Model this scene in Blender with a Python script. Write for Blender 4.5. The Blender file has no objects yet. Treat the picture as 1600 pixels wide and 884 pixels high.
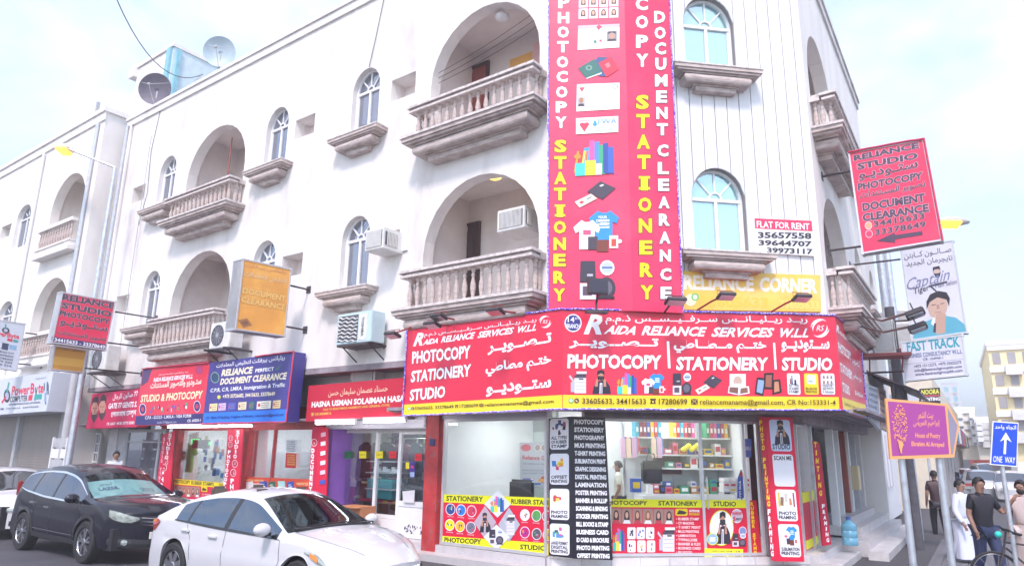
import bpy, bmesh, math, random, unicodedata
from math import sin, cos, pi, radians, sqrt, atan2
from mathutils import Vector, Matrix
from mathutils.geometry import tessellate_polygon
random.seed(7)
SC = bpy.context.scene
COL = SC.collection

# ------------------------------------------------------------------ camera
CAMH, FPX, PITCH, ROLL = 2.05, 1084.0, radians(13.59), radians(.835)
_f = Vector((0, cos(PITCH), sin(PITCH))); _u = Vector((0, -sin(PITCH), cos(PITCH))); _x = Vector((1, 0, 0))
CX = cos(ROLL)*_x + sin(ROLL)*_u
CU = -sin(ROLL)*_x + cos(ROLL)*_u
CO = Vector((0, 0, CAMH))
cd = bpy.data.cameras.new('camera'); cam = bpy.data.objects.new('camera', cd); COL.objects.link(cam)
cd.sensor_width = 36; cd.lens = FPX/1600*36; cd.clip_end = 3000; cd.clip_start = .05
cam.matrix_world = Matrix(((CX.x, CU.x, -_f.x, CO.x), (CX.y, CU.y, -_f.y, CO.y), (CX.z, CU.z, -_f.z, CO.z), (0, 0, 0, 1)))
SC.camera = cam

# ------------------------------------------------------------------ sky, sun, exposure
SUN_EL, SUN_AZ = radians(52), radians(-168)          # azimuth clockwise from +Y
W = bpy.data.worlds.new('World'); SC.world = W; W.use_nodes = True
nt = W.node_tree; nt.nodes.clear()
out = nt.nodes.new('ShaderNodeOutputWorld'); bg = nt.nodes.new('ShaderNodeBackground')
sky = nt.nodes.new('ShaderNodeTexSky'); sky.sky_type = 'NISHITA'; sky.sun_disc = False
sky.sun_elevation = SUN_EL; sky.sun_rotation = SUN_AZ; sky.dust_density = .6; sky.ozone_density = .6
tc = nt.nodes.new('ShaderNodeTexCoord'); mp = nt.nodes.new('ShaderNodeMapping'); mp.inputs['Scale'].default_value = (1, 1, 2.2)
nz = nt.nodes.new('ShaderNodeTexNoise'); nz.inputs['Scale'].default_value = 2.1; nz.inputs['Detail'].default_value = 7; nz.inputs['Roughness'].default_value = .55
nz.inputs['Distortion'].default_value = .4
rp = nt.nodes.new('ShaderNodeValToRGB'); rp.color_ramp.elements[0].position = .40; rp.color_ramp.elements[1].position = .70
rp.color_ramp.elements[0].color = (.18, .18, .18, 1); rp.color_ramp.elements[1].color = (.97, .97, .97, 1)
mx = nt.nodes.new('ShaderNodeMix'); mx.data_type = 'RGBA'; mx.inputs[7].default_value = (6.0, 5.8, 5.9, 1)
L = nt.links.new
hs = nt.nodes.new('ShaderNodeMix'); hs.data_type = 'RGBA'; hs.blend_type = 'MULTIPLY'; hs.inputs[0].default_value = 1; hs.inputs[7].default_value = (1.4, 1.62, 1.75, 1)   # hazy turquoise cast of the blue
L(tc.outputs['Generated'], mp.inputs['Vector']); L(mp.outputs['Vector'], nz.inputs['Vector']); L(nz.outputs['Fac'], rp.inputs['Fac'])
L(rp.outputs['Color'], mx.inputs[0]); L(sky.outputs['Color'], hs.inputs[6]); L(hs.outputs[2], mx.inputs[6]); L(mx.outputs[2], bg.inputs['Color']); L(bg.outputs['Background'], out.inputs['Surface'])
bg.inputs['Strength'].default_value = .1
sd = bpy.data.lights.new('sun', 'SUN'); sd.energy = 1.5; sd.angle = radians(11); sd.color = (1, .88, .88)
sun = bpy.data.objects.new('sun', sd); COL.objects.link(sun)
sv = Vector((sin(SUN_AZ)*cos(SUN_EL), cos(SUN_AZ)*cos(SUN_EL), sin(SUN_EL)))
sun.rotation_euler = sv.to_track_quat('Z', 'Y').to_euler(); sun.location = sv*50
SC.view_settings.view_transform = 'Standard'; SC.view_settings.look = 'None'; SC.view_settings.exposure = 1.48; SC.view_settings.gamma = 1
SC.render.engine = 'CYCLES'
SC.cycles.max_bounces = 7; SC.cycles.transparent_max_bounces = 12

# ------------------------------------------------------------------ materials
def S(h):
    h = h.lstrip('#'); c = [int(h[i:i+2], 16)/255 for i in (0, 2, 4)]
    return tuple((v/12.92 if v <= .04045 else ((v+.055)/1.055)**2.4) for v in c)
MT = {}
def mat(name, col, rough=.6, metal=0., var=.0, scale=4., bump=0., bscale=40., stain=None, samt=.5, sscale=1.2, stretch=1., emit=0., spec=.5, coat=0., clip=(.5, .75)):
    if isinstance(col, str): col = S(col)
    m = bpy.data.materials.new(name); m.use_nodes = True; t = m.node_tree; b = t.nodes['Principled BSDF']
    b.inputs['Base Color'].default_value = (*col, 1); b.inputs['Roughness'].default_value = rough; b.inputs['Metallic'].default_value = metal
    b.inputs['Specular IOR Level'].default_value = spec; b.inputs['Coat Weight'].default_value = coat; b.inputs['Coat Roughness'].default_value = .04
    if emit: b.inputs['Emission Color'].default_value = (*col, 1); b.inputs['Emission Strength'].default_value = emit
    if var or bump or stain:
        c = t.nodes.new('ShaderNodeTexCoord'); mpp = t.nodes.new('ShaderNodeMapping'); mpp.inputs['Scale'].default_value = (1, 1, 1/stretch)
        t.links.new(c.outputs['Object'], mpp.inputs['Vector'])
        last = None
        if var:
            n = t.nodes.new('ShaderNodeTexNoise'); n.inputs['Scale'].default_value = scale; n.inputs['Detail'].default_value = 6
            t.links.new(mpp.outputs['Vector'], n.inputs['Vector'])
            r = t.nodes.new('ShaderNodeMapRange'); r.inputs[1].default_value = .3; r.inputs[2].default_value = .7; r.inputs[3].default_value = 1-var; r.inputs[4].default_value = 1+var*.5
            t.links.new(n.outputs['Fac'], r.inputs[0])
            mul = t.nodes.new('ShaderNodeMix'); mul.data_type = 'RGBA'; mul.blend_type = 'MULTIPLY'; mul.inputs[0].default_value = 1; mul.inputs[6].default_value = (*col, 1)
            t.links.new(r.outputs[0], mul.inputs[7]); last = mul.outputs[2]
        if stain:
            if isinstance(stain, str): stain = S(stain)
            n = t.nodes.new('ShaderNodeTexNoise'); n.inputs['Scale'].default_value = sscale; n.inputs['Detail'].default_value = 8; n.inputs['Roughness'].default_value = .65
            t.links.new(mpp.outputs['Vector'], n.inputs['Vector'])
            r = t.nodes.new('ShaderNodeMapRange'); r.inputs[1].default_value = clip[0]; r.inputs[2].default_value = clip[1]; r.inputs[3].default_value = 0; r.inputs[4].default_value = samt
            t.links.new(n.outputs['Fac'], r.inputs[0])
            q = t.nodes.new('ShaderNodeMix'); q.data_type = 'RGBA'; q.inputs[7].default_value = (*stain, 1)
            if last: t.links.new(last, q.inputs[6])
            else: q.inputs[6].default_value = (*col, 1)
            t.links.new(r.outputs[0], q.inputs[0]); last = q.outputs[2]
        if last: t.links.new(last, b.inputs['Base Color'])
        if bump:
            n = t.nodes.new('ShaderNodeTexNoise'); n.inputs['Scale'].default_value = bscale; n.inputs['Detail'].default_value = 4
            t.links.new(c.outputs['Object'], n.inputs['Vector'])
            bp = t.nodes.new('ShaderNodeBump'); bp.inputs['Strength'].default_value = bump; bp.inputs['Distance'].default_value = .02
            t.links.new(n.outputs['Fac'], bp.inputs['Height']); t.links.new(bp.outputs['Normal'], b.inputs['Normal'])
    MT[name] = m
    return m
def glassmat(name, tint, refl=.12, gcol=(1, 1, 1), rough=.0, body=None, bodyf=0.):
    m = bpy.data.materials.new(name); m.use_nodes = True; t = m.node_tree; t.nodes.clear()
    o = t.nodes.new('ShaderNodeOutputMaterial'); tr = t.nodes.new('ShaderNodeBsdfTransparent'); g = t.nodes.new('ShaderNodeBsdfGlossy')
    tr.inputs['Color'].default_value = (*tint, 1); g.inputs['Color'].default_value = (*gcol, 1); g.inputs['Roughness'].default_value = rough
    f = t.nodes.new('ShaderNodeLayerWeight'); f.inputs['Blend'].default_value = .25
    r = t.nodes.new('ShaderNodeMapRange'); r.inputs[3].default_value = refl; r.inputs[4].default_value = min(1, refl+.6)
    mxs = t.nodes.new('ShaderNodeMixShader')
    t.links.new(f.outputs['Fresnel'], r.inputs[0]); t.links.new(r.outputs[0], mxs.inputs[0])
    base = tr.outputs[0]
    if body:
        d = t.nodes.new('ShaderNodeBsdfDiffuse'); d.inputs['Color'].default_value = (*body, 1)
        m2 = t.nodes.new('ShaderNodeMixShader'); m2.inputs[0].default_value = bodyf
        t.links.new(tr.outputs[0], m2.inputs[1]); t.links.new(d.outputs[0], m2.inputs[2]); base = m2.outputs[0]
    t.links.new(base, mxs.inputs[1]); t.links.new(g.outputs[0], mxs.inputs[2]); t.links.new(mxs.outputs[0], o.inputs['Surface'])
    MT[name] = m
    return m
def M_(x):
    if isinstance(x, bpy.types.Material): return x
    if x in MT: return MT[x]
    return mat(x, x, rough=.55)                       # '#rrggbb' : printed colour
mat('stucco', (.79, .75, .725), .85, var=.14, scale=1.3, bump=.25, bscale=50, stain=(.46, .40, .385), samt=.85, sscale=1.1, stretch=2.6, clip=(.5, .8))
mat('stucco_warm', (.82, .78, .745), .85, var=.10, scale=1.3, bump=.18, bscale=60, stain=(.55, .42, .34), samt=.4, sscale=.9, stretch=2.5, clip=(.5, .8))
mat('loggia', (.78, .715, .69), .85, var=.12, scale=1.6, bump=.15, stain=(.50, .45, .46), samt=.5, sscale=1.1, clip=(.45, .75))
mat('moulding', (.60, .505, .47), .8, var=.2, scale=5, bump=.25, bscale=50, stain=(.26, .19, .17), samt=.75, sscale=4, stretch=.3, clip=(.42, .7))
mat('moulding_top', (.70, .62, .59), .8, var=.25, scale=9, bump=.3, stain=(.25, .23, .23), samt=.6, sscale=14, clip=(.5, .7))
mat('cladding', (.76, .75, .76), .5, var=.06, scale=3, bump=.08, bscale=20, stain=(.5, .48, .47), samt=.35, sscale=1.4, stretch=5)
mat('groove', (.25, .235, .235), .8)
mat('white_frame', (.78, .78, .79), .45, var=.06)
mat('dark', (.02, .018, .024), .5)
mat('wood_dark', (.085, .05, .05), .5, var=.3, scale=8, stretch=6)
mat('wood_red', (.34, .09, .07), .5, var=.3, scale=8, stretch=6)
mat('steel', (.55, .56, .6), .32, metal=.9, var=.1)
mat('galv', (.60, .62, .67), .42, metal=.75, var=.15, scale=10, bump=.03, stain=(.3, .3, .32), samt=.4, sscale=12)
mat('dark_metal', (.07, .06, .07), .5, metal=.3, stain=(.18, .08, .05), samt=.6, sscale=14, var=.2)
mat('red_metal', (.30, .05, .05), .5, stain=(.12, .07, .06), samt=.5, sscale=12)
mat('aluminium', (.62, .62, .65), .4, metal=.4, var=.1)
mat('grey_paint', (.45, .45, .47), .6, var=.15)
mat('concrete', (.36, .345, .35), .9, var=.2, scale=3, bump=.3, bscale=40, stain=(.16, .15, .16), samt=.5, sscale=2)
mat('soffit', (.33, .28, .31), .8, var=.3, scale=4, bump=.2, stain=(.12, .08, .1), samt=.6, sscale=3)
mat('marble', (.66, .63, .63), .35, var=.12, scale=2, stain=(.38, .33, .33), samt=.6, sscale=3, clip=(.45, .75))
mat('asphalt', (.075, .072, .085), .85, var=.28, scale=1.1, bump=.6, bscale=160, stain=(.035, .034, .04), samt=.5, sscale=.6)
mat('paver', (.17, .165, .18), .85, var=.25, scale=6, bump=.4, bscale=90)
mat('paver_joint', (.075, .07, .075), .9, bump=.3)
mat('kerb', (.33, .32, .33), .85, var=.2, bump=.3)
mat('ac_white', (.72, .71, .69), .5, var=.12, scale=5, stain=(.42, .36, .3), samt=.5, sscale=3)
mat('ac_blue', (.52, .66, .70), .5, var=.08, scale=5, stain=(.4, .42, .4), samt=.3, sscale=5)
mat('grille', (.10, .10, .12), .6)
mat('fin', (.42, .42, .45), .5, metal=.4)
mat('skin', (.34, .18, .125), .55, var=.1)
mat('hair', (.012, .010, .012), .6)
mat('tube_lit', (1, .97, 1), .5, emit=7)
mat('ceiling_lit', (1, .98, .97), .5, emit=10)
mat('lamp_amber', (1, .42, .035), .5, emit=1.5)
mat('lamp_yellow', (1, .62, .10), .5, emit=1.2)
mat('led_green', (.05, 1, .25), .5, emit=1.6)
glassmat('shop_glass', (.95, .98, .98), .02)
glassmat('sky_glass', (.12, .30, .32), .5, (.82, .97, .98), .03, (.36, .62, .64), .65)
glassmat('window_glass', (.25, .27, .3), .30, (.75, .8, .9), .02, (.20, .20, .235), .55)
mat('paint_black', (.007, .007, .016), .2, coat=.45, spec=.35)
mat('paint_white', (.60, .59, .61), .3, coat=.8, var=.02)
glassmat('car_glass', (.30, .32, .34), .22, (.8, .9, 1), 0)
glassmat('car_glass_dark', (.06, .06, .08), .22, (.85, .9, 1), 0)
glassmat('windscreen', (.62, .68, .68), .08, (.75, .9, 1), 0)
mat('rubber', (.018, .017, .019), .75, bump=.2, bscale=60)
mat('rim', (.42, .42, .45), .28, metal=.9)
mat('chrome', (.75, .76, .8), .12, metal=1)
mat('black_plastic', (.02, .02, .024), .45)
mat('lamp_clear', (.36, .40, .36), .08, spec=.8, coat=.8, var=.5, scale=18)
mat('lamp_red', (.35, .02, .02), .2, coat=1)
mat('lamp_orange', (.75, .22, .03), .2, coat=1)
mat('interior', (.06, .055, .06), .8)
mat('foliage', (.05, .085, .035), .7, var=.4, scale=3)
RED, REDL, YEL, WHT, BLK, NAVY = '#e0103e', '#ee2450', '#ffd91c', '#f6f4f6', '#1c1420', '#3a3580'

# ------------------------------------------------------------------ frames: x right as seen, n outwards, z up
class Fr:
    def __init__(s, o, az, up=None):
        s.o = Vector(o); s.az = az; a = radians(az)
        s.D = Vector((sin(a), cos(a), 0)); s.N = Vector((s.D.y, -s.D.x, 0))
        s.M = Matrix(((s.D.x, -s.N.x, 0, s.o.x), (s.D.y, -s.N.y, 0, s.o.y), (0, 0, 1, s.o.z), (0, 0, 0, 1)))
    def px(s, a, b, n=0.):
        d = (a-800)*CX - (b-442)*CU + FPX*_f
        P = CO + d*(((s.o + s.N*n - CO).dot(s.N))/d.dot(s.N)) - s.o
        return (P.dot(s.D), P.z)
    def w(s, x, n, z): return s.o + s.D*x + s.N*n + Vector((0, 0, z))
    def sub(s, x=0., n=0., z=0., rot=0.): return Fr(s.w(x, n, z), s.az+rot)
def ray_z(a, b, z):
    d = (a-800)*CX - (b-442)*CU + FPX*_f
    return CO + d*((z-CAMH)/d.z)
def ray_d(a, b, dist):
    d = (a-800)*CX - (b-442)*CU + FPX*_f
    return CO + d*(dist/FPX)

# ------------------------------------------------------------------ objects
def thing(name, label, cat, fr, group=None, kind=None):
    o = bpy.data.objects.new(name, None); COL.objects.link(o); o.empty_display_size = .3
    o.matrix_world = fr.M if isinstance(fr, Fr) else Matrix.Translation(fr)
    return tag(o, label, cat, group, kind)
def tag(o, label=None, cat=None, group=None, kind=None):
    if label: o['label'] = label
    if cat: o['category'] = cat
    if group: o['group'] = group
    if kind: o['kind'] = kind
    return o
def empty(name, parent, x=0, n=0, z=0, rot=0):
    o = bpy.data.objects.new(name, None); COL.objects.link(o); o.parent = parent; o.empty_display_size = .1
    o.location = (x, -n, z); o.rotation_euler = (0, 0, -radians(rot)); return o
class MB:
    def __init__(s): s.v = []; s.f = []; s.m = []
    def add(s, vs, fs, mi=0, X=None):
        k = len(s.v)
        s.v += [tuple(X @ Vector(p)) if X else tuple(p) for p in vs]
        s.f += [tuple(i+k for i in f) for f in fs]; s.m += [mi]*len(fs); return s
    def box(s, x0, x1, n0, n1, z0, z1, mi=0, X=None):
        vs = [(x, -n, z) for x in (x0, x1) for n in (n0, n1) for z in (z0, z1)]
        return s.add(vs, [(0, 1, 3, 2), (4, 6, 7, 5), (0, 4, 5, 1), (2, 3, 7, 6), (0, 2, 6, 4), (1, 5, 7, 3)], mi, X)
    def prism(s, pts, n0, n1, mi=0, X=None):              # polygon in (x,z), between n0 and n1
        k = len(pts); vs = [(x, -n0, z) for x, z in pts] + [(x, -n1, z) for x, z in pts]
        fs = [tuple(range(k)), tuple(range(2*k-1, k-1, -1))] + [(i, (i+1) % k, k+(i+1) % k, k+i) for i in range(k)]
        return s.add(vs, fs, mi, X)
    def slab(s, pts, z0, z1, mi=0, X=None):               # polygon in (x,n), between z0 and z1
        k = len(pts); vs = [(x, -n, z0) for x, n in pts] + [(x, -n, z1) for x, n in pts]
        fs = [tuple(range(k-1, -1, -1)), tuple(range(k, 2*k))] + [(i, (i+1) % k, k+(i+1) % k, k+i) for i in range(k)]
        return s.add(vs, fs, mi, X)
    def flat(s, pts, n, mi=0): return s.add([(x, -n, z) for x, z in pts], [tuple(range(len(pts)))], mi)
    def lathe(s, prof, at=(0, 0, 0), seg=12, mi=0, X=None, cap=True):   # prof: (r,z)
        vs = [(at[0]+r*cos(2*pi*i/seg), at[1]+r*sin(2*pi*i/seg), at[2]+z) for r, z in prof for i in range(seg)]
        fs = [(j*seg+i, j*seg+(i+1) % seg, (j+1)*seg+(i+1) % seg, (j+1)*seg+i) for j in range(len(prof)-1) for i in range(seg)]
        if cap: fs += [tuple(range(seg-1, -1, -1)), tuple((len(prof)-1)*seg+i for i in range(seg))]
        return s.add(vs, fs, mi, X)
    def tube(s, pts, r, seg=8, mi=0, X=None, cap=True):
        pts = [Vector(p) for p in pts]; vs = []; rr = r if isinstance(r, (list, tuple)) else [r]*len(pts)
        for i, p in enumerate(pts):
            t = (pts[min(i+1, len(pts)-1)]-pts[max(i-1, 0)]).normalized()
            a = Vector((0, 0, 1)) if abs(t.z) < .9 else Vector((1, 0, 0)); e = t.cross(a).normalized(); g = t.cross(e)
            vs += [tuple(p+e*rr[i]*cos(2*pi*k/seg)+g*rr[i]*sin(2*pi*k/seg)) for k in range(seg)]
        fs = [(j*seg+i, j*seg+(i+1) % seg, (j+1)*seg+(i+1) % seg, (j+1)*seg+i) for j in range(len(pts)-1) for i in range(seg)]
        if cap: fs += [tuple(range(seg-1, -1, -1)), tuple((len(pts)-1)*seg+i for i in range(seg))]
        return s.add(vs, fs, mi, X)
    def ball(s, c, r, seg=10, rings=6, mi=0):
        r = r if isinstance(r, (tuple, list)) else (r, r, r)
        vs = [(c[0], c[1], c[2]-r[2])]+[(c[0]+r[0]*cos(2*pi*i/seg)*sin(pi*j/rings), c[1]+r[1]*sin(2*pi*i/seg)*sin(pi*j/rings), c[2]-r[2]*cos(pi*j/rings)) for j in range(1, rings) for i in range(seg)]+[(c[0], c[1], c[2]+r[2])]
        fs = [(0, 1+(i+1) % seg, 1+i) for i in range(seg)]
        fs += [(1+j*seg+i, 1+j*seg+(i+1) % seg, 1+(j+1)*seg+(i+1) % seg, 1+(j+1)*seg+i) for j in range(rings-2) for i in range(seg)]
        e = len(vs)-1; b = 1+(rings-2)*seg; fs += [(e, b+i, b+(i+1) % seg) for i in range(seg)]
        return s.add(vs, fs, mi)
    def build(s, name, mats, parent=None, smooth=False, fix=True, bevel=0):
        me = bpy.data.meshes.new(name); me.from_pydata(s.v, [], s.f); ms = mats if isinstance(mats, (list, tuple)) else [mats]
        for q in ms: me.materials.append(M_(q))
        if len(ms) > 1: me.polygons.foreach_set('material_index', s.m)
        if fix:
            bm = bmesh.new(); bm.from_mesh(me); bmesh.ops.recalc_face_normals(bm, faces=bm.faces)
            if bevel: bmesh.ops.bevel(bm, geom=list(bm.edges), offset=bevel, segments=2, affect='EDGES', clamp_overlap=True)
            bm.to_mesh(me); bm.free()
        if smooth: me.shade_smooth(); smooth_angle(me)
        o = bpy.data.objects.new(name, me); COL.objects.link(o)
        if parent: o.parent = parent
        return o
def smooth_angle(me, ang=38):
    bm = bmesh.new(); bm.from_mesh(me); a = radians(ang)
    for e in bm.edges:
        e.smooth = not (len(e.link_faces) == 2 and e.calc_face_angle(0) > a)
    bm.to_mesh(me); bm.free()
def inst(src, parent, loc, rot=None, scale=None, name=None):
    o = src.copy(); COL.objects.link(o); o.parent = parent; o.location = loc
    if rot is not None: o.rotation_euler = rot
    if scale: o.scale = scale
    if name: o.name = name
    return o
def holed(outer, holes, n0, n1, mi=0, mb=None, reveal=True):            # wall sheet with openings, n0 = front
    mb = mb or MB(); loops = [outer]+holes
    flatv = [p for l in loops for p in l]
    tris = tessellate_polygon([[Vector((x, z, 0)) for x, z in l] for l in loops])
    k = len(flatv)
    vs = [(x, -n0, z) for x, z in flatv]+[(x, -n1, z) for x, z in flatv]
    fs = [tuple(t) for t in tris]+[tuple(i+k for i in t) for t in tris]; o = 0
    for l in loops:
        for i in range(len(l)):
            a, b = o+i, o+(i+1) % len(l); fs.append((a, b, b+k, a+k))
        o += len(l)
    return mb.add(vs, fs, mi)
def arch(x0, x1, z0, zs, zt, seg=14):                   # opening: jambs to zs, half ellipse to zt
    c, r = (x0+x1)/2, (x1-x0)/2
    return [(x0, z0), (x1, z0)]+[(c+r*cos(pi*i/seg), zs+(zt-zs)*sin(pi*i/seg)) for i in range(seg+1)]

# ------------------------------------------------------------------ lettering
FORMS = {}; LIG = {}
for cp in range(0xFE70, 0xFEFD):
    d = unicodedata.decomposition(chr(cp)).split()
    if len(d) == 2: FORMS.setdefault(chr(int(d[1], 16)), {})[d[0].strip('<>')] = chr(cp)
    elif len(d) == 3: LIG.setdefault((chr(int(d[1], 16)), chr(int(d[2], 16))), {})[d[0].strip('<>')] = chr(cp)
def ar(s):
    it = []; i = 0
    while i < len(s):
        if i+1 < len(s) and (s[i], s[i+1]) in LIG and s[i] == '\u0644': it.append((s[i:i+2], LIG[(s[i], s[i+1])])); i += 2
        else: it.append((s[i], FORMS.get(s[i]))); i += 1
    def jl(k):                                           # joins to the letter after it
        if not 0 <= k < len(it): return False
        c, f = it[k]; return c == '\u0640' or (f is not None and 'initial' in f)
    def jr(k):
        if not 0 <= k < len(it): return False
        c, f = it[k]; return c == '\u0640' or (f is not None and 'final' in f)
    r = []
    for k, (c, f) in enumerate(it):
        if f is None: r.append(c); continue
        p, n = jl(k-1) and jr(k), jl(k) and jr(k+1)
        r.append(f.get('medial' if p and n and 'medial' in f else 'final' if p and 'final' in f else 'initial' if n and 'initial' in f else 'isolated', c))
    return ''.join(reversed(r))
_tc = bpy.data.curves.new('type', 'FONT'); _to = bpy.data.objects.new('type', _tc); COL.objects.link(_to); _cache = {}
def glyphs(body, bold=0., shear=0., space=1.):
    k = (body, bold, shear, space)
    if k not in _cache:
        _tc.body = body; _tc.offset = bold; _tc.shear = shear; _tc.space_character = space; _tc.resolution_u = 2; _tc.dimensions = '2D'; _tc.fill_mode = 'BOTH'
        me = bpy.data.meshes.new_from_object(_to)
        _cache[k] = ([(v.co.x, v.co.y) for v in me.vertices], [tuple(p.vertices) for p in me.polygons]); bpy.data.meshes.remove(me)
    return _cache[k]
class Print:                                            # flat print collected on one sign face
    def __init__(s, fr, n=.0): s.fr = fr; s.n = n; s.mb = MB(); s.ms = []; s.k = 0
    def mi(s, m):
        if m not in s.ms: s.ms.append(m)
        return s.ms.index(m)
    def up(s, d=.00016): s.k += 1; return s.n+.002+s.k*d
    def quad(s, q, m):                                    # four photo-space corners lying on the face
        s.mb.flat([s.fr.px(a, b, s.n) for a, b in q], s.up(), s.mi(m)); return s
    def rect(s, x0, y0, x1, y1, m): return s.quad([(x0, y0), (x1, y0), (x1, y1), (x0, y1)], m)
    def text(s, body, bl, br, tl, m, bold=0., shear=0., arab=False, outline=None, ow=.03, space=1.):
        if arab: body = ar(body)
        if outline: s.text(body, bl, br, tl, outline, bold+ow, shear, bb_of=(body, bold, shear, space), space=space) if not arab else s._t(body, bl, br, tl, outline, bold+ow, shear, True, space, (body, bold, shear, space))
        return s._t(body, bl, br, tl, m, bold, shear, arab, space, None)
    def _t(s, body, bl, br, tl, m, bold, shear, full, space, ref):
        vs, fs = glyphs(body, bold, shear, space)
        if not vs: return s
        rv = glyphs(*ref)[0] if ref else vs
        xs = [p[0] for p in rv]; ys = [p[1] for p in rv]; x0, x1 = min(xs), max(xs); y0, y1 = (min(ys), max(ys)) if full else (0., max(ys))
        A, B, C = [Vector(s.fr.px(p[0], p[1], s.n)) for p in (bl, br, tl)]; U, V = B-A, C-A; n = s.up(); mi = s.mi(m)
        pts = [A+U*((x-x0)/(x1-x0))+V*((y-y0)/(y1-y0)) for x, y in vs]
        s.mb.add([(p.x, -n, p.y) for p in pts], fs, mi); return s
    def line(s, body, x0, y0, x1, y1, h, m, **k):         # baseline (x0,y0)-(x1,y1), cap height h px, upright
        vx = k.pop('lean', 0.)
        return s.text(body, (x0, y0), (x1, y1), (x0+vx, y0-h), m, **k)
    def art(s, q):                                         # unit square painter: returns f(pts, mat)
        P = [Vector(s.fr.px(a, b, s.n)) for a, b in q]       # tl tr br bl
        def f(pts, m):
            n = s.up(.00006)
            s.mb.flat([tuple((P[3]*(1-u)+P[2]*u)*(1-v)+(P[0]*(1-u)+P[1]*u)*v) for u, v in pts], n, s.mi(m)); return f
        return f
    def done(s, parent, name='print'):
        if s.mb.v:
            o = s.mb.build(name, s.ms, parent, fix=False); return o
def _ptext(self, body, bl, br, tl, m, bold=0., shear=0., arab=False, outline=None, ow=.03, space=1., bb_of=None):
    if arab and not bb_of: body = ar(body)
    if outline: self._t(body, bl, br, tl, outline, bold+ow, shear, arab, space, (body, bold, shear, space))
    return self._t(body, bl, br, tl, m, bold, shear, arab, space, bb_of)
Print.text = _ptext
def circ(cx, cy, r, seg=16, ry=None, a0=0, a1=2*pi): ry = ry or r; return [(cx+r*cos(a0+(a1-a0)*i/seg), cy+ry*sin(a0+(a1-a0)*i/seg)) for i in range(seg)]
def rrect(x0, y0, x1, y1, r, ry=None, seg=4):
    ry = ry or r; p = []
    for cx, cy, a in ((x1-r, y1-ry, 0), (x0+r, y1-ry, pi/2), (x0+r, y0+ry, pi), (x1-r, y0+ry, 3*pi/2)): p += [(cx+r*cos(a+pi/2*i/seg), cy+ry*sin(a+pi/2*i/seg)) for i in range(seg+1)]
    return p
R_ = lambda x0, y0, x1, y1: [(x0, y0), (x1, y0), (x1, y1), (x0, y1)]

# ------------------------------------------------------------------ frames of the place
P0 = ray_z(857, 869, .38)
AZL, AZC, AZR = 126.28, 81.74, 33.75
GL = Fr((P0.x, P0.y, 0), AZL); GC = Fr((P0.x, P0.y, 0), AZC)      # ground-floor fronts
_u2 = Fr(GC.w(0, .8, 0), AZC); _c = _u2.px(876, 300); UC = Fr(_u2.w(_c[0], 0, 0), AZC); UL = Fr(UC.o, AZL)   # upper walls
_c = UC.px(1274, 300); UR = Fr(UC.w(_c[0], 0, 0), AZR); WC = _c[0]
_s = Fr(GC.w(0, 1.25, 0), AZC); _c = _s.px(879, 563); SCF = Fr(_s.w(_c[0], 0, 0), AZC); SLF = Fr(SCF.o, AZL)  # main sign faces
_c = SCF.px(1304, 492); SRF = Fr(SCF.w(_c[0], 0, 0), AZR)
# ================================================================== ground, road, pavement
def structure(name, mb, m, parent=None, smooth=False):
    o = mb.build(name, m, parent, smooth); o['kind'] = 'structure'; return o
structure('road', MB().add([(-400, -60, 0), (400, -60, 0), (400, 900, 0), (-400, 900, 0)], [(0, 1, 2, 3)]), 'asphalt')
# pavement round the corner, 0.14 m kerb; outline in world xy
def wl(fr, x, n): p = fr.w(x, n, 0); return (p.x, p.y)
pvL, pvR = 1.7, 1.5
_e = [wl(GL, -45, pvL), wl(GL, .3, pvL), wl(GC, -.15, 1.75), wl(GC, 5.3, 1.9), wl(UR, .5, 2.9), wl(UR, 90, 3.2), wl(UR, 90, -.3), wl(UR, .3, -.3), wl(GC, .3, -.3), wl(GL, -45, -.3)]
def sheet(pts, z0, z1):
    k = len(pts); return MB().add([(x, y, z0) for x, y in pts]+[(x, y, z1) for x, y in pts], [tuple(range(k, 2*k))]+[(i, (i+1) % k, k+(i+1) % k, k+i) for i in range(k)])
pav = structure('pavement', sheet(_e, 0, .13), 'paver_joint')
kb = MB()
for a, b in zip(_e[:5], _e[1:6]):
    A, B = Vector((*a, 0)), Vector((*b, 0)); d = (B-A); ln = min(d.length, 40); d.normalize(); n = int(ln/.8); q = Vector((-d.y, d.x, 0))
    if A.length > B.length and d.length: A = B-d*n*.8
    kb.add([tuple(A+q*o+Vector((0, 0, z))+d*s_) for s_ in (0, n*.8) for o in (-.004, .13) for z in (0.001, .138)], [(0, 1, 3, 2), (4, 6, 7, 5), (0, 4, 5, 1), (2, 3, 7, 6), (1, 5, 7, 3)])
structure('kerb', kb, 'kerb')
# pavers that can be told apart, right of the steps
pv = None
for i in range(34):
    for j in range(9):
        x, n = .15+i*.215, 1.02+j*.205+(.0 if i % 2 else .0)
        if pv is None: pv = MB().box(-.1, .1, -.096, .096, 0, .012).build('paver', 'paver', pav); o = pv
        else: o = pv.copy(); COL.objects.link(o)
        p = UR.w(x, n, .128+random.uniform(0, .003)); o.location = p; o.rotation_euler = (0, 0, -radians(AZR)+pi/2)

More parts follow.
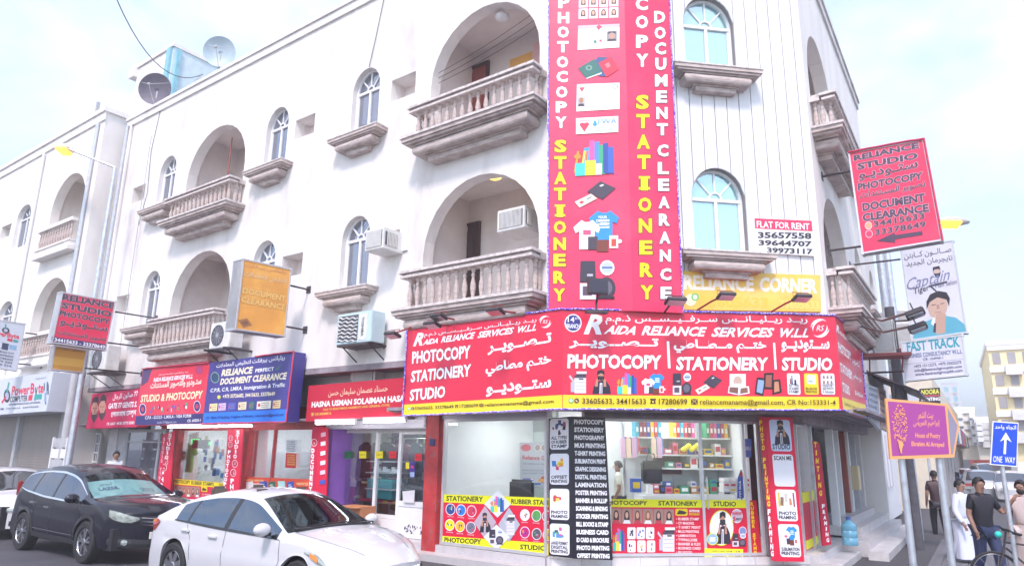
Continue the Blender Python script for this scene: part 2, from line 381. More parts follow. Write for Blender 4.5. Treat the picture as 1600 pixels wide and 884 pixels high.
# ================================================================== corner building
LEFT_X, TOPZ = -17.0, 12.55
WTH = .28
cb = thing('corner_building', 'white three storey corner building with arched balconies and a ribbed splayed corner', 'building', UC)
def sub(fr, name=None): # group empty inside the building for another facade direction
    return fr
def relM(o, fr): o.parent = cb; o.matrix_parent_inverse = Matrix(); o.matrix_basis = UC.M.inverted() @ fr.M; return o
WZ = {0: (5.28, 6.47, 6.98), 3.65: (8.84, 10.04, 10.56)}; CZ = {0: (5.44, 6.5, 7.08), 3.62: (8.97, 10.02, 10.62)}
FLO = [4.75, 8.35]                                      # floors of first and second storey
# ---- left facade: x = -u
BAL = [(-3.2, -.45), (-12.72, -9.85)]                    # loggia openings
WIN = [(-5.68, -4.78), (-8.98, -8.08), (-14.38, -13.45)]
SQ = [(-4.4, -3.66), (-7.78, -7.02), (-15.98, -15.2)]
holes = []
for fz in (0, 3.65):
    for a, b in BAL: holes.append(arch(a, b, 4.72+fz, 5.75+fz, 7.15+fz))
    for a, b in WIN: holes.append(arch(a, b, WZ[fz][0], WZ[fz][1], WZ[fz][2]))
    for a, b in SQ:
        z = 6.2 if fz == 0 else 9.72
        holes.append(R_(a, z-.27, b, z+.25))
wl_ = holed([(LEFT_X, 3.72), (-.0, 3.72), (-.0, TOPZ), (LEFT_X, TOPZ)], holes, 0, -WTH).build('wall', 'stucco', None, fix=False); relM(wl_, UL)
# parapet coping
cp = MB().box(LEFT_X-.05, .05, -.34, .09, TOPZ, TOPZ+.1).box(LEFT_X-.03, .03, 0, .05, TOPZ-.22, TOPZ-.003).build('coping', 'stucco', None); relM(cp, UL)
# ---- chamfer wall with cladding
CW = [(2.38, 3.40)]
choles = [arch(a, b, *CZ[fz]) for fz in (0, 3.62) for a, b in CW]
o = holed([(0, 3.72), (WC, 3.72), (WC, TOPZ), (0, TOPZ)], choles, -.03, -WTH).build('wall', 'groove', None, fix=False); relM(o, UC)
pitch = .243; k = 0; pansrc = {}
def archz(x, a, b, zs, zt):
    t = (x-(a+b)/2)/((b-a)/2); return zs+(zt-zs)*sqrt(max(0, 1-t*t))
x = .0
while x < WC-.02:
    xa, xb = x+.008, min(x+pitch-.008, WC-.002); a, b = CW[0]; segs = []
    if xb <= a or xa >= b: segs = [[(xa, 3.73), (xb, 3.73), (xb, TOPZ-.23), (xa, TOPZ-.23)]]
    else:
        z = 3.73; A, B = max(xa, a), min(xb, b)
        for fz in (0, 3.62):
            low = [(xa, z)] if z > 4 else [(xa, z)]
            top = CZ[fz][0]
            if z < 4: pl = [(xa, z), (xb, z), (xb, top), (xa, top)]
            else: pl = lower+[(xb, top), (xa, top)]
            segs.append(pl)
            xs = [A+(B-A)*i/3 for i in range(4)]
            lower = ([(xa, top)] if xa < a-.001 else [])+([] if xa >= a-.001 else [(a, top)])+[(q, archz(q, a, b, CZ[fz][1], CZ[fz][2])) for q in xs]+([(b, top), (xb, top)] if xb > b+.001 else [])
            z = 7
        segs.append(lower+[(xb, TOPZ-.23), (xa, TOPZ-.23)])
    for s_ in segs:
        o = MB().prism(s_, -.029, 0).build('cladding_panel', 'cladding', None); relM(o, UC)
    x += pitch
o = MB().box(-.03, WC+.05, -.34, .09, TOPZ, TOPZ+.1).box(0, WC, 0, .05, TOPZ-.22, TOPZ-.003).build('coping', 'stucco', None); relM(o, UC)
# ---- right facade
RLEN = 8.9
RB = [(.45, 3.3)]; RW = [(4.6, 5.6), (7.2, 8.1)]
rh = []
for fz in (0, 3.65):
    for a, b in RB: rh.append(arch(a, b, 4.72+fz, 5.75+fz, 7.15+fz))
    for a, b in RW: rh.append(arch(a, b, *WZ[fz]))
o = holed([(0, 3.2), (RLEN, 3.2), (RLEN, TOPZ), (0, TOPZ)], rh, 0, -WTH).build('wall', 'stucco_warm', None, fix=False); relM(o, UR)
o = MB().box(-.03, RLEN+.05, -.34, .09, TOPZ, TOPZ+.1).box(0, RLEN, 0, .05, TOPZ-.22, TOPZ-.003).build('coping', 'stucco', None); relM(o, UR)
# ---- loggia rooms and dark rooms behind the windows
def room(fr, x0, x1, z0, z1, depth, m, nf=-WTH):
    mb = MB(); t = .06
    mb.box(x0-t, x0, -depth, nf, z0, z1).box(x1, x1+t, -depth, nf, z0, z1).box(x0-t, x1+t, -depth-t, -depth, z0, z1)
    mb.box(x0-t, x1+t, -depth-t, nf, z1, z1+t).box(x0-t, x1+t, -depth-t, nf, z0-t, z0)
    o = mb.build('loggia', m, None); relM(o, fr); return o
for fz in (0, 3.65):
    for a, b in BAL: room(UL, a-.15, b+.15, 4.72+fz, 7.4+fz, 1.55, 'loggia')
    for a, b in RB: room(UR, a-.15, b+.15, 4.72+fz, 7.4+fz, 1.2, 'loggia')
    for a, b in SQ:
        z = 6.2 if fz == 0 else 9.72
        room(UL, a-.001, b+.001, z-.271, z+.251, .42, 'loggia' if a > -15 else 'stucco_warm', -WTH+.002)
# dark core so that no light comes through from behind
core = MB()
core.box(LEFT_X+.2, -.6, -2.6, -1.75, 3.4, TOPZ-.3).build('core', 'interior', None)
relM(bpy.data.objects['core'], UL)
o = MB().box(LEFT_X, 0, -4.5, -WTH-.002, TOPZ-.4, TOPZ-.3).build('roof', 'concrete', None); relM(o, UL)
o = MB().box(.3, WC-.3, -4.5, -WTH-.002, TOPZ-.4, TOPZ-.3).build('roof', 'concrete', None); relM(o, UC)
o = MB().box(.3, RLEN, -4.5, -WTH-.002, TOPZ-.402, TOPZ-.302).build('roof', 'concrete', None); relM(o, UR)
o = MB().box(1.6, 4.2, -.9, -.8, 4.9, 11.8).build('curtain', '#c8d8da', None); relM(o, UC)
o = MB().box(RLEN-.28, RLEN, -6, -WTH-.001, .2, TOPZ).build('wall', 'stucco_warm', None); relM(o, UR)
# ---- windows
def arched_window(fr, a, b, z0, zs, zt, glass, nf=-.16, spokes=3):
    w = b-a; c = (a+b)/2
    wn = bpy.data.objects.new('window', None); COL.objects.link(wn); relM(wn, fr.sub(c, nf, z0))
    t = .045; mb = MB(); h = w/2
    def ring(x0, x1, zb, zs_, zt_, r, n0, n1):
        o_ = arch(x0, x1, zb, zs_, zt_, 16); i_ = arch(x0+r, x1-r, zb+r, zs_, zt_-r, 16)
        holed(o_, [i_], n0, n1, 0, mb)
    zb, zS, zT = 0, zs-z0, zt-z0
    ring(-h, h, 0, zS, zT, t, .03, -.03)
    mb.box(-h+t, h-t, -.03, .035, zS-.03, zS+.03)                 # transom
    mb.box(-.028, .028, -.03, .032, t, zS-.031)
    for s_ in (-1, 1): mb.box(s_*(h-t-.018)-.016, s_*(h-t-.018)+.016, -.02, .02, t, zS-.031)
    r2 = w*.13; inner = zT-zS
    for k_ in range(1, spokes+1):
        an = pi*k_/(spokes+1); 
        p0 = (r2*cos(an), zS+.03+r2*.9*sin(an)); p1 = ((h-t)*cos(an), zS+(inner-t)*sin(an)); d = Vector((p1[0]-p0[0], p1[1]-p0[1])).normalized()*.014
        mb.prism([(p0[0]-d.y, p0[1]+d.x), (p0[0]+d.y, p0[1]-d.x), (p1[0]+d.y, p1[1]-d.x), (p1[0]-d.y, p1[1]+d.x)], -.02, .02)
    mb.prism([(r2*cos(pi*i/8), zS+.03+r2*sin(pi*i/8)) for i in range(9)]+[((r2-.03)*cos(pi*i/8), zS+.03+(r2-.03)*sin(pi*i/8)) for i in range(8, -1, -1)], -.025, .025)
    mb.build('frame', 'white_frame', wn)
    for x0, x1 in ((-h+t+.034, -.028), (.028, h-t-.034)):
        MB().box(x0, x1, -.012, -.006, t, zS-.03).build('pane', glass, wn)
    MB().prism([((h-t)*cos(pi*i/14), zS+.03+(inner-t-.03)*sin(pi*i/14)) for i in range(15)], -.012, -.006).build('pane', glass, wn)
    return wn
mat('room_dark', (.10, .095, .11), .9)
for fz in (0, 3.65):
    for a, b in WIN:
        arched_window(UL, a, b, *WZ[fz], 'window_glass')
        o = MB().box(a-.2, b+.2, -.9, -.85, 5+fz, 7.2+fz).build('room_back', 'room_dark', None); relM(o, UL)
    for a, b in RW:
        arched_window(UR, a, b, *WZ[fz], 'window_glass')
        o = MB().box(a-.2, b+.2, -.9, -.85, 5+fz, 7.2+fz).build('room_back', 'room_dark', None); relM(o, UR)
for fz in (0, 3.62):
    for a, b in CW: arched_window(UC, a, b, *CZ[fz], 'sky_glass')
# tan curtain behind right half of the lower corner window
o = MB().box(3.12, 3.34, -.24, -.22, 5.55, 6.45).build('curtain', '#e8c898', None); relM(o, UC)
# ---- stepped mouldings (sills, balcony bases)
def moulding(mb, x0, x1, ztop, proj, h, taper):
    prof = [(1., 0, .16), (.93, .16, .26), (.80, .26, .34), (.70, .34, .72), (.52, .72, .80), (.46, .80, 1.)]
    for f, a, b in prof:
        t = (1-f)*taper; mb.slab([(x0+t, -.01), (x1-t, -.01), (x1-t, proj*f), (x0+t, proj*f)], ztop-h*b+.001, ztop-h*a)
    # rounded belly
    t = .3*taper; segs = 6; R = h*.19; zc = ztop-h*.53
    pr = [(proj*.70+R*.62*sin(pi*i/segs), zc-R*cos(pi*i/segs)) for i in range(segs+1)]
    k = len(pr); vs = []; 
    for xx, sg in ((x0+t, -1), (x1-t, 1)):
        for n, z in pr: vs.append((xx+sg*(n-proj*.70), -n, z))
    mb.add(vs, [(i, i+1, k+i+1, k+i) for i in range(k-1)])
    for xx, sg, o_ in ((x0+t, -1, 0), (x1-t, 1, k)):
        base = len(mb.v); vs = [(xx+sg*(n-proj*.70), -n, z) for n, z in pr]+[(xx+sg*(n-proj*.70), 0, z) for n, z in pr]
        mb.add(vs, [(i, i+1, k+i+1, k+i) for i in range(k-1)])
def sill(fr, a, b, z, proj=.34, h=.42, ov=.35):
    w = bpy.data.objects.new('window_sill', None); COL.objects.link(w); relM(w, fr.sub((a+b)/2, 0, z)); hw = (b-a)/2+ov
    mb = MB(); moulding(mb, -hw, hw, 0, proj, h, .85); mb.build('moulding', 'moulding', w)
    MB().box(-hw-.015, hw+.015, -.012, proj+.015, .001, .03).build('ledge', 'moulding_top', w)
for fz in (0, 3.65):
    for a, b in WIN: sill(UL, a, b, WZ[fz][0]-.01)
    for a, b in RW: sill(UR, a, b, WZ[fz][0]-.01)
for fz in (0, 3.62):
    for a, b in CW: sill(UC, a, b, CZ[fz][0]-.04, ov=.34)
# ---- balconies
bprof = [(.052, 0), (.052, .05), (.034, .06), (.03, .09), (.044, .16), (.052, .24), (.046, .31), (.028, .39), (.024, .43), (.036, .45), (.036, .47), (.026, .49), (.030, .53), (.05, .56), (.05, .60)]
_bal = MB().lathe(bprof, seg=8).build('baluster', 'moulding', None, smooth=True); BALM = _bal.data; bpy.data.objects.remove(_bal)
def balcony(fr, a, b, fz, nb=15, m='moulding', proj=.42, hs=1.):
    """rail, balusters and moulded base of one balcony, fz = z of ledge top"""
    B = bpy.data.objects.new('balcony', None); COL.objects.link(B); relM(B, fr.sub((a+b)/2, 0, fz)); h = (b-a)/2
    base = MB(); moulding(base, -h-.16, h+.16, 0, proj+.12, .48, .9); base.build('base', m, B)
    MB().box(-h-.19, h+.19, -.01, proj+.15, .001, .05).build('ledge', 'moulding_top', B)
    r = MB()
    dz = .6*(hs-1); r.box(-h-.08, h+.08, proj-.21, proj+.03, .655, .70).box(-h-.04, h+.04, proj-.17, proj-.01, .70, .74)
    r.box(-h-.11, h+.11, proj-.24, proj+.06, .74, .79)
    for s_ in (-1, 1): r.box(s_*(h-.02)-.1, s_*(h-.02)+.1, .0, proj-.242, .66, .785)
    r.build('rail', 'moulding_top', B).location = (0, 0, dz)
    for i in range(nb):
        o = bpy.data.objects.new('baluster', BALM); COL.objects.link(o); o.parent = B
        o.location = (-h+.10+(2*h-.2)*i/(nb-1), -(proj-.09), .052); o.rotation_euler = (0, 0, random.uniform(0, 1)); o.scale = (1, 1, hs)
    for s_ in (-1, 1):
        for n in (.08, .2):
            o = bpy.data.objects.new('baluster', BALM); COL.objects.link(o); o.parent = B; o.location = (s_*(h-.02), -n, .052); o.scale = (1, 1, hs)
    return B
for fz, hs in ((4.57, 1.0), (8.09, .90)):
    for a, b in BAL: balcony(UL, a-.08, b+.08, fz, hs=hs)
    for a, b in RB: balcony(UR, a-.08, b+.08, fz, hs=hs)
# ---- things inside the loggias: doors, lamps, small windows
def door(fr, x0, x1, z0, z1, nb, m, fm='wood_dark'):
    D = bpy.data.objects.new('door', None); COL.objects.link(D); relM(D, fr.sub((x0+x1)/2, nb, z0)); w, h = (x1-x0)/2, z1-z0
    MB().box(-w, w, .0, .03, 0, h).build('leaf', m, D)
    f = MB().box(-w-.07, -w, 0, .06, 0, h).box(w, w+.07, 0, .06, 0, h).box(-w-.07, w+.07, 0, .06, h, h+.07).build('frame', fm, D)
    MB().box(-w+.1, w-.1, .031, .045, h*.55, h-.12).box(-w+.1, w-.1, .031, .045, .12, h*.48).build('panel', m, D)
_p = lambda a, b, n=-1.5: UL.px(a, b, n)
for (a, b), (c, d), mm, zf in (((700, 360), (746, 352), 'wood_dark', 4.72), ((722, 112), (760, 103), 'wood_red', 8.37)): door(UL, _p(a, b)[0], _p(c, d)[0], zf, (_p(a, b)[1]+_p(c, d)[1])/2, -1.54, mm)
door(UL, -12.2, -11.55, 4.72, 6.45, -1.55, 'dark', 'loggia')
o = MB().box(_p(795, 100)[0], _p(830, 90)[0], -1.549, -1.54, _p(812, 118)[1], _p(812, 86)[1]).build('notice_board', '#e8b060', None); relM(o, UL)
o = MB().box(_p(832, 90)[0], _p(846, 90)[0], -1.549, -1.535, _p(840, 112)[1], _p(840, 65)[1]).build('painted_patch', '#e8b8bc', None); relM(o, UL)
for x0 in (-11.2, -10.2):
    o = MB().lathe([(.02, 0), (.02, 2.2)], (x0, .35, 8.37), 6).build('curtain_pole', 'wood_red', None); relM(o, UL)
for z in (5.5, 9.1):
    o = MB().box(-10.75, -10.15, -1.549, -1.5, z, z+.85).build('inner_window', 'white_frame', None); relM(o, UL)
    o = MB().box(-10.68, -10.22, -1.52, -1.49, z+.07, z+.78).build('inner_pane', 'room_dark', None); relM(o, UL)
for (a, b), zc, m in (((773, 275), 7.4, 'lamp_yellow'), ((785, 27), 11.05, 'white_frame')):
    _q = UL.px(a, b, -.35); o = MB().ball((0, 0, 0), (.15, .15, .075), 14, 8).tube([(0, 0, .05), (0, 0, zc-_q[1])], .02, 6).build('ceiling_lamp', m, None, smooth=True); relM(o, UL.sub(_q[0], -.35, _q[1]))
# warm pipes down the left end
for xx, r, m in ((-16.86, .05, 'galv'), (-16.6, .035, 'stucco_warm'), (-15.1, .012, 'grey_paint')):
    o = MB().tube([(xx, -.09, 3.75), (xx, -.09, TOPZ-.2 if r > .02 else 11.5)], r).build('downpipe', m, None, smooth=True); relM(o, UL)
# ---- rooftop stair house with pale blue side
def px3(fr, a, b, n=0.): x, z = fr.px(a, b, n); return x, z
mat('pale_blue', (.56, .68, .73), .7, var=.12, stain=(.68, .72, .74), samt=.6); mat('cyan_pipe', (.24, .52, .60), .6, var=.2)
_x0, _ = UL.px(214, 118, -1.0); _x1, _z1 = UL.px(272, 74, -1.0); sh = bpy.data.objects.new('stair_house', None); COL.objects.link(sh); relM(sh, UL.sub(_x1, -1.0, TOPZ)); _w, _h = _x1-_x0, _z1-TOPZ
MB().box(-_w, -.02, -4.2, 0, -.4, _h).build('wall', 'stucco', sh); MB().box(-.02, .01, -4.2, -.001, -.4, _h+.02).build('blue_wall', 'pale_blue', sh)
MB().box(-_w-.05, .05, -4.25, .06, _h+.021, _h+.16).box(-_w-.35, -_w+.05, -.5, .15, _h-.35, _h+.02).build('coping', 'stucco_warm', sh); MB().box(-.30, -.05, .002, .1, -.3, _h).box(.012, .1, -.25, -.1, -.3, _h-.05).build('duct', 'cyan_pipe', sh)
# recess under the overhang: ground-floor fronts' upper wall
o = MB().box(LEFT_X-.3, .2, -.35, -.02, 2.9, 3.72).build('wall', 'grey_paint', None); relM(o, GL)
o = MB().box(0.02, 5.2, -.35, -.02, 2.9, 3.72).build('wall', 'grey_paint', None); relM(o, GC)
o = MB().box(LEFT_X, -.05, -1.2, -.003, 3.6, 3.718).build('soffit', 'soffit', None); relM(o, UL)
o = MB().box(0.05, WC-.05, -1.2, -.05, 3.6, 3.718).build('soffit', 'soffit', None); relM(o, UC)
# ================================================================== printed pictures (flat, generic)
def a_person_cam(f, bgc=None, skin='#c08a70', coat='#2a2436'):
    if bgc: f(R_(0, 0, 1, 1), bgc)
    f([(.08, 0), (.14, .3), (.3, .48), (.45, .55), (.6, .55), (.78, .5), (.93, .32), (.98, 0)], coat)
    f([(.42, 0), (.44, .45), (.56, .45), (.56, 0)], '#e8e4ea'); f([(.47, 0), (.48, .4), (.52, .4), (.53, 0)], '#5a5464')
    f(circ(.48, .72, .15, 12, .19), skin); f([(.3, .76), (.32, .95), (.5, 1), (.66, .95), (.67, .78), (.5, .86)], '#2a2028')
    f([(.2, .3), (.28, .62), (.36, .66), (.34, .3)], skin); f([(.62, .3), (.62, .66), (.72, .6), (.76, .3)], skin)
    f(R_(.33, .58, .65, .74), '#1d1820'); f(circ(.5, .64, .085, 10, .1), '#4a4452'); f(circ(.5, .64, .05, 8, .06), '#14101a')
def a_printer(f):
    f(R_(.3, .0, .95, .7), '#d8d6de'); f([(.3, .68), (.95, .68), (.95, .8), (.3, .8)], '#4a4452'); f(R_(.42, .84, .98, .97), '#e8e6ec'); f([(.4, .8), (.95, .8), (.98, .86), (.42, .86)], '#2e2836')
    f([(0, .72), (.05, .82), (.3, .55), (.3, .42)], '#c4c2cc'); f(R_(.1, .05, .3, .5), '#b8b6c2')
    for z in (.16, .32, .48): f(R_(.36, z, .9, z+.012), '#8a8894')
    f(R_(.55, .6, .8, .66), '#2e2836')
def a_stationery(f):
    for i, (x, h, c) in enumerate([(.3, .8, '#3aa0d8'), (.42, 1, '#e25aa0'), (.54, .95, '#5a8ad8'), (.64, .85, '#38a878'), (.74, .9, '#2a4c9c'), (.85, .78, '#3a62b8')]):
        f([(x-.05, 0.05), (x+.09, 0), (x+.07, h), (x-.05, h-.02)], c)
    for i, (x, c) in enumerate([(.02, '#e8a030'), (.1, '#d84040'), (.17, '#f0d040'), (.24, '#e87830')]):
        f([(x, .1), (x+.05, .1), (x+.12, .7), (x+.07, .7)], c)
    f(R_(.05, 0, .28, .36), '#48c8c0'); f(R_(.28, 0, .52, .42), '#f2d838'); f(R_(.52, 0, .66, .32), '#e8e0e8'); f(circ(.1, .55, .08, 10), '#c89030')
def a_shirts(f):
    def sh(x, y, w, h, c): f([(x+w*.22, y), (x+w*.78, y), (x+w*.78, y+h*.62), (x+w*.92, y+h*.55), (x+w, y+h*.75), (x+w*.7, y+h), (x+w*.58, y+h*.93), (x+w*.42, y+h*.93), (x+w*.3, y+h), (x, y+h*.75), (x+w*.08, y+h*.55), (x+w*.22, y+h*.62)], c)
    sh(.32, .28, .62, .7, '#3090dc'); sh(0, .06, .56, .7, '#f4f2f4')
    f(R_(.3, .05, .5, .36), '#463c48'); f([(.48, 0), (.72, 0), (.72, .28), (.48, .28)], '#7a3a2c'); f(R_(.74, .08, .92, .38), '#eceaf0'); f(R_(.78, .12, .88, .3), '#c84838')
    f(circ(.95, .24, .05, 8), '#eceaf0'); f(R_(.2, .4, .36, .52), '#d85078')
    for z in (.72, .64, .56): f(R_(.56, z, .74, z+.045), '#e8f4fa')
def a_stamp(f):
    f([(0, .45), (.02, 1), (.42, 1), (.44, .45)], '#3a3444'); f(R_(.2, .6, .36, .66), '#b8b4be'); f(circ(.75, .82, .2, 14, .2), '#f0eef2'); f(circ(.75, .82, .15, 14, .15), '#b8c4dc'); f(R_(.6, .8, .9, .85), '#5a6ca0')
    f(R_(0, 0, .44, .42), '#dad8e0'); f(R_(.08, .1, .34, .34), '#5a4a58'); f(circ(.72, .3, .26, 14, .28), '#3a3442'); f(circ(.72, .3, .17, 12, .19), '#6a6474'); f(R_(.5, .02, .95, .08), '#2a2430')
def a_reader(f):
    f([(.3, .6), (.62, 1), (1, .72), (.68, .3)], '#443c4c'); f([(.6, .82), (.68, .88), (.72, .84), (.64, .78)], '#e8e6ea'); f([(0, .22), (.4, .52), (.55, .34), (.12, 0)], '#ecead8'); f([(.1, .2), (.18, .27), (.24, .2), (.16, .13)], '#c8404c'); f([(.28, .33), (.4, .42), (.43, .38), (.31, .29)], '#8a8890')
def a_frames(f, dark=True):
    c = '#2a2028' if dark else '#f0eef0'
    f([(.0, .1), (.3, .0), (.42, .75), (.08, .8)], c); f([(.06, .16), (.27, .09), (.35, .66), (.12, .7)], '#90a8c8' if dark else '#8a6a60')
    f([(.32, .3), (.66, .28), (.68, 1), (.34, .98)], c); f([(.38, .38), (.6, .36), (.62, .9), (.4, .9)], '#a06050' if dark else '#d0c8c0')
    f([(.64, .05), (.98, .15), (.92, .72), (.66, .68)], c); f([(.7, .14), (.9, .2), (.86, .62), (.71, .6)], '#c88a68')
def a_idcard(f, r='#f2eef0'):
    f(R_(0, 0, 1, 1), r); f(R_(0, .84, 1, 1), '#f0b8c4'); f([(.44, .92), (.5, .76), (.58, .92), (.5, 1)], '#d84458'); f(R_(.7, .28, .94, .7), '#8a8890'); f(circ(.82, .5, .07, 10, .13), '#c09078'); f([(.7, .28), (.74, .38), (.9, .38), (.94, .28)], '#3a3440'); f([(.72, .58), (.74, .7), (.9, .7), (.92, .58), (.82, .66)], '#2a2430')
    for z in (.62, .5, .36, .22, .1): f(R_(.3, z, .62, z+.03), '#a8a6b0')
    f(circ(.16, .62, .09, 10, .12), '#d8dce4'); f(circ(.42, .3, .04, 8, .06), '#4a8a78'); f(R_(.52, .28, .58, .36), '#d84458')
def a_licence(f):
    f(R_(0, 0, 1, 1), '#f4f2ee'); f([(.05, .88), (.12, .7), (.19, .88)], '#d84458'); f(circ(.9, .86, .07, 10, .1), '#8a9a90'); f(circ(.9, .86, .045, 10, .07), '#f4f2ee')
    f(R_(.02, .18, .2, .52), '#b8b0b0'); f(circ(.11, .4, .05, 10, .1), '#a8785c'); f([(.03, .18), (.06, .28), (.16, .28), (.19, .18)], '#3a3440')
    for z in (.9, .8, .7, .6, .5, .42, .34, .26, .16, .08):
        x = .24
        while x < .9: 
            w = random.uniform(.04, .16); f(R_(x, z, min(x+w, .95), z+.02), '#a8a4ac'); x += w+random.uniform(.04, .14)
def a_passports(f):
    f([(.36, .7), (.5, .98), (.86, .92), (.62, .3)], '#3c5688'); f([(.5, .1), (.5, .3), (.72, .3), (.7, .06)], '#3c5688')
    f([(0, .5), (.22, .0), (.58, .22), (.58, .35), (.4, .9)], '#2e6e66'); f([(.22, 0), (.58, .2), (.58, .26), (.2, .04)], '#e8e4e0'); f(circ(.27, .5, .08, 12, .12), '#7aa08c'); f(circ(.27, .5, .045, 10, .07), '#2e6e66')
    f([(.5, .7), (.8, .98), (1, .36), (.7, .02)], '#cc2c48'); f([(.65, .62), (.76, .72), (.8, .52), (.72, .44)], '#e87a80')
def a_faces(f, nx, ny, bgc='#f2eef0', hair=('#4a2c2c', '#5a3434'), skin='#d8a890', shirt='#e8dce0', gap=.03):
    for j in range(ny):
        for i in range(nx):
            x0, y0, w, h = i/nx, j/ny, 1/nx-gap, 1/ny-gap
            f(R_(x0, y0, x0+w, y0+h), bgc); cx = x0+w/2; hc = hair[(i+j) % len(hair)]
            f(circ(cx, y0+h*.55, w*.27, 12, h*.34), hc); f([(cx-w*.27, y0+h*.1), (cx-w*.27, y0+h*.55), (cx+w*.27, y0+h*.55), (cx+w*.27, y0+h*.1)], hc)
            f([(x0+w*.1, y0), (x0+w*.25, y0+h*.24), (x0+w*.75, y0+h*.24), (x0+w*.9, y0)], shirt if isinstance(shirt, str) else shirt[(i*2+j) % len(shirt)]); f(circ(cx, y0+h*.56, w*.16, 10, h*.22), skin)
def a_ewa(f):
    f(R_(0, 0, 1, 1), '#f2f2f6'); f([(.09, .55), (.2, .1), (.31, .55)], '#d83a52'); f(circ(.15, .58, .065, 10, .13), '#d83a52'); f(circ(.25, .58, .065, 10, .13), '#d83a52')
    f([(.05, .78), (.1, .86), (.3, .86), (.34, .78)], '#e8a0ac'); f(circ(.45, .56, .05, 12, .13), '#2a9cc8'); f([(.41, .62), (.45, .88), (.49, .62)], '#2a9cc8')
    for z in (.3, .14): f(R_(.42, z, .97, z+.05), '#9ab4c8')
def a_barcards(f, tx, col='#f4f2f4'):
    f(rrect(0, 0, 1, 1, .12, .08), col)
def a_goods(f, seed=1, n=10, cols=('#3a70b8', '#e0a030', '#c84050', '#48a868', '#8050a0', '#e8e4e8', '#302838')):
    r = random.Random(seed)
    for i in range(n):
        x, z = r.uniform(.02, .75), r.uniform(0, .7); w, h = r.uniform(.1, .3), r.uniform(.12, .36); f([(x, z), (x+w, z+r.uniform(-.05, .05)), (x+w*.9, z+h), (x+r.uniform(-.04, .04), z+h)], r.choice(cols))
def in_box(f, x0, y0, x1, y1):
    return lambda pts, m: f([(x0+(x1-x0)*u, y0+(y1-y0)*v) for u, v in pts], m)
def bx4(x0, y0, x1, y1, dy=0, dx=0): return [(x0, y0), (x1, y0+dy), (x1+dx, y1+dy), (x0+dx, y1)]
def a_logo(pr, cx, cy, rx, ry, ring, inner=None, txt=None, tm=None):
    f = pr.art([(cx-rx, cy-ry), (cx+rx, cy-ry), (cx+rx, cy+ry), (cx-rx, cy+ry)])
    f(circ(.5, .5, .5, 24), ring)
    if inner: f(circ(.5, .5, .44, 24), inner)
    return f
def swirl(pr, cx, cy, r, col=WHT):
    f = pr.art([(cx-r, cy-r), (cx+r, cy-r), (cx+r, cy+r), (cx-r, cy+r)])
    for a0, k in ((.25*pi, 1), (1.25*pi, 1), (.4*pi, .82), (1.4*pi, .82)):
        o_ = [(.5+.5*k*cos(a0+pi*.75*i/12), .5+.5*k*sin(a0+pi*.75*i/12)) for i in range(13)]; i_ = [(.5+(.5*k-.09*sin(pi*i/12))*cos(a0+pi*.75*i/12), .5+(.5*k-.09*sin(pi*i/12))*sin(a0+pi*.75*i/12)) for i in range(12, -1, -1)]
        f(o_+i_, col)
    pr.text('RS', (cx-r*.4, cy+r*.28), (cx+r*.4, cy+r*.28), (cx-r*.34, cy-r*.3), col, shear=.2)
def phone_icons(pr, x, y, r):
    f = pr.art([(x-r, y-r), (x+r, y-r), (x+r, y+r), (x-r, y+r)]); f(circ(.5, .5, .5, 16), '#3aa860'); f(circ(.5, .5, .34, 16), '#e8f4e8'); f([(.32, .6), (.4, .68), (.62, .4), (.68, .34), (.6, .3), (.42, .42)], '#3aa860')
    f = pr.art([(x+1.3*r, y-r), (x+3.3*r, y-r), (x+3.3*r, y+r), (x+1.3*r, y+r)]); f(circ(.5, .5, .5, 16), '#5a3a30'); f([(.28, .64), (.38, .74), (.48, .6), (.46, .5), (.56, .4), (.68, .44), (.74, .34), (.6, .24), (.4, .34), (.3, .48)], '#f4e8c0')
def tel_icon(pr, x, y, r):
    f = pr.art([(x-r, y-r), (x+r, y-r), (x+r, y+r), (x-r, y+r)]); f([(0, .1), (.2, .7), (.8, .7), (1, .1)], '#4a3028'); f(R_(.0, .7, 1, .95), '#4a3028'); f(circ(.5, .4, .17, 10), '#f0d050')
def mail_icon(pr, x, y, r):
    f = pr.art([(x-r*1.2, y-r), (x+r*1.2, y-r), (x+r*1.2, y+r), (x-r*1.2, y+r)]); f(R_(0, 0, 1, 1), '#4a3028'); f([(.05, .95), (.5, .45), (.95, .95), (.9, 1), (.5, .58), (.1, 1)], '#f0d050'); f([(.05, .05), (.35, .5), (.4, .45), (.12, 0)], '#f0d050'); f([(.95, .05), (.65, .5), (.6, .45), (.88, 0)], '#f0d050')
mat('sign_red', (.72, .018, .062), .3, var=.12, scale=.9, spec=.5, stain=(.76, .05, .10), samt=.7, sscale=.7)
mat('sign_yellow', (.88, .66, .03), .35, var=.04)
mat('rope', (.10, .07, .75), .3)
_t = MT['rope'].node_tree; _n = _t.nodes.new('ShaderNodeTexNoise'); _n.inputs['Scale'].default_value = 42; _n.inputs['Detail'].default_value = 1; _c2 = _t.nodes.new('ShaderNodeTexCoord'); _r = _t.nodes.new('ShaderNodeValToRGB')
_r.color_ramp.interpolation = 'CONSTANT'; _r.color_ramp.elements[0].color = (.09, .04, .72, 1); _r.color_ramp.elements[1].position = .53; _r.color_ramp.elements[1].color = (.75, .70, .85, 1)
_t.links.new(_c2.outputs['Object'], _n.inputs['Vector']); _t.links.new(_n.outputs['Fac'], _r.inputs['Fac']); _t.links.new(_r.outputs['Color'], _t.nodes['Principled BSDF'].inputs['Base Color'])
mat('rope_red', (.7, .05, .12), .4, var=.6, scale=60)
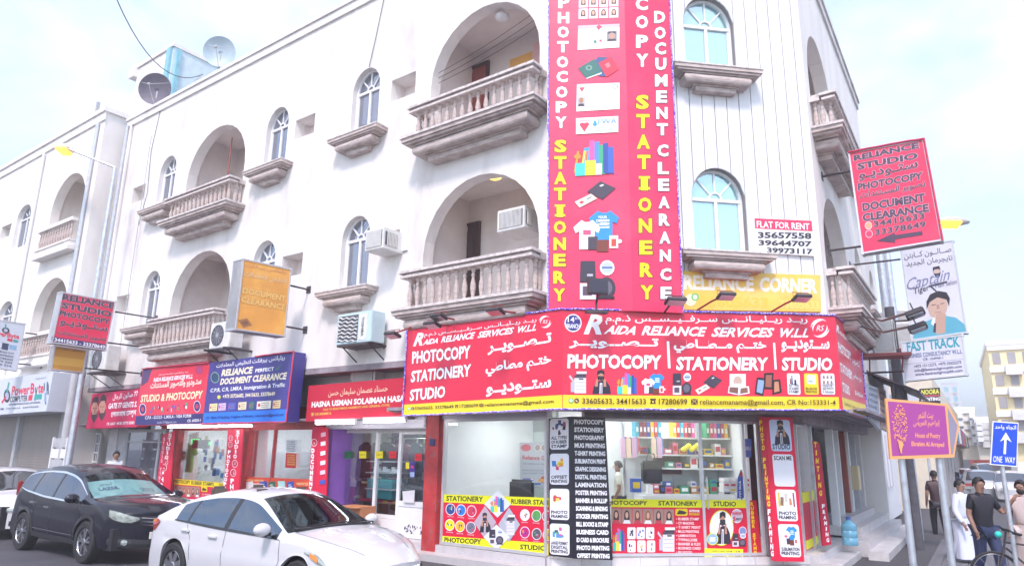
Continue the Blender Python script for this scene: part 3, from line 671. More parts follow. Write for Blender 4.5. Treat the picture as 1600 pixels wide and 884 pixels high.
def rope(parent, fr, pts, r=.014, m='rope', n=.012, close=False):
    p = [fr.px(a, b) for a, b in pts]; q = []
    if close: p.append(p[0])
    mb = MB()
    for (x0, z0), (x1, z1) in zip(p, p[1:]):
        k = max(2, int(math.hypot(x1-x0, z1-z0)/.12)); seg = [(x0+(x1-x0)*i/k, -n-random.uniform(0, .006), z0+(z1-z0)*i/k+random.uniform(-.006, .006)) for i in range(k+1)]
        mb.tube(seg, r, 5)
    return mb.build('rope_light', m, parent)
AR_ST, AR_PH, AR_KH = 'ستـوديـو', 'تــصــويــر', 'ختـم مـطـاطي'
AR_RAIDA = 'ريــد ريــليــانــس ســرفــيــســس ذ.م.م'

# ================================================================== main sign: three faces round the corner
ms = thing('shop_sign', 'long red and yellow RAIDA RELIANCE SERVICES fascia sign wrapping the building corner', 'sign', SCF)
def onto(o, fr, root, rootfr): o.parent = root; o.matrix_parent_inverse = Matrix(); o.matrix_basis = rootfr.M.inverted() @ fr.M; return o
def face(fr, root, rootfr, q, m, depth=.3, name='face'):
    o = MB().prism([fr.px(a, b) for a, b in q], -depth, 0).build(name, m); return onto(o, fr, root, rootfr)
qL = [(637, 513), (879, 482.5), (879, 638.7), (629.5, 649)]; qC = [(879, 482.5), (1304, 492), (1317.5, 640), (879, 638.7)]; qR = [(1304, 492), (1342.5, 525), (1355, 652.5), (1317.5, 640)]
face(SLF, ms, SCF, qL, 'sign_red'); face(SCF, ms, SCF, qC, 'sign_red'); face(SRF, ms, SCF, qR, 'sign_red', .1)
# left face print
p = Print(SLF)
p.quad([(631.8, 631.9), (878.6, 616.6), (878.6, 638.2), (630, 648.4)], 'sign_yellow')
p.text('R', (645.6, 539.9), (660.5, 538.3), (649.5, 520.5), WHT, bold=.04, shear=.2)
for w_, a, b, t in (('AIDA', (661, 538.4), (684, 535.6), (663, 530.4)), ('RELIANCE', (689, 535), (741, 528), (691, 525.5)), ('SERVICES', (746, 527.6), (802, 520.6), (748, 518)), ('W.L.L', (808, 519.8), (837.5, 515.6), (810, 510))):
    p.text(w_, a, b, t, WHT, bold=.035, shear=.2)
p.text(AR_RAIDA, (663, 528), (838.5, 505), (663, 519.5), WHT, bold=.01, arab=True)
swirl(p, 852, 502.6, 9.5)
p.text('PHOTOCOPY', (643.8, 567.4), (735.2, 558.4), (644.6, 549), WHT, bold=.035, outline=BLK, ow=.015)
p.text('STATIONERY', (641.9, 596.4), (735.7, 586.4), (643.3, 579.3), WHT, bold=.035, outline=BLK, ow=.015)
p.text('STUDIO', (640.2, 625.4), (695.5, 619.7), (641.4, 608.3), WHT, bold=.035, outline=BLK, ow=.015)
p.text(AR_PH, (762, 555), (862.3, 540), (762, 535.1), WHT, bold=.035, arab=True)
p.text('ختـم مطاطي', (759, 588.5), (861.8, 575), (759, 566.7), WHT, bold=.035, arab=True)
p.text('ستــوديــو', (759.7, 620), (861.8, 610.5), (759.7, 601), WHT, bold=.035, arab=True)
phone_icons(p, 639.5, 638, 2.5)
p.text('33605633, 33378649', (648.5, 639.9), (709, 637.2), (648.5, 635), BLK, bold=.012); tel_icon(p, 713.6, 634.7, 2.8); p.text('17280699', (718.6, 636.8), (747.6, 635.6), (718.6, 631.5), BLK, bold=.012)
mail_icon(p, 752.5, 632.8, 2.8); p.text('reliancemanama@gmail.com', (757.8, 634.9), (865.4, 629.2), (757.8, 629.4), BLK, bold=.012)
onto(p.done(None), SLF, ms, SCF)
# splayed face print
p = Print(SCF)
p.quad([(879.4, 616.6), (1314.9, 620), (1317, 639.4), (879.4, 638.2)], 'sign_yellow')
f = a_logo(p, 895.4, 504.5, 13.3, 14, WHT, NAVY); p.text('14', (887, 503), (897.5, 503.2), (887, 495), WHT, bold=.01); p.text('th', (898, 499), (904, 499), (898, 495), WHT); p.text('BRANCH', (885, 512.5), (905.5, 512.8), (885, 505.5), WHT, bold=.02)
p.text('R', (912.2, 520.2), (940.5, 520.9), (917, 491), WHT, bold=.04, shear=.2)
for w_, a, b, t in (('AIDA', (943, 520.8), (992, 522.3), (948, 508)), ('RELIANCE', (1002, 522.6), (1102.5, 524.8), (1004.5, 508.5)), ('SERVICES', (1111, 525.2), (1207.5, 526), (1114, 511)), ('W.L.L', (1217, 526), (1262.5, 526.4), (1219.5, 512.5))):
    p.text(w_, a, b, t, WHT, bold=.035, shear=.2)
p.text(AR_RAIDA, (946, 507), (1262, 508.5), (946, 491.5), WHT, bold=.012, arab=True)
swirl(p, 1281, 512.5, 14.5)
p.text(AR_PH, (888.7, 544), (1029.3, 545.5), (888.7, 527), WHT, bold=.035, arab=True)
p.text('ختــم مــطــاطي', (1052.5, 551), (1197.5, 552), (1052.5, 529.5), WHT, bold=.035, arab=True)
p.text('ســتوديــو', (1220.5, 550), (1296, 551), (1220.5, 530), WHT, bold=.035, arab=True)
p.text('PHOTOCOPY', (886.3, 574), (1033.5, 575.4), (887, 552.8), WHT, bold=.04, outline=BLK, ow=.012)
p.text('STATIONERY', (1056, 577), (1199.5, 577.6), (1057.5, 557), WHT, bold=.04, outline=BLK, ow=.012)
p.text('STUDIO', (1221, 577.6), (1300, 578), (1222, 558), WHT, bold=.04, outline=BLK, ow=.012)
p.quad([(1041.5, 533), (1045.5, 533), (1047.5, 575), (1043.5, 575)], WHT); p.quad([(1207.5, 535.5), (1210.8, 535.5), (1213.5, 577), (1210, 577)], WHT)
a_printer(p.art(bx4(889, 579, 917, 614))); a_person_cam(p.art(bx4(923, 577.5, 955, 615))); a_stationery(p.art(bx4(963, 582, 997, 615.5))); a_shirts(p.art(bx4(1002, 582.5, 1040, 616)))
a_stamp(p.art(bx4(1051, 583, 1081, 616.5))); a_reader(p.art(bx4(1086, 585, 1128, 616)))
f = p.art(bx4(1137, 584, 1171, 617)); f(R_(.08, .3, .82, 1), '#e8e4e8'); f(circ(.45, .66, .2, 12, .24), '#c8a898'); f([(.25, .4), (.3, .55), (.6, .55), (.7, .4)], '#dcd8dc'); f([(0, .1), (.5, 0), (.52, .4), (.04, .42)], '#e8e4e8'); f([(.06, .14), (.46, .06), (.48, .36), (.08, .38)], '#80584c'); f([(.5, 0), (1, .08), (.96, .42), (.52, .38)], '#eceaee'); f([(.56, .06), (.92, .12), (.9, .36), (.58, .32)], '#8a6050')
a_frames(p.art(bx4(1179, 582, 1222, 618)))
for x0, x1, c, t1, t2, t3 in ((1229, 1249, '#f2f0f4', 'ALL TYPES', 'OF RUBBER', 'STAMP'), (1255.5, 1277.5, '#f4d428', '', 'BILLBOOK', 'PRINTING'), (1281.5, 1303, '#f2f0f4', 'PASSPORT', 'SIZE PHOTO', '5 minutes')):
    f = p.art(bx4(x0, 583, x1, 616, .4, 1.5)); f(rrect(0, 0, 1, 1, .12, .09), c)
    if c != '#f4d428' and t1[0] == 'A': f([(.3, .45), (.34, .9), (.42, .9), (.46, .45)], '#4a6488'); f(R_(.55, .45, .72, .7), '#3a3444'); f(R_(.2, .5, .3, .75), '#8a3444')
    elif t1 == '': f(R_(.2, .5, .82, .92), '#d8e8f0'); f(R_(.3, .6, .6, .64), '#5a7a98')
    else: a_faces(in_box(f, .1, .46, .92, .94), 3, 2, '#e8e2e4', skin='#c88a70')
    for i, t_ in enumerate((t1, t2, t3)):
        if t_: p.text(t_, (x0+2.5, 603.4+i*5), (x1-1.5, 603.7+i*5), (x0+2.5, 599.6+i*5), '#2a2430', bold=.015)
phone_icons(p, 892, 625.6, 3.8)
p.text('33605633, 34415633', (909, 630.2), (1008.5, 631), (909, 621.8), '#3a2418', bold=.015); tel_icon(p, 1020, 626.5, 4.6); p.text('17280699', (1028.5, 631.2), (1073, 631.4), (1028.5, 622.6), '#3a2418', bold=.015)
mail_icon(p, 1084.5, 627.2, 4.3); p.text('reliancemanama@gmail.com, CR No:153331-4', (1092.5, 631.2), (1304.5, 632.4), (1092.5, 623), '#3a2418', bold=.01)
onto(p.done(None), SCF, ms, SCF)
# right face print
p = Print(SRF)
p.quad([(1315.2, 620), (1353, 632.5), (1355, 652), (1317.3, 639.6)], 'sign_yellow')
p.text('R', (1306.5, 517), (1311, 521), (1306.3, 506), WHT, bold=.04, shear=.2); p.text('AIDA RELIANCE SERVICES W.L.L', (1311.5, 521.5), (1338.6, 547), (1311, 515), WHT, bold=.03)
p.text('PHOTOCOPY', (1310, 548), (1330, 563.5), (1308.6, 533), WHT, bold=.035); p.text('STATIONERY', (1313.5, 580), (1332.6, 593.5), (1311.6, 565), WHT, bold=.035); p.text('STUDIO', (1317, 610.8), (1328, 617.4), (1315.2, 595.6), WHT, bold=.035)
p.text(AR_PH, (1331.5, 568), (1343, 577), (1330.5, 555), WHT, bold=.03, arab=True); p.text('ختم مطاطي', (1333, 592), (1346.5, 601), (1332, 580), WHT, bold=.03, arab=True); p.text(AR_ST, (1336, 617), (1348.5, 624), (1335, 607), WHT, bold=.03, arab=True)
p.text('33605633, 34415633 17280699', (1319, 632.5), (1351.5, 644.5), (1318.5, 627.5), '#8a6a20', bold=.01)
onto(p.done(None), SRF, ms, SCF)
for fr_, q_ in ((SLF, qL), (SCF, qC), (SRF, qR)):
    o = rope(None, fr_, q_[:2]); onto(o, fr_, ms, SCF); o = rope(None, fr_, q_[2:]); onto(o, fr_, ms, SCF)
o = rope(None, SLF, [qL[0], qL[3]]); onto(o, SLF, ms, SCF); o = rope(None, SRF, [qR[1], qR[2]]); onto(o, SRF, ms, SCF)
# soffit under the sign, of lapped metal strips
zb = SCF.o.z+SCF.px(900, 639)[1]
def soffit(fr0, x0, x1, nf):
    o = MB().box(x0, x1, .02, nf, zb+.06, zb+.12).build('soffit', 'soffit'); relM(o, fr0)
    k = 6
    for i in range(k):
        a = .03+(nf-.05)*i/k
        o = MB().box(x0+.02, x1-.02, a, a+(nf-.05)/k-.02, zb+.035+(.012 if i % 2 else 0), zb+.06).build('soffit_strip', 'soffit'); relM(o, fr0)
soffit(GL, -3.1, -.1, .82); soffit(GC, .1, 5.0, 1.0)

# ================================================================== tall banner
_b = Fr(UC.w(0, .52, 0), AZC); _c = _b.px(982, 240); BRF = Fr(_b.w(_c[0], 0, 0), AZC); BLF = Fr(BRF.o, 96.5)
bn = thing('banner', 'tall pink red banner with stacked PHOTOCOPY STATIONERY letters above the corner sign', 'banner', BRF)
zt_ = 11.6; x862 = BLF.px(862, 0)[0]; x850 = BLF.px(851, 470)[0]; xr0 = BRF.px(1048, 0)[0]; xr1 = BRF.px(1063, 450)[0]
zb_ = BRF.px(1000, 486)[1]
mat('banner_red', (.78, .035, .115), .45, var=.10, scale=.7, bump=.15, bscale=3, stain=(.80, .10, .19), samt=.7, sscale=.6)  # lens flare put into the colour as a pink lift; mottling is fading
o = MB().prism([((x862+x850)/2, zb_), (0, zb_), (0, zt_), ((x862+x850)/2, zt_)], -.05, 0).build('sheet', 'banner_red'); onto(o, BLF, bn, BRF)
o = MB().prism([(0, zb_), ((xr0+xr1)/2, zb_), ((xr0+xr1)/2, zt_), (0, zt_)], -.05, 0).build('sheet', 'banner_red'); onto(o, BRF, bn, BRF)
xL, xR = (x862+x850)/2, (xr0+xr1)/2
def ptz(fr, x, n=0): return x
mb = MB()
def ropew(fr, x0, z0, x1, z1):
    k = max(2, int(math.hypot(x1-x0, z1-z0)/.12)); m_ = MB().tube([(x0+(x1-x0)*i/k+random.uniform(-.006, .006), -.015, z0+(z1-z0)*i/k) for i in range(k+1)], .014, 5).build('rope_light', 'rope'); onto(m_, fr, bn, BRF)
ropew(BLF, xL, zb_, xL, zt_); ropew(BRF, xR, zb_, xR, zt_)
o = MB().box(xL-.02, xL, -.3, .0, zb_, zt_).build('side_return', 'white_frame'); onto(o, BLF, bn, BRF)
o = MB().box(xR, xR+.02, -.5, .0, zb_, zt_).build('side_return', 'white_frame'); onto(o, BRF, bn, BRF)
def vtext(pr, s, cs, w, h, m):
    for ch, (cx, cy) in zip(s, cs):
        if ch == ' ': continue
        ww = w*(.55 if ch == 'I' else 1.12 if ch == 'M' else 1); pr.text(ch, (cx-ww/2, cy+h/2), (cx+ww/2, cy+h/2), (cx-ww/2, cy-h/2), m, bold=.05, outline=BLK, ow=.022)
        if ch == 'I':
            for s_ in (-1, 1): pr.rect(cx-w*.42, cy+s_*(h/2-h*.09)-h*.09, cx+w*.42, cy+s_*(h/2-h*.09)+h*.09, m)
pr = Print(BLF)
ys = [4, 27.7, 50, 73, 96.7, 119.6, 143.6, 167, 191]; vtext(pr, 'PHOTOCOPY', [(881.2-y*.024, y) for y in ys], 18, 16.5, WHT)
ys = [228, 253.6, 278, 302.8, 329, 354.5, 380.5, 406, 432.8, 460]; vtext(pr, 'STATIONERY', [(875.8-(y-228)*.008, y) for y in ys], 19.5, 18.5, YEL)
a_faces(pr.art([(905, 0-22), (968, -24), (968, 28), (904, 30.5)]), 4, 3, '#f2ecf0')
a_idcard(pr.art([(903.5, 41), (968, 38), (967.5, 75), (902.5, 79)])); a_passports(pr.art([(903, 90), (967, 88), (967, 121), (903, 125)])); a_licence(pr.art([(901.5, 132.5), (968, 130), (968, 171), (900.5, 175)]))
a_ewa(pr.art([(900, 185.5), (966, 182), (966, 207), (900, 210.5)])); pr.text('EWA', (934, 194.8), (963, 193.3), (934, 187.5), '#5a98b8', bold=-.005)
a_stationery(pr.art([(896, 221), (963, 217), (964, 272), (895, 276)])); a_reader(pr.art(bx4(898, 284, 962, 325, -1))); a_shirts(pr.art(bx4(896, 329, 972, 394, -1))); a_stamp(pr.art(bx4(906, 408, 963, 468)))
for i, t_ in enumerate(('YOUR', 'DESIGN', 'HERE')): pr.text(t_, (934-(i == 1)*2, 342.5+i*5.4), (948.5+(i == 1)*2, 342+i*5.4), (934-(i == 1)*2, 338.6+i*5.4), WHT, bold=.03)
onto(pr.done(None), BLF, bn, BRF)
pr = Print(BRF)
ys = [5.7, 34, 64.5, 94]; vtext(pr, 'COPY', [(1002.6+y*.01, y) for y in ys], 19.5, 19, WHT)
ys = [159, 189, 221, 252.7, 286, 319, 352, 386, 421, 456]; vtext(pr, 'STATIONERY', [(1003.8+(y-159)*.023, y) for y in ys], 21, 21, YEL)
ys = [26.9, 51.4, 75.8, 100, 125.8, 151, 176.7, 202, 235, 262.6, 288.6, 316, 343, 371, 399, 428, 457]; vtext(pr, 'DOCUMENTCLEARANCE', [(1030.6+(y-27)*.023, y) for y in ys], 17.6, 17.8, WHT)
onto(pr.done(None), BRF, bn, BRF)

# ================================================================== plain signs on the facade
def flat_sign(name, label, fr, q, m, n=.05, depth=.045, edge=None, group=None, cat='sign'):
    c = fr.px(*q[3], n); t = thing(name, label, cat, fr.sub(c[0], n, c[1]), group); F2 = fr.sub(c[0], n, c[1])
    MB().prism([F2.px(a, b) for a, b in q], -depth, 0).build('board', m, t)
    if edge:
        P = [Vector(F2.px(a, b)) for a, b in q]; mb = MB(); w = edge[1]
        for i in range(4):
            A, B = P[i], P[(i+1) % 4]; d = (B-A).normalized(); nn = Vector((d.y, -d.x)); mb.prism([tuple(A-d*w*.5), tuple(B+d*w*.5), tuple(B+nn*w+d*w*.5), tuple(A+nn*w-d*w*.5)], -depth*.9, .012+.001*i)
        mb.build('edge', edge[0], t)
    return t, F2, Print(F2)
mat('faded_yellow', (.82, .56, .10), .5, var=.12, scale=2, stain=(.85, .62, .25), samt=.6)
t, F2, p = flat_sign('signboard', 'faded yellow RELIANCE CORNER board under the lower corner window', UC, [(1064, 423), (1282, 429.5), (1283, 487), (1064, 483.5)], 'faded_yellow')
p.text('RELIANCE', (1068, 451), (1178, 454), (1068, 429), '#f0ead8', bold=.045); p.text('CORNER', (1186, 454), (1277, 457), (1187, 432.5), '#f0ead8', bold=.045)
f = p.art(bx4(1070, 459, 1088, 478)); f(circ(.5, .5, .5), '#f0e2c0'); f = p.art(bx4(1080, 458, 1092, 470)); f(circ(.5, .5, .5), '#58c060'); f(circ(.5, .5, .3), '#f0f4e8')
p.text('33605633', (1093, 478), (1200, 480), (1093, 462), '#e8c24c', bold=.04); p.text('33605633', (1218, 481), (1280, 482.5), (1218, 468), '#efd070', bold=.04); p.done(t)
t, F2, p = flat_sign('signboard', 'white FLAT FOR RENT board with black phone numbers and a pink heading', UC, [(1179, 341), (1268, 345), (1273, 400), (1183, 394)], '#e8e8ea')
p.quad([(1179, 341), (1268, 345), (1269.5, 361.5), (1180, 357)], '#e83a60'); p.text('FLAT FOR RENT', (1182.5, 355), (1265, 359), (1182, 345), WHT, bold=.02)
p.text('35657558', (1184, 371.5), (1268, 373), (1184, 362), '#3a343c', bold=.04); p.text('39644707', (1185, 383), (1268.5, 385), (1185, 374.5), '#3a343c', bold=.04); p.text('39973117', (1198, 394.5), (1270, 396.8), (1198, 386.5), '#3a343c', bold=.04); p.done(t)

# ---- left street shop signs
SG = GL.sub(0, .9, 0)
t, F2, p = flat_sign('shop_sign', 'red STUDIO & PHOTOCOPY sign with round badges between salon sign and blue sign', GL, [(223.2, 576.2), (327.9, 566.2), (316.2, 661.7), (210.8, 664.2)], 'sign_red', .9, .3)
p.quad([(212.6, 649.5), (317.8, 645.5), (316.3, 661.2), (211, 663.8)], '#35306e')
p.text(AR_RAIDA, (248, 587.5), (294, 583), (248.3, 583), WHT, arab=True); p.text('RAIDA RELIANCE SERVICES W.L.L', (240, 596), (301, 590.5), (241, 590), WHT, bold=.035)
p.text('ستـوديو والتصوير المستندات', (234.8, 609.5), (314.2, 602.5), (236, 597), '#f4e8d8', bold=.03, arab=True)
p.text('STUDIO & PHOTOCOPY', (219.6, 627.8), (316.3, 621.6), (220.9, 617), '#f6ecc0', bold=.03, shear=.1)
p.quad([(223.4, 576.4), (238, 575), (231, 596), (221, 603)], '#5a4470')
for cx, cy in ((223, 639), (308, 634.5)):
    f = a_logo(p, cx, cy, 5.4, 9, '#e8e4f0', '#35306e'); f(circ(.5, .5, .22, 10), '#c83858')
f = a_logo(p, 311.5, 577.6, 5.2, 6.4, '#7a3470', '#a83a70')
for i, x in enumerate((235, 247, 261, 272, 285)): a_goods(p.art([(x, 632-i*.9), (x+10, 631-i*.9), (x+9, 645.5-i*.6), (x-1, 646-i*.6)]), 20+i, 7)
p.text('C.P.R - G.O.S.I - L.M.R.A - VISA FORM', (227, 654.5), (299, 651.5), (227.5, 649.8), '#e8e4f0', bold=.02); p.text('CR. 60333-1', (293, 659), (314, 658), (293.4, 654.8), '#e8e4f0', bold=.03); p.text('studio.777@gmail.com', (246, 661), (276, 660), (246, 658), '#d8d4e8')
p.done(t); rope(t, F2, [(223.2, 576.2), (327.9, 566.2)], .02, 'rope_red', .02)
mat('sign_blue', (.055, .045, .26), .4, var=.05)
t, F2, p = flat_sign('shop_sign', 'dark blue RELIANCE PERFECT DOCUMENT CLEARANCE sign with a light blue foot band', GL, [(328.1, 566.2), (460.3, 549.2), (448, 658.8), (316.4, 661.7)], 'sign_blue', .9, .3)
p.quad([(318.8, 645), (450, 638.8), (448.1, 658.3), (316.6, 661.3)], '#2a78e0')
p.text('ريليانس بيرفكت لتخليص المعاملات', (338, 576), (445, 563), (338.6, 568), WHT, bold=.015, arab=True)
p.text('RELIANCE', (345.8, 587), (394.5, 582.5), (347.2, 577), '#f4e6c8', bold=.045, shear=.12); p.text('PERFECT', (399, 581.5), (428, 578.5), (399.5, 576), WHT, bold=.03)
p.text('DOCUMENT CLEARANCE', (343.8, 600.5), (447.6, 591.5), (345.2, 591), '#f4e6c8', bold=.045, shear=.12)
p.text('C.P.R, C.R, LMRA, Immigration & Traffic', (328.6, 612.5), (445, 603.6), (329.6, 606.8), WHT, bold=.02)
p.text('+973 33726682, 34415633, 33378649', (348, 621.6), (429.5, 617.4), (348.6, 616), '#f4e6c8', bold=.03); f = p.art(bx4(339.5, 617, 345, 623)); f(circ(.5, .5, .5), '#d8d850')
f = a_logo(p, 336, 589.5, 6.6, 8.6, '#9ab89c', '#2c4a6a'); p.quad([(430, 578), (432, 575.5), (441, 568), (434, 579)], '#3a7a78')
for x0, x1, c in ((328, 340, '#f0dca0'), (342, 353.5, '#d8b8e0'), (357, 369, '#4a5ab8'), (373, 385.5, '#e8dcb0'), (389.5, 398, '#2e6e66'), (402, 424, '#ece4d0'), (427, 439, '#e8c890')):
    f = p.art([(x0, 630.8-(x0-328)*.053), (x1, 630.4-(x1-328)*.053), (x1-1, 641.5-(x1-328)*.04), (x0-1, 641.9-(x0-328)*.04)]); f(R_(0, 0, 1, 1), c)
    for z in (.2, .45, .7): f(R_(.3, z, .85, z+.08), '#8a7a80')
    f(R_(.08, .3, .25, .7), '#c84858')
p.text('CR. 78541-79 Building, Kingdom of Bahrain, reliancepro@gmail.com', (322, 654.5), (443.6, 649), (322.4, 650.4), '#1c2a70', bold=.01)
p.done(t); rope(t, F2, [(400, 557), (460.3, 549.2), (448, 658.8), (316.4, 661.7)], .018, 'rope_red', .02)
t, F2, p = flat_sign('shop_sign', 'crimson GATE 77 barber sign showing two bearded faces', GL, [(144.2, 615.3), (222, 606.5), (214, 666.6), (134, 669.3)], '#c41650', .75, .3)
for cx, cy in ((149.5, 636), (161.5, 633.5)):
    f = p.art(bx4(cx-7, cy-20, cx+7, cy+30, -1, -3)); f(circ(.5, .52, .4, 14, .32), '#c08a78'); f([(.12, .62), (.2, .86), (.5, .95), (.9, .86), (.88, .6), (.7, .74), (.3, .74)], '#3a2a34'); f([(.12, .5), (.14, .28), (.5, .1), (.86, .28), (.88, .5), (.7, .36), (.3, .36)], '#4a343c'); f(R_(.28, .54, .42, .57), '#2a1c24'); f(R_(.58, .54, .72, .57), '#2a1c24'); f([(.48, .4), (.46, .55), (.54, .55), (.56, .4)], '#a87464')
p.text('77 صالون للرجال', (176.4, 625.8), (215.5, 620.5), (176.8, 616), WHT, arab=True, bold=.01); p.text('GATE 77 GENTS S.', (169.3, 638), (213.9, 634.9), (170.3, 630), WHT, bold=.03, shear=.12)
p.text('\u09c7\u09b2\u09be\u0995\u09a8\u09be\u09a5 \u09c7\u09b8\u09b2\u09c1\u09a8', (173.6, 651), (213, 647.5), (174, 641.5), WHT, bold=.02, arab=False); p.text('CR. 62671  MOB: 33773 52083', (166.8, 663.8), (210, 661.8), (167, 659.8), WHT, bold=.02); p.done(t)
t, F2, p = flat_sign('shop_sign', 'plain red HASNA USMAN SOLAIMAN HASAN sign over the purple clothes shop', GL, [(482.5, 602.4), (652, 588), (651, 647.6), (477.4, 658.4)], '#c01c38', .62, .3)
p.text('حسناء عصمان سليمان حسن', (512.8, 620.8), (605.7, 613.5), (513.4, 608.8), '#f0d8b8', arab=True, bold=.005); p.text('HASNA USMAN SOLAIMAN HASAN', (486.7, 635.9), (640, 625.6), (487.4, 627.4), '#f2ece8', bold=.04)
p.text('SALE OF READYMADE GARMENTS AND GENERAL STORE', (505, 641.2), (609, 634), (505.2, 637.8), '#e8c050', bold=.01); p.text('☎ 33124248516', (485.5, 649), (517.5, 646.8), (485.9, 644.6), '#e8c050', bold=.02); p.text('C.R.784841', (604.5, 643.2), (628, 641.6), (604.7, 639.2), '#e8c050'); p.done(t)

# ---- blade signs hanging across the pavement
def blade(name, label, wall, att, rot, q, m, body='white_frame', depth=.2, edge='aluminium', bars=None, group=None):
    c = wall.px(*att); F2 = wall.sub(c[0], 0, 0, rot); c2 = F2.px(*q[3]); F3 = F2.sub(c2[0], 0, c2[1])
    t = thing(name, label, 'sign', F3, group); P = [F3.px(a, b) for a, b in q]
    MB().prism(P, -depth, -.012).build('box', body, t); MB().prism(P, -.011, -.001).build('panel', m, t)
    mb = MB(); V = [Vector(v) for v in P]; w = .03
    for i in range(4):
        A, B = V[i], V[(i+1) % 4]; d = (B-A).normalized(); nn = Vector((d.y, -d.x)); mb.prism([tuple(A-d*w*.4), tuple(B+d*w*.4), tuple(B+nn*w+d*w*.4), tuple(A+nn*w-d*w*.4)], -depth*.98, .012+.001*i)
    mb.build('frame', edge, t)
    xw = (wall.w(c[0], 0, 0)-F3.o).dot(F3.D)
    for (a, b), end in bars or ():
        x0, z0 = F3.px(a, b, -depth/2); MB().tube([(x0, depth/2, z0), (xw, depth/2, z0+end)], .022, 6).box(xw-.015, xw+.015, -depth/2-.07, -depth/2+.07, z0+end-.08, z0+end+.08).build('bracket', 'dark_metal', t)
    return t, F3, Print(F3, .001)
mat('blade_red', (.80, .03, .10), .35, var=.05, scale=1.5, stain=(.85, .14, .2), samt=.4)
LET = '#4a3a50'
t, F3, p = blade('blade_sign', 'red RELIANCE STUDIO PHOTOCOPY box sign with a navy phone strip, left of the drainpipe', UL, (248, 497), -90, [(97, 455.5), (181, 471), (165.5, 547.5), (80, 535.5)], 'blade_red', depth=.28, bars=[((180, 487), 0), ((168, 535), 0)])
p.quad([(80.8, 525.5), (167.5, 538), (165.7, 547.2), (80.3, 535.2)], '#35306e')
for w_, a, b, c in (('RELIANCE', (97, 467.5), (178, 482), (98.5, 458.6)), ('STUDIO', (95.5, 480.2), (174, 494.8), (97, 471.6)), ('PHOTOCOPY', (92.5, 492.2), (171, 506), (94, 484.5))): p.text(w_, a, b, c, '#4a4458', bold=.05, outline='#f0c8d0', ow=.02)
p.text(AR_ST, (92.5, 509), (167, 521), (94, 498), '#4a4458', bold=.03, arab=True, outline='#f0c8d0', ow=.015); p.text('تصوير المستندات', (88.5, 523), (164.5, 535), (89.5, 514), '#4a4458', bold=.03, arab=True, outline='#f0c8d0', ow=.015)
p.text('34415633 - 33378649', (84.5, 532.8), (163.8, 544.5), (85.4, 527.2), WHT, bold=.03); p.done(t)
t, F3, p = blade('blade_sign', 'small faded yellow box sign just below the left red RELIANCE STUDIO sign', UL, (230, 552), -90, [(85, 539), (136, 546), (130, 583), (79, 577.5)], '#d8a040', depth=.22, bars=[((133, 575), 0)])
p.text('DOCUMENT CLEARANCE', (88.5, 545), (131.5, 550.8), (88.8, 541.6), '#8a6a40', bold=.02); f = p.art([(84, 556), (133, 562), (131, 574), (82, 569)]); f(R_(0, 0, 1, 1), '#e8b850'); p.done(t)
mat('orange_panel', (.86, .40, .085), .4, var=.15, scale=1.6, stain=(.92, .62, .14), samt=.9, sscale=.8)
t, F3, p = blade('blade_sign', 'orange DOCUMENT CLEARANCE box sign hanging between the two lower arched windows', UL, (490, 452), -90, [(379.5, 403.5), (455.5, 420), (445, 526), (366.5, 515)], 'orange_panel', body='ac_white', depth=.34, bars=[((454, 446), 0), ((447, 510), 0)])
p.text('ريليانس بيرفكت', (382, 418), (448, 429.5), (383, 410), '#d89860', bold=.02, arab=True); p.text('لتخليص المعاملات', (381, 433), (448, 445), (382, 422), '#f4c890', bold=.03, arab=True, outline='#a06028', ow=.012)
p.text('DOCUMENT', (378, 457.5), (446, 471), (379.6, 448), '#f2c070', bold=.05, outline='#7a5030', ow=.016); p.text('CLEARANCE', (376, 471.5), (445, 484.5), (377.4, 462), '#f2c070', bold=.05, outline='#7a5030', ow=.016)
p.quad([(372, 500), (386, 497), (394, 508), (380, 512)], '#a87850'); p.quad([(376, 503), (385, 500), (389, 506), (381, 508.5)], '#8a5c40'); p.done(t)
# right street blades
t, F3, p = blade('blade_sign', 'big pink red RELIANCE STUDIO box sign with a left pointing arrow', UR, (1283, 278), 90, [(1325, 238.5), (1443.5, 217), (1473, 376), (1347, 397)], 'blade_red', depth=.22, bars=[((1328, 268), 0), ((1345, 385), 0)])
for w_, a, b, c in (('RELIANCE', (1334, 251.5), (1436.5, 231), (1333, 243)), ('STUDIO', (1339.5, 265), (1435, 247.5), (1338.5, 255.5)), ('PHOTOCOPY', (1340.5, 297.5), (1442.5, 279), (1340, 287)), ('DOCUMENT', (1348, 329.5), (1446, 314), (1347, 317.5)), ('CLEARANCE', (1348, 345.5), (1452, 330), (1347, 334))): p.text(w_, a, b, c, '#4e3c54', bold=.05, outline='#f4d4dc', ow=.02)  # black letters lifted to purple grey, flare put into their colour
p.text(AR_ST, (1342, 284), (1435, 266), (1341, 270), '#4e3c54', bold=.03, arab=True, outline='#f4d4dc', ow=.015); p.text('تصوير المستندات', (1343, 313), (1447, 294), (1342, 301), '#4e3c54', bold=.03, arab=True, outline='#f4d4dc', ow=.015)
p.text('34415633', (1365.5, 354.5), (1445, 341), (1364.8, 345.5), '#4e3c54', bold=.04, outline='#f4d4dc', ow=.014, space=1.1); p.text('33378649', (1367.5, 367.5), (1447, 354), (1366.8, 358.5), '#4e3c54', bold=.04, outline='#f4d4dc', ow=.014, space=1.1)
for cx, cy, c in ((1357, 352.5, '#e8a080'), (1358, 365.5, '#e83a60')): f = a_logo(p, cx, cy, 5.6, 6, '#f4e4e8', c)
p.quad([(1369.5, 376.5), (1398, 363.5), (1398.5, 380), (1398.3, 379)], '#4e3c54'); p.quad([(1397, 367.5), (1441, 361), (1441.5, 367), (1398, 374)], '#4e3c54')
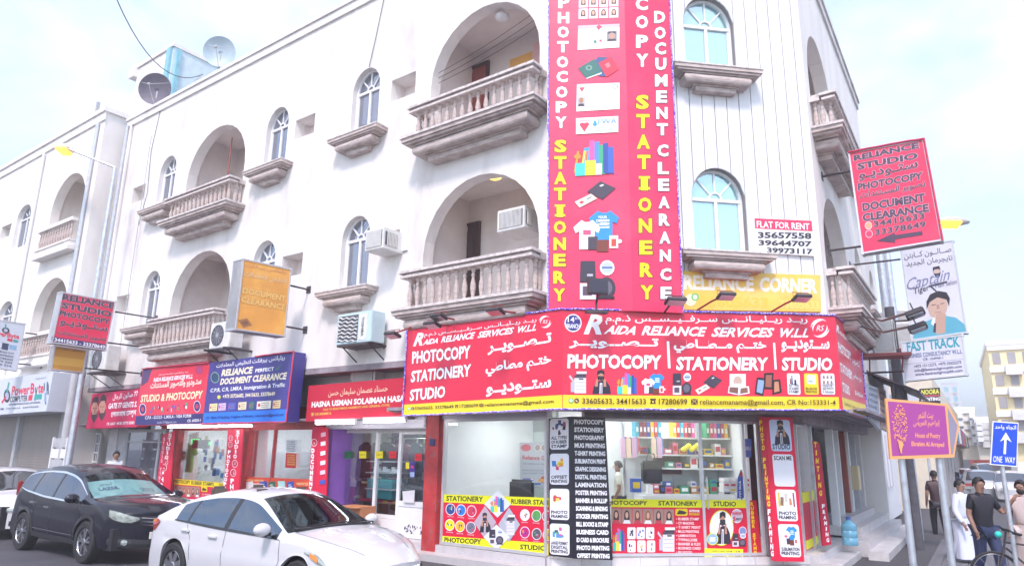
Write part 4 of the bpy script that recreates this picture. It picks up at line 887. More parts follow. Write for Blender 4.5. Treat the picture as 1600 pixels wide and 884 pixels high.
p.done(t); rope(t, F3, [(1325, 238.5), (1443.5, 217), (1473, 376)], .02, 'rope_red', .02)
mat('blade_white', (.66, .66, .74), .4, var=.05)
t, F3, p = blade('blade_sign', 'pale Captain barber box sign with a black haired man resting chin on hand', UR, (1328, 425), 90, [(1406, 389), (1489.5, 374), (1512.5, 520), (1425, 532)], 'blade_white', depth=.2, bars=[((1407, 405), 0), ((1421, 500), 0)])
p.text('صــالــون كــابتن', (1413, 407), (1487, 395.5), (1412, 396), '#5a5468', arab=True, bold=.005); p.text('تايجرمان الجديد', (1417, 418.5), (1489, 408.5), (1416, 408), '#5a5468', arab=True, bold=.005)
f = p.art([(1455, 417), (1470, 415), (1473, 433), (1458, 435)]); f(circ(.5, .55, .4, 12, .42), '#c8b0a8'); f([(.1, .55), (.15, .95), (.85, 1), (.9, .6), (.7, .75), (.3, .75)], '#2c2434'); f([(.1, .5), (.3, .05), (.7, .05), (.9, .5), (.7, .38), (.3, .38)], '#2c2434')
p.text('New', (1433, 439.5), (1443, 438), (1433, 436), '#8a84a0'); p.text('Captain', (1417.5, 453.5), (1484.5, 436.5), (1416.5, 436), '#7a7ca4', shear=.35); p.text('Tiger', (1427.5, 459.5), (1452, 453), (1427, 450.5), '#3a3850', bold=.01); p.text('Man Salon', (1462, 450), (1495, 443), (1461.5, 443), '#5a5878')
p.quad([(1451, 446), (1479, 439), (1480, 441.5), (1452, 448.5)], '#3a3850'); p.quad([(1451, 446), (1455, 446), (1467, 457.5), (1465, 458)], '#3a3850')
f = p.art([(1430, 460), (1500, 449), (1511, 520), (1424, 531)])
f([(.02, 0), (.06, .22), (.25, .36), (.42, .42), (.62, .44), (.84, .36), (.97, .2), (1, .0)], '#58a8c0'); f([(.36, .3), (.4, .46), (.6, .48), (.62, .3), (.5, .16)], '#e0e4ea')
f(circ(.5, .66, .2, 18, .26), '#c8a898'); f([(.27, .62), (.26, .8), (.34, .95), (.52, 1.0), (.7, .94), (.76, .8), (.73, .62), (.69, .78), (.5, .86), (.33, .78)], '#241e2c')
f(R_(.37, .7, .46, .715), '#2a2028'); f(R_(.55, .7, .64, .715), '#2a2028'); f([(.48, .6), (.47, .7), (.53, .7), (.54, .6)], '#b08c7c'); f(R_(.43, .53, .57, .54), '#9a5c5c')
f([(.46, .05), (.44, .36), (.47, .5), (.56, .52), (.66, .46), (.64, .32), (.62, .06)], '#c09c8c'); f([(.4, .1), (.42, .3), (.46, .3), (.45, .1)], '#3a3444'); p.done(t)
t, F3, p = blade('blade_sign', 'lilac FAST TRACK BUSINESS CONSULTANCY box sign under the barber sign', UR, (1328, 425), 90, [(1407, 534), (1505, 522), (1512.5, 586), (1414, 596)], 'blade_white', depth=.2, bars=[((1412, 580), 0)])
F_ft = F3
p.text('FAST TRACK', (1417.5, 549), (1500.5, 540.5), (1416, 534), '#2e9cae', bold=.03); p.text('BUSINESS CONSULTANCY W.L.L', (1416.5, 559.5), (1503.5, 551.5), (1415.5, 553), '#5a6c98', bold=.02); p.text('CR: 154949-1', (1442, 563), (1473.5, 560.5), (1442, 559), '#5a6088', bold=.02)
p.quad([(1413.5, 568.7), (1507, 560.2), (1507.1, 560.6), (1413.6, 569.1)], '#8a90b0')
for i, t_ in enumerate(('+973 13112273, +973 33622273', 'info@fasttrackgroupbh.com', 'www.fasttrackgroupbh.com')): p.text(t_, (1428+i, 574.3+i*6.3), (1502+i, 567.5+i*6.3), (1428+i, 570+i*6.3), '#4a4e78', bold=.02)
p.done(t)
# ================================================================== ground-floor shopfronts (inside the building thing: parts; goods and boards are things)
def bpart(name, fr, mb, m, smooth=False, label=None, kind=None):
    o = mb.build(name, m, None, smooth); relM(o, fr)
    if label: o['label'] = label
    if kind: o['kind'] = kind
    return o
X = lambda a, b=760, fr=GL, n=0.: fr.px(a, b, n)[0]
FZ = .38
mat('pillar_red', (.50, .035, .04), .55, var=.25, scale=5, bump=.15, stain=(.25, .16, .15), samt=.6, sscale=7, clip=(.55, .7))
mat('tile_white', (.70, .78, .76), .25, var=.03); mat('tile_joint', (.42, .46, .46), .8); mat('purple', (.28, .11, .50), .5, var=.1); mat('inner_white', (.74, .78, .79), .7, var=.04)
mat('shelf_white', (.72, .74, .75), .5); mat('step_marble', (.56, .53, .54), .4, var=.15, scale=3, stain=(.3, .27, .28), samt=.6, sscale=3)
mat('shutter', (.33, .29, .27), .5, metal=.2, var=.15, scale=6, stain=(.3, .26, .24), samt=.5, sscale=5, stretch=4); mat('shutter_grey', (.50, .50, .56), .45, metal=.3, var=.1)
# plinth and shop floors
bpart('plinth', GL, MB().slab([(LEFT_X, -3.2), (.0, -3.2), (0, .10), (-.0, .10), (LEFT_X, .10)], .0, FZ-.01), 'step_marble')
bpart('plinth', GC, MB().box(-.05, 4.55, -3.8, .13, .0, FZ-.012), 'step_marble')
bpart('step', GL, MB().box(LEFT_X, .1, .101, .42, 0, .25), 'step_marble'); bpart('step', GC, MB().box(-.2, 4.4, .131, .48, 0, .24), 'step_marble')
for i in range(9): bpart('plinth_slab', GC, MB().box(.02+i*.5, .02+i*.5+.49, .131, .145, .25, FZ-.014), 'marble')
# --- room of the corner stationery shop
u692, u857 = X(690), X(857)
bpart('party_wall', GL, MB().box(u692-.12, u692-.02, -3.0, -.12, FZ, 2.95), 'inner_white')
xte = GL.px(872, 700, -3)[0]; xcs = GC.px(952, 700, -3.3)[0]
bw = bpart('back_wall', GL, MB().box(u692, xte, -3.06, -3.0, FZ, 2.95), 'tile_joint')
_a, _b2 = GL.w(xte, -3.03, 0), GC.w(xcs, -3.3, 0); _pc = Fr(_a, math.degrees(atan2((_b2-_a).x, (_b2-_a).y))); bpart('inner_wall', _pc, MB().box(0, (_b2-_a).length, -.05, 0, FZ, 2.95), 'inner_white')
T0 = None; mat('tile_white', (.60, .68, .66), .25, var=.05); mat('tile_joint', (.28, .32, .32), .8)
for j in range(9):
    for i in range(8):
        x = u692+.02+i*.62+(j % 2)*.31; 
        if x+.6 > xte: continue
        m_ = MB().box(0, .596, 0, .012, 0, .28)
        if T0 is None: T0 = m_.build('tile', 'tile_white', None)
        o = T0 if (i == 0 and j == 0) else T0.copy()
        if o is not T0: COL.objects.link(o)
        relM(o, GL.sub(x, -3.0, FZ+.01+j*.3))
CB = -3.3
bpart('back_wall', GC, MB().box(xcs, 5.2, CB-.06, CB, FZ, 2.95), 'inner_white')
bpart('side_wall', GC, MB().box(4.5, 4.56, CB, -1.9, FZ, 2.95), 'inner_white')
bpart('ceiling', GC, MB().box(-.05, 4.56, -4.4, -.1, 2.96, 3.05), 'inner_white'); bpart('ceiling', GL, MB().box(u692-.1, 0, -3.6, -.1, 2.962, 3.052), 'inner_white')
bpart('floor', GC, MB().box(-.1, 4.4, CB, -.12, FZ-.009, FZ), 'marble'); bpart('floor', GL, MB().box(u692, 0, -3, -.12, FZ-.009, FZ+.001), 'marble')
lt = 0
for fr_, x, n in ((GL, -1.3, -1.4), (GC, 1.4, -1.3), (GC, 3.2, -1.3), (GC, 1.4, -2.5), (GC, 3.2, -2.5)):
    lt += 1; t = thing('ceiling_light', 'lit white ceiling panel, '+('over the left window room', 'front left in the stationery room', 'front right in the stationery room', 'back left in the stationery room', 'back right in the stationery room')[lt-1], 'ceiling light', fr_.sub(x, n, 2.93), 'lit ceiling panels in the corner shop'); MB().box(-.5, .5, -.12, .12, -.02, .0).build('diffuser', 'ceiling_lit', t); MB().box(-.53, .53, -.15, .15, .001, .025).build('housing', 'white_frame', t)
# --- glazing
def glazing(fr, x0, x1, z0, z1, bars=(), hbars=(), m='aluminium', n=0., w=.05, glass='shop_glass', name='shop_window'):
    W_ = bpy.data.objects.new(name, None); COL.objects.link(W_); relM(W_, fr.sub(x0, n, z0)); L_, H_ = x1-x0, z1-z0
    mb = MB().box(0, w, -.04, .04, 0, H_).box(L_-w, L_, -.04, .04, 0, H_).box(w, L_-w, -.039, .039, 0, w).box(w, L_-w, -.039, .039, H_-w, H_)
    for b in bars: mb.box(b-x0-w/2, b-x0+w/2, -.035, .035, w, H_-w)
    for z in hbars: mb.box(w, L_-w, -.03, .03, z-z0-.02, z-z0+.02)
    mb.build('frame', m, W_)
    xs = [x0]+sorted(bars)+[x1]
    for a, b in zip(xs, xs[1:]): MB().box(a-x0+w/2, b-x0-w/2, -.004, .004, w*.6, H_-w*.6).build('pane', glass, W_)
    return W_
zt = 2.62
glazing(GL, X(692), X(856), FZ, zt); bpart('lintel', GL, MB().box(X(690), 0, -.1, .06, zt, 2.95), 'shutter_grey')
xa, xb = X(957, 760, GC), X(1189, 760, GC)
glazing(GC, xa-.35, xb, FZ, zt, bars=(X(1097, 760, GC), X(1165, 760, GC)), w=.045); bpart('shutter_box', GC, MB().box(xa-.5, xb+.9, -.1, .10, zt, 2.93).box(xa-.5, xb+.9, .1, .13, zt+.02, zt+.06).box(xa-.5, xb+.9, .1, .12, zt+.16, zt+.19), 'soffit')
bpart('jamb', GC, MB().box(xb+.01, xb+.07, -.1, .08, FZ, zt).box(xb+.1, xb+.2, -.1, .04, FZ, zt).box(xb+.23, xb+.3, -.1, .07, FZ, zt), 'soffit')
t = thing('door_handle', 'tall steel pull handle on the glass door of the corner shop', 'handle', GC.sub(X(1107, 800, GC, .07), .07, 0)); z0_, z1_ = GC.px(1107, 795, .07)[1], GC.px(1107, 745, .07)[1]
MB().tube([(0, 0, z0_), (0, 0, z1_)], .016, 8).build('bar', 'steel', t, smooth=True); MB().tube([(0, 0, z0_+.06), (0, .06, z0_+.06)], .009, 6).tube([(0, 0, z1_-.06), (0, .06, z1_-.06)], .009, 6).build('mount', 'steel', t)
# --- window posters (films on the glass)
def film(name, label, fr, q, m, n=.012):
    c = fr.px(*q[3], n); F2 = fr.sub(c[0], n, c[1]); t = thing(name, label, 'poster', F2); MB().prism([F2.px(a, b) for a, b in q], -.004, 0).build('sheet', m, t); return t, F2, Print(F2, .001)
LIME = '#e4e414'; PR = '#d8103c'
t, F2, p = film('window_poster', 'lime and red STATIONERY PHOTOCOPY film with round pictures on the left corner window', GL, [(694, 771.5), (857, 777), (857, 867), (690.5, 851)], PR)
p.quad([(694, 771.5), (857, 777), (857, 791), (693.6, 784)], LIME); p.quad([(690.8, 836.5), (857, 848), (857, 867), (690.5, 851)], LIME)
p.text('STATIONERY', (697.5, 781.5), (755, 783.2), (697.8, 773.8), BLK, bold=.03); p.text('RUBBER STAMPS', (799, 786), (866, 788.5), (799, 778.8), BLK, bold=.03)
p.text('PHOTOCOPY', (694.3, 846), (752, 849.5), (694.7, 838.5), BLK, bold=.03); p.text('STUDIO', (812.5, 857), (853, 859.5), (812.8, 849.5), BLK, bold=.03)
k = 0
for cx, cy, c in ((704, 795, '#2a4a8c'), (720.5, 796.5, '#2a78d0'), (737, 798, '#c83858'), (703, 819.5, '#f2e020'), (719, 821.5, '#f0c020'), (736, 823.5, '#7a7484'), (820.5, 804, '#e8dcd8'), (838.5, 805, '#58a048'), (855, 806, '#c04048'), (820.5, 831, '#c01878'), (839, 833.5, '#5a5464'), (856, 835, '#d8b820')):
    f = a_logo(p, cx, cy, 7.6, 9.2, '#f0ecf0', c); a_goods(in_box(f, .22, .2, .82, .8), k, 6); k += 1
    p.text('Stationery' if k % 2 else 'Printing', (cx-5, cy+12), (cx+5, cy+12.3), (cx-5, cy+9.8), '#f0d8e0')
def diamond(pr, cx, cy, rx, ry, m, fn=None):
    f = pr.art([(cx-rx, cy-ry), (cx+rx, cy-ry), (cx+rx, cy+ry), (cx-rx, cy+ry)]); f([(.5, 0), (1, .5), (.5, 1), (0, .5)], m)
    if fn: fn(in_box(f, .22, .2, .78, .8))
diamond(p, 778, 787, 21, 21, '#d8dce8', a_stationery); diamond(p, 758.5, 815.5, 17.5, 26, '#b8a8b4', a_person_cam); diamond(p, 796, 819, 17, 27, '#b0b4c0', a_printer); diamond(p, 776.5, 838.5, 20.5, 20, '#dce0ea', a_stamp)
p.done(t)
t, F2, p = film('window_poster', 'lime and red PHOTOCOPY STATIONERY film with a portrait row on the corner door glass', GC, [(955, 779), (1168, 780.5), (1168.5, 869), (957, 866)], PR)
p.quad([(955, 779), (1168, 780.5), (1168, 793), (955, 791.5)], LIME)
p.text('PHOTOCOPY', (945, 787.3), (1011.5, 788.6), (945, 780.8), BLK, bold=.03); p.text('STATIONERY', (1028.5, 788.7), (1090, 789.6), (1028.5, 781.8), BLK, bold=.03); p.text('STUDIO', (1114.5, 789.8), (1150, 790.3), (1114.5, 782.5), BLK, bold=.03)
f = p.art([(955, 793), (1054, 795), (1054, 818), (955, 817)]); a_faces(f, 6, 1, '#a88478', ('#2a1820', '#1c141c', '#6a4030', '#8a5a38', '#3a2a34', '#241a20'), '#d8a48c', ('#c04050', '#c8b8c0', '#e8e4e8', '#b8808c'), .012)
a_stationery(p.art(bx4(957, 824, 977, 860))); a_printer(p.art(bx4(1027, 822, 1055, 861)))
k = 0
for y0 in (823, 843.5):
    for x0, c in ((980, '#3a3440'), (994.5, '#2a78d0'), (1009, '#2a2430')) if y0 < 830 else ((980, '#d8dce4'), (995.5, '#e8b040'), (1010.5, '#70b848')):
        f = p.art(bx4(x0, y0, x0+13, y0+18.5)); f(rrect(0, 0, 1, 1, .15, .12), '#ece8ee'); a_goods(in_box(f, .12, .1, .85, .88), 40+k, 6, (c, c, '#c8c4cc', '#302838')); k += 1
f = p.art(bx4(1055, 794, 1074, 805)); f(rrect(0, 0, 1, 1, .12, .2), '#e8c818'); f([(.1, .2), (.3, .8), (.6, .7), (.95, .5), (.8, .2)], '#3a3430'); p.text('OUTDOOR', (1076, 799), (1092.5, 799.4), (1076, 795.3), WHT, bold=.04); p.text('PHOTOGRAPHY', (1076, 804), (1092.5, 804.4), (1076, 800.6), LIME, bold=.02)
for i, t_ in enumerate(('RUBBER STAMP', 'CV MAKING', 'T-SHIRT PRINT', 'MUG PRINTING', 'LAMINATION', 'TYPING JOBS', 'BANNER & FLEX', 'BUSINESS CARD', 'BILLBOOK')):
    y = 811.8+i*6.5; p.text('• '+t_, (1056, y), (1060+len(t_)*2.62, y+.4), (1056, y-4.2), '#f4e0e4', bold=.02)
f = p.art(bx4(1108, 796, 1146, 852)); f(circ(.5, .5, .5, 28), LIME); f(circ(.5, .5, .47, 28), '#f0eef2'); a_person_cam(p.art(bx4(1116, 798, 1142, 849)))
f = a_logo(p, 1151, 805.5, 9, 11, '#f0e4ea', '#c8b8c8'); p.text('5', (1144.5, 813), (1148.5, 813), (1144.5, 806), PR, bold=.04); p.text('PASSPORT', (1143, 803), (1159, 803.2), (1143, 799), PR, bold=.03); p.text('MINUTES', (1149.5, 811.5), (1159, 811.7), (1149.5, 808), BLK, bold=.02)
f = a_logo(p, 1113, 841.5, 9, 9.5, LIME, '#90b4d4'); f(R_(.25, .3, .75, .66), '#e0e8f0'); f = a_logo(p, 1160, 829, 6, 7, '#f0eef2', '#8090c0'); a_stamp(p.art(bx4(1144, 833, 1166, 853)))
p.quad([(1100, 855.5), (1160, 857), (1160, 871.5), (1100, 870)], '#f2ee28'); p.text('SHORT & LARGE : 8.00 AM - 11.00 PM', (1112, 861.2), (1155, 862), (1112, 858.4), BLK, bold=.02); f = a_logo(p, 1106, 864.5, 3, 3.4, BLK); p.text('33605633, 33378649', (1112, 868.3), (1158, 869.6), (1112, 863.4), BLK, bold=.03)
p.done(t)
def vstack(pr, s, x0, y0, x1, y1, w, m, sp=.22, bold=.045, h=None):
    n = len(s)
    for i, ch in enumerate(s):
        if ch == ' ': continue
        tt = (i+.5)/n; cx, cy = x0+(x1-x0)*tt, y0+(y1-y0)*tt; hh = h or (y1-y0)/n*(1-sp); ww = w*(.4 if ch == 'I' else 1); pr.text(ch, (cx-ww/2, cy+hh/2), (cx+ww/2, cy+hh/2), (cx-ww/2, cy-hh/2), m, bold=bold)
t, F2, p = film('window_poster', 'narrow dark red strip with stacked yellow RUBBER STAMP letters', GC, [(1171.5, 781), (1182, 781), (1191, 869), (1174, 868.5)], '#c01030')
vstack(p, 'RUBBER STAMP', 1174.5, 783, 1180.5, 866, 4.8, '#f0c818'); p.done(t)

# --- black list board (two faces) at the corner pillar
c = GC.px(893.5, 760, .38); BF = GC.sub(c[0], .38, 0); BL = Fr(BF.o, AZL-12)
t = thing('list_board', 'black two sided board listing printing services in white capitals, with four picture cards', 'board', BF)
mat('board_black', (.012, .010, .022), .35)
def facep(fr, root, rfr, q, m, depth=.03, name='face'): o = MB().prism([fr.px(a, b) for a, b in q], -depth, 0).build(name, m); return onto(o, fr, root, rfr)
facep(BF, t, BF, [(893.5, 650), (945.5, 652.5), (957.5, 874.5), (896, 872)], 'board_black'); facep(BL, t, BF, [(857.5, 653.5), (893.5, 650), (896, 872), (857.5, 867)], 'board_black')
p = Print(BF); rows = ['PHOTOCOPY', 'STATIONERY', 'PHOTOGRAPHY', 'MUG PRINTING', 'T-SHIRT PRINTING', 'SUBLIMATION PRINT', 'GRAPHIC DESIGNING', 'DIGITAL PRINTING', 'LAMINATION', 'POSTER PRINTING', 'BANNER & ROLLUP', 'SCANNING & BINDING', 'STICKER PRINTING', 'BILL BOOKS & STAMP', 'BUSINESS CARD', 'ID CARD & BROCHURE', 'PHOTO PRINTING', 'OFFSET PRINTING']
for i, s_ in enumerate(rows):
    y = 661.6+i*12.28; p.text(s_, (896.8+i*.27, y), (943.6+i*.52, y+.9), (896.8+i*.27, y-7), WHT, bold=.05)
onto(p.done(None), BF, t, BF)
p = Print(BL); cards = [('ALL TYPES', 'OF RUBBER', 'STAMP'), ('OFFSET', 'PRINTING'), ('PHOTO', 'FRAMING'), ('LARGE FORMAT', 'DIGITAL', 'PRINTING')]
for i, s_ in enumerate(cards):
    y0, y1 = 654+i*54.3, 702+i*54.3; xl, xr = 859.3, 888.5+i*.5; dy = -1.2+i*.9
    f = p.art([(xl, y0), (xr, y0+dy), (xr, y1+dy+.8), (xl, y1)]); f(rrect(0, 0, 1, 1, .14, .09), '#eceaf0')
    a_goods(in_box(f, .1, .45, .9, .95), 60+i, 9, (('#3a5488', '#302838', '#6080a8', '#a8485c'), ('#d84070', '#f0a020', '#3888c8', '#e8d840'), ('#e8d060', '#c84048', '#e8e4e0', '#88a0a8'), ('#78b848', '#4890c8', '#c858a0', '#48486c'))[i])
    for k, w_ in enumerate(s_):
        yy = y1-2.5-(len(s_)-1-k)*6.6; p.text(w_, (xl+2, yy), (xr-2.5, yy+dy), (xl+2, yy-5), '#2a2438', bold=.03)
onto(p.done(None), BL, t, BF)
# --- red board on the right pillar (two faces)
c = GC.px(1197, 760, .22); NFr = GC.sub(c[0]+.12, .4, 0); c = NFr.px(1197.5, 760); RF = NFr.sub(c[0], 0, 0); RL = Fr(RF.o, AZC+32)
t = thing('list_board', 'red pillar board with PHOTO PRINTING FRAMING letters and four white picture cards', 'board', RF)
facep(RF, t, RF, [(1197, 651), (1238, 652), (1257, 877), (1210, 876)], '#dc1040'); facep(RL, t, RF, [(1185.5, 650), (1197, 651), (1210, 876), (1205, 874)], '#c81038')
p = Print(RL); vstack(p, 'PHOTO PRINTING', 1188.2, 655, 1201.5, 791, 4.6, YEL); vstack(p, ' FRAMING', 1200.5, 783, 1207.2, 869, 4.4, WHT); onto(p.done(None), RL, t, RF)
p = Print(RF)
for i, s_ in enumerate((('STUDIO',), ('SCAN ME',), ('PHOTO', 'FRAMING'), ('SUBLIMATION', 'PRINTING'))):
    x0, x1, y0, y1 = [(1201, 1233.5, 655, 704), (1206, 1238.5, 709, 759), (1211, 1242.5, 764, 813), (1215, 1247.5, 818, 869)][i]; dx = 4.5
    f = p.art([(x0, y0), (x1, y0+.6), (x1+dx, y1+.8), (x0+dx, y1)]); f(rrect(0, 0, 1, 1, .13, .09), '#c8d4ee' if i == 0 else '#f0eef2')
    if i == 0: a_person_cam(in_box(f, .12, .22, .95, 1)); 
    elif i == 2: a_frames(in_box(f, .15, .42, .85, .92), False); f(R_(.1, .45, .2, .9), '#d8c040'); f(R_(.84, .45, .92, .9), '#a04848')
    elif i == 3: a_shirts(in_box(f, .1, .35, .95, .95))
    if i == 1: p.text('SCAN ME', (x0+3, y0+9), (x1-1.5, y0+9.4), (x0+2.5, y0+2.5), '#2a2438', bold=.03)
    else:
        for k, w_ in enumerate(s_):
            yy = y1-3-(len(s_)-1-k)*6.6; p.text(w_, (x0+dx+1.5, yy), (x1+dx-3, yy+.5), (x0+dx+1, yy-(8 if i == 0 else 5.4)), '#2a2438', bold=.03)
onto(p.done(None), RF, t, RF)

# --- purple clothes shop
xl, xr = X(515), X(668)
bpart('pillar', GL, MB().box(X(668.5), X(689), -.15, .12, .24, 2.95), 'pillar_red', label='chipped red painted pillar')
t = thing('number_plate', 'small blue house number plate on the red pillar', 'plate', GL.sub(X(672, 690, GL, .12), .125, GL.px(672, 696, .12)[1])); MB().box(0, .13, 0, .012, 0, .13).build('plate', '#2a2c68', t); p = Print(GL.sub(X(672, 690, GL, .12), .138, GL.px(672, 696, .12)[1])); p.text('5', (674, 694), (677.5, 694), (674, 688), WHT); p.done(t)
bpart('shutter_box', GL, MB().box(xl-.1, xr+.02, -.3, .14, 2.45, 2.93), 'shutter_grey')
for i in range(6): bpart('shutter_slat', GL, MB().box(xl-.05, xr, .141, .158, 2.47+i*.075, 2.47+i*.075+.06), 'shutter_grey')
bpart('reveal', GL, MB().box(xl-.2, xl+.1, -.45, .1, FZ, 2.45).box(xl-.62, xl-.52, -3.2, -.44, FZ, 2.7), 'purple')
bpart('back_wall', GL, MB().box(xl-.5, xr, -3.2, -3.1, FZ, 2.95), 'interior'); bpart('floor', GL, MB().box(xl-.5, xr, -3.1, -.4, FZ-.008, FZ+.002), 'grey_paint'); RZ = GL.px(600, 809, -.32)[1]; bpart('side_wall', GL, MB().box(xr, xr+.05, -3.1, -.4, FZ, 2.95), 'room_dark'); bpart('ceiling', GL, MB().box(xl-.5, xr, -3.1, -.15, 2.7, 2.78), 'purple')
NS = -.32; b1, b2 = X(590, 700, GL, NS), X(628, 700, GL, NS)
glazing(GL, X(525, 700, GL, NS), xr-.02, RZ+.005, 2.45, bars=(b1,), m='white_frame', n=NS, w=.07)
bpart('stall_riser', GL, MB().box(X(525, 700, GL, NS), b2-.03, NS-.05, NS+.05, FZ, RZ), 'white_frame')
dr = bpy.data.objects.new('door', None); COL.objects.link(dr); relM(dr, GL.sub(b2, NS+.07, FZ)); w_ = xr-b2-.03
MB().box(0, .08, -.02, .03, 0, 2.07).box(w_-.08, w_, -.02, .03, 0, 2.07).box(.08, w_-.08, -.02, .03, 1.97, 2.07).box(.08, w_-.08, -.02, .03, .58, .68).box(.08, w_-.08, -.02, .03, 0, .08).build('frame', 'white_frame', dr); MB().box(.08, w_-.08, -.005, .015, .08, .58).build('panel', 'white_frame', dr); MB().box(.08, w_-.08, .0, .006, .68, 1.97).build('pane', 'shop_glass', dr)
# scribbled notices on the door panel
F_d = GL.sub(0, NS+.09, 0); t = thing('notice', 'row of black and white handwritten notices on the lower door panel', 'notice', F_d); p = Print(F_d); p.quad([(630, 817), (667, 817), (667, 839), (630, 837)], '#e8e6ea')
rr = random.Random(4)
for i in range(46): x, y = rr.uniform(631, 664), rr.uniform(819, 834); p.quad([(x, y), (x+rr.uniform(.6, 2.4), y+rr.uniform(-1, 1)), (x+rr.uniform(.5, 2), y+rr.uniform(1, 4)), (x+rr.uniform(-.5, .4), y+rr.uniform(1, 4))], '#2a2838')
p.done(t)
for i, (x, c, nm) in enumerate(((543, '#2c7a4c', 'green'), (566.5, '#f0e010', 'yellow nearer the green one'), (592.5, '#f0e010', 'yellow beside the red one'), (613.5, '#e02030', 'red left of the door frame'), (653.5, '#e02030', 'red on the door glass'))):
    y = 710+(4 if x > 640 else 0); F2 = GL.sub(0, NS+.06+(.07 if x > 630 else 0), 0); t = thing('price_tag', 'square price card taped to clothes shop glass, '+nm, 'card', F2); p = Print(F2); MB().prism([F2.px(a, b) for a, b in bx4(x-5.5, y-5.5, x+5.5, y+5.5)], -.003, 0).build('card', c, t); p.text('2 for 5', (x-4, y+1.5), (x+4, y+1), (x-4, y-1.5), '#503020'); p.done(t)
F2 = GL.sub(0, NS+.14, 0)
t = thing('notice', 'blank white paper sheet taped on the clothes shop door glass', 'notice', F2); MB().prism([F2.px(a, b) for a, b in ((629, 767), (648, 765), (647, 785), (629.5, 784))], -.003, 0).build('sheet', '#dcd8dc', t)
t = thing('sticker', 'purple and yellow sticker on the clothes shop door glass', 'sticker', F2); MB().prism([F2.px(a, b) for a, b in bx4(640, 721, 648, 745)], -.003, 0).build('sheet', '#4a2c90', t); p = Print(F2); p.rect(634, 722, 639.5, 732, '#f0e010'); p.rect(641, 737, 647.5, 744.5, '#a8c0e0'); p.rect(642, 727, 646.5, 731, '#d84080'); p.done(t)
mat('cloth_red', (.42, .02, .07), .8, var=.3, scale=9, bump=.2); mat('mannequin', (.72, .68, .68), .5); mat('foam_white', (.8, .8, .82), .6)
def gpos(px_, py_, n, fr=GL): x, z = fr.px(px_, py_, n); return fr.sub(x, n, z)
t = thing('ceiling_light', 'added light panel brightening the purple clothes shop', 'ceiling light', GL.sub((xl+xr)/2, -1.0, 2.68)); MB().box(-.6, .6, -.05, .05, -.02, 0).build('diffuser', 'ceiling_lit', t); MB().box(-.82, .82, -.14, .14, .001, .015).build('housing', 'white_frame', t)  # panel added only to brighten the clothes shop, no known lamp
# mannequin torso with red dress
fr_ = gpos(543, 792, -.7); t = thing('mannequin', 'white headless shop mannequin in a crimson strap dress', 'mannequin', fr_)
MB().lathe([(.05, .74), (.055, .70), (.06, .66), (.17, .60), (.20, .54), (.19, .44)], seg=16, X=Matrix.Scale(.62, 4, (0, 1, 0))).build('torso', 'mannequin', t, smooth=True)
MB().lathe([(.185, .46), (.2, .40), (.17, .24), (.16, .16), (.24, -.1), (.30, -.4), (.31, -.5)], seg=20, X=Matrix.Scale(.66, 4, (0, 1, 0))).build('dress', 'cloth_red', t, smooth=True)
MB().box(-.13, -.11, .09, .1, .4, .62).box(.11, .13, .09, .1, .4, .62).build('strap', 'cloth_red', t); MB().box(-.05, .04, .135, .14, .3, .42).build('tag', 'foam_white', t)
cols = ['#2a2030', '#6a2c50', '#303850', '#8a7080', '#1c1824', '#704858', '#c8c0c8', '#48303c', '#3c5848', '#a04860']
rr = random.Random(9)
cnames = ['black', 'wine', 'slate blue', 'mauve', 'near black', 'rose brown', 'pale grey', 'plum', 'sage green', 'raspberry']
for i in range(44):
    x = xl-.3+(i % 22)*(xr-xl+.1)/22; low = i >= 22; n = -1.1-rr.uniform(0, .9); l = rr.uniform(.6, .95); c = cols[(i*7+i//10) % 10]; z = 1.42 if low else 2.22
    t = thing('garment', cnames[(i*7+i//10) % 10]+' garment on a hanger, '+('lower' if low else 'upper')+' rail of the purple clothes shop', 'garment', GL.sub(x, n, z), 'garments hanging in the clothes shop'); w = rr.uniform(.1, .22); a = rr.uniform(-.05, .05)
    MB().prism([(-w, -.12), (-.03, -.02), (.03, -.02), (w, -.12), (w+.03+a, -l), (a, -l-.04), (-w-.02+a, -l)], -.03, .03).build('cloth', c, t); MB().tube([(-w, 0, -.1), (0, 0, -.03), (0, 0, .06)], .006, 4).tube([(w, 0, -.1), (0, 0, -.03)], .006, 4).build('hanger', 'foam_white', t)
rs = random.Random(31); cl2 = [('#d02868', 'magenta'), ('#e8d8c0', 'cream'), ('#2c6848', 'green'), ('#c8a030', 'mustard'), ('#38305c', 'indigo'), ('#b8b8c4', 'silver'), ('#a82838', 'red'), ('#e890a8', 'pink')]
for i in range(30):
    a = 556+(i % 10)*7.2+rs.uniform(-1, 1); row = i//10; x, _ = GL.px(a, 780, -.8-.25*row); z = (.95, 1.3, 1.62)[row]; c, nm = cl2[rs.randrange(8)]
    t = thing('folded_clothes', nm+' folded garments piled behind the clothes shop glass, '+('bottom', 'middle', 'top')[row]+' row', 'clothes', GL.sub(x, -.8-.25*row, z), 'folded garments in the clothes shop window'); k = rs.randint(1, 3)
    for j in range(k): MB().box(-.1+rs.uniform(-.01, .01), .1, -.09, .09, j*.05, j*.05+.045).build('garment', c if j % 2 == 0 else cl2[rs.randrange(8)][0], t, bevel=.01)
for row in range(3): bpart('display_shelf', GL, MB().box(GL.px(550, 780, -.8-.25*row)[0], GL.px(628, 780, -.8-.25*row)[0], -.95-.25*row, -.66-.25*row, (.93, 1.28, 1.6)[row], (.948, 1.298, 1.618)[row]), 'wood_dark')
bpart('hanging_rail', GL, MB().tube([(xl+.2, 1.9, 2.29), (xr-.1, 1.9, 2.29)], .012).tube([(xl+.2, 1.4, 2.29), (xr-.1, 1.4, 2.29)], .012), 'steel')
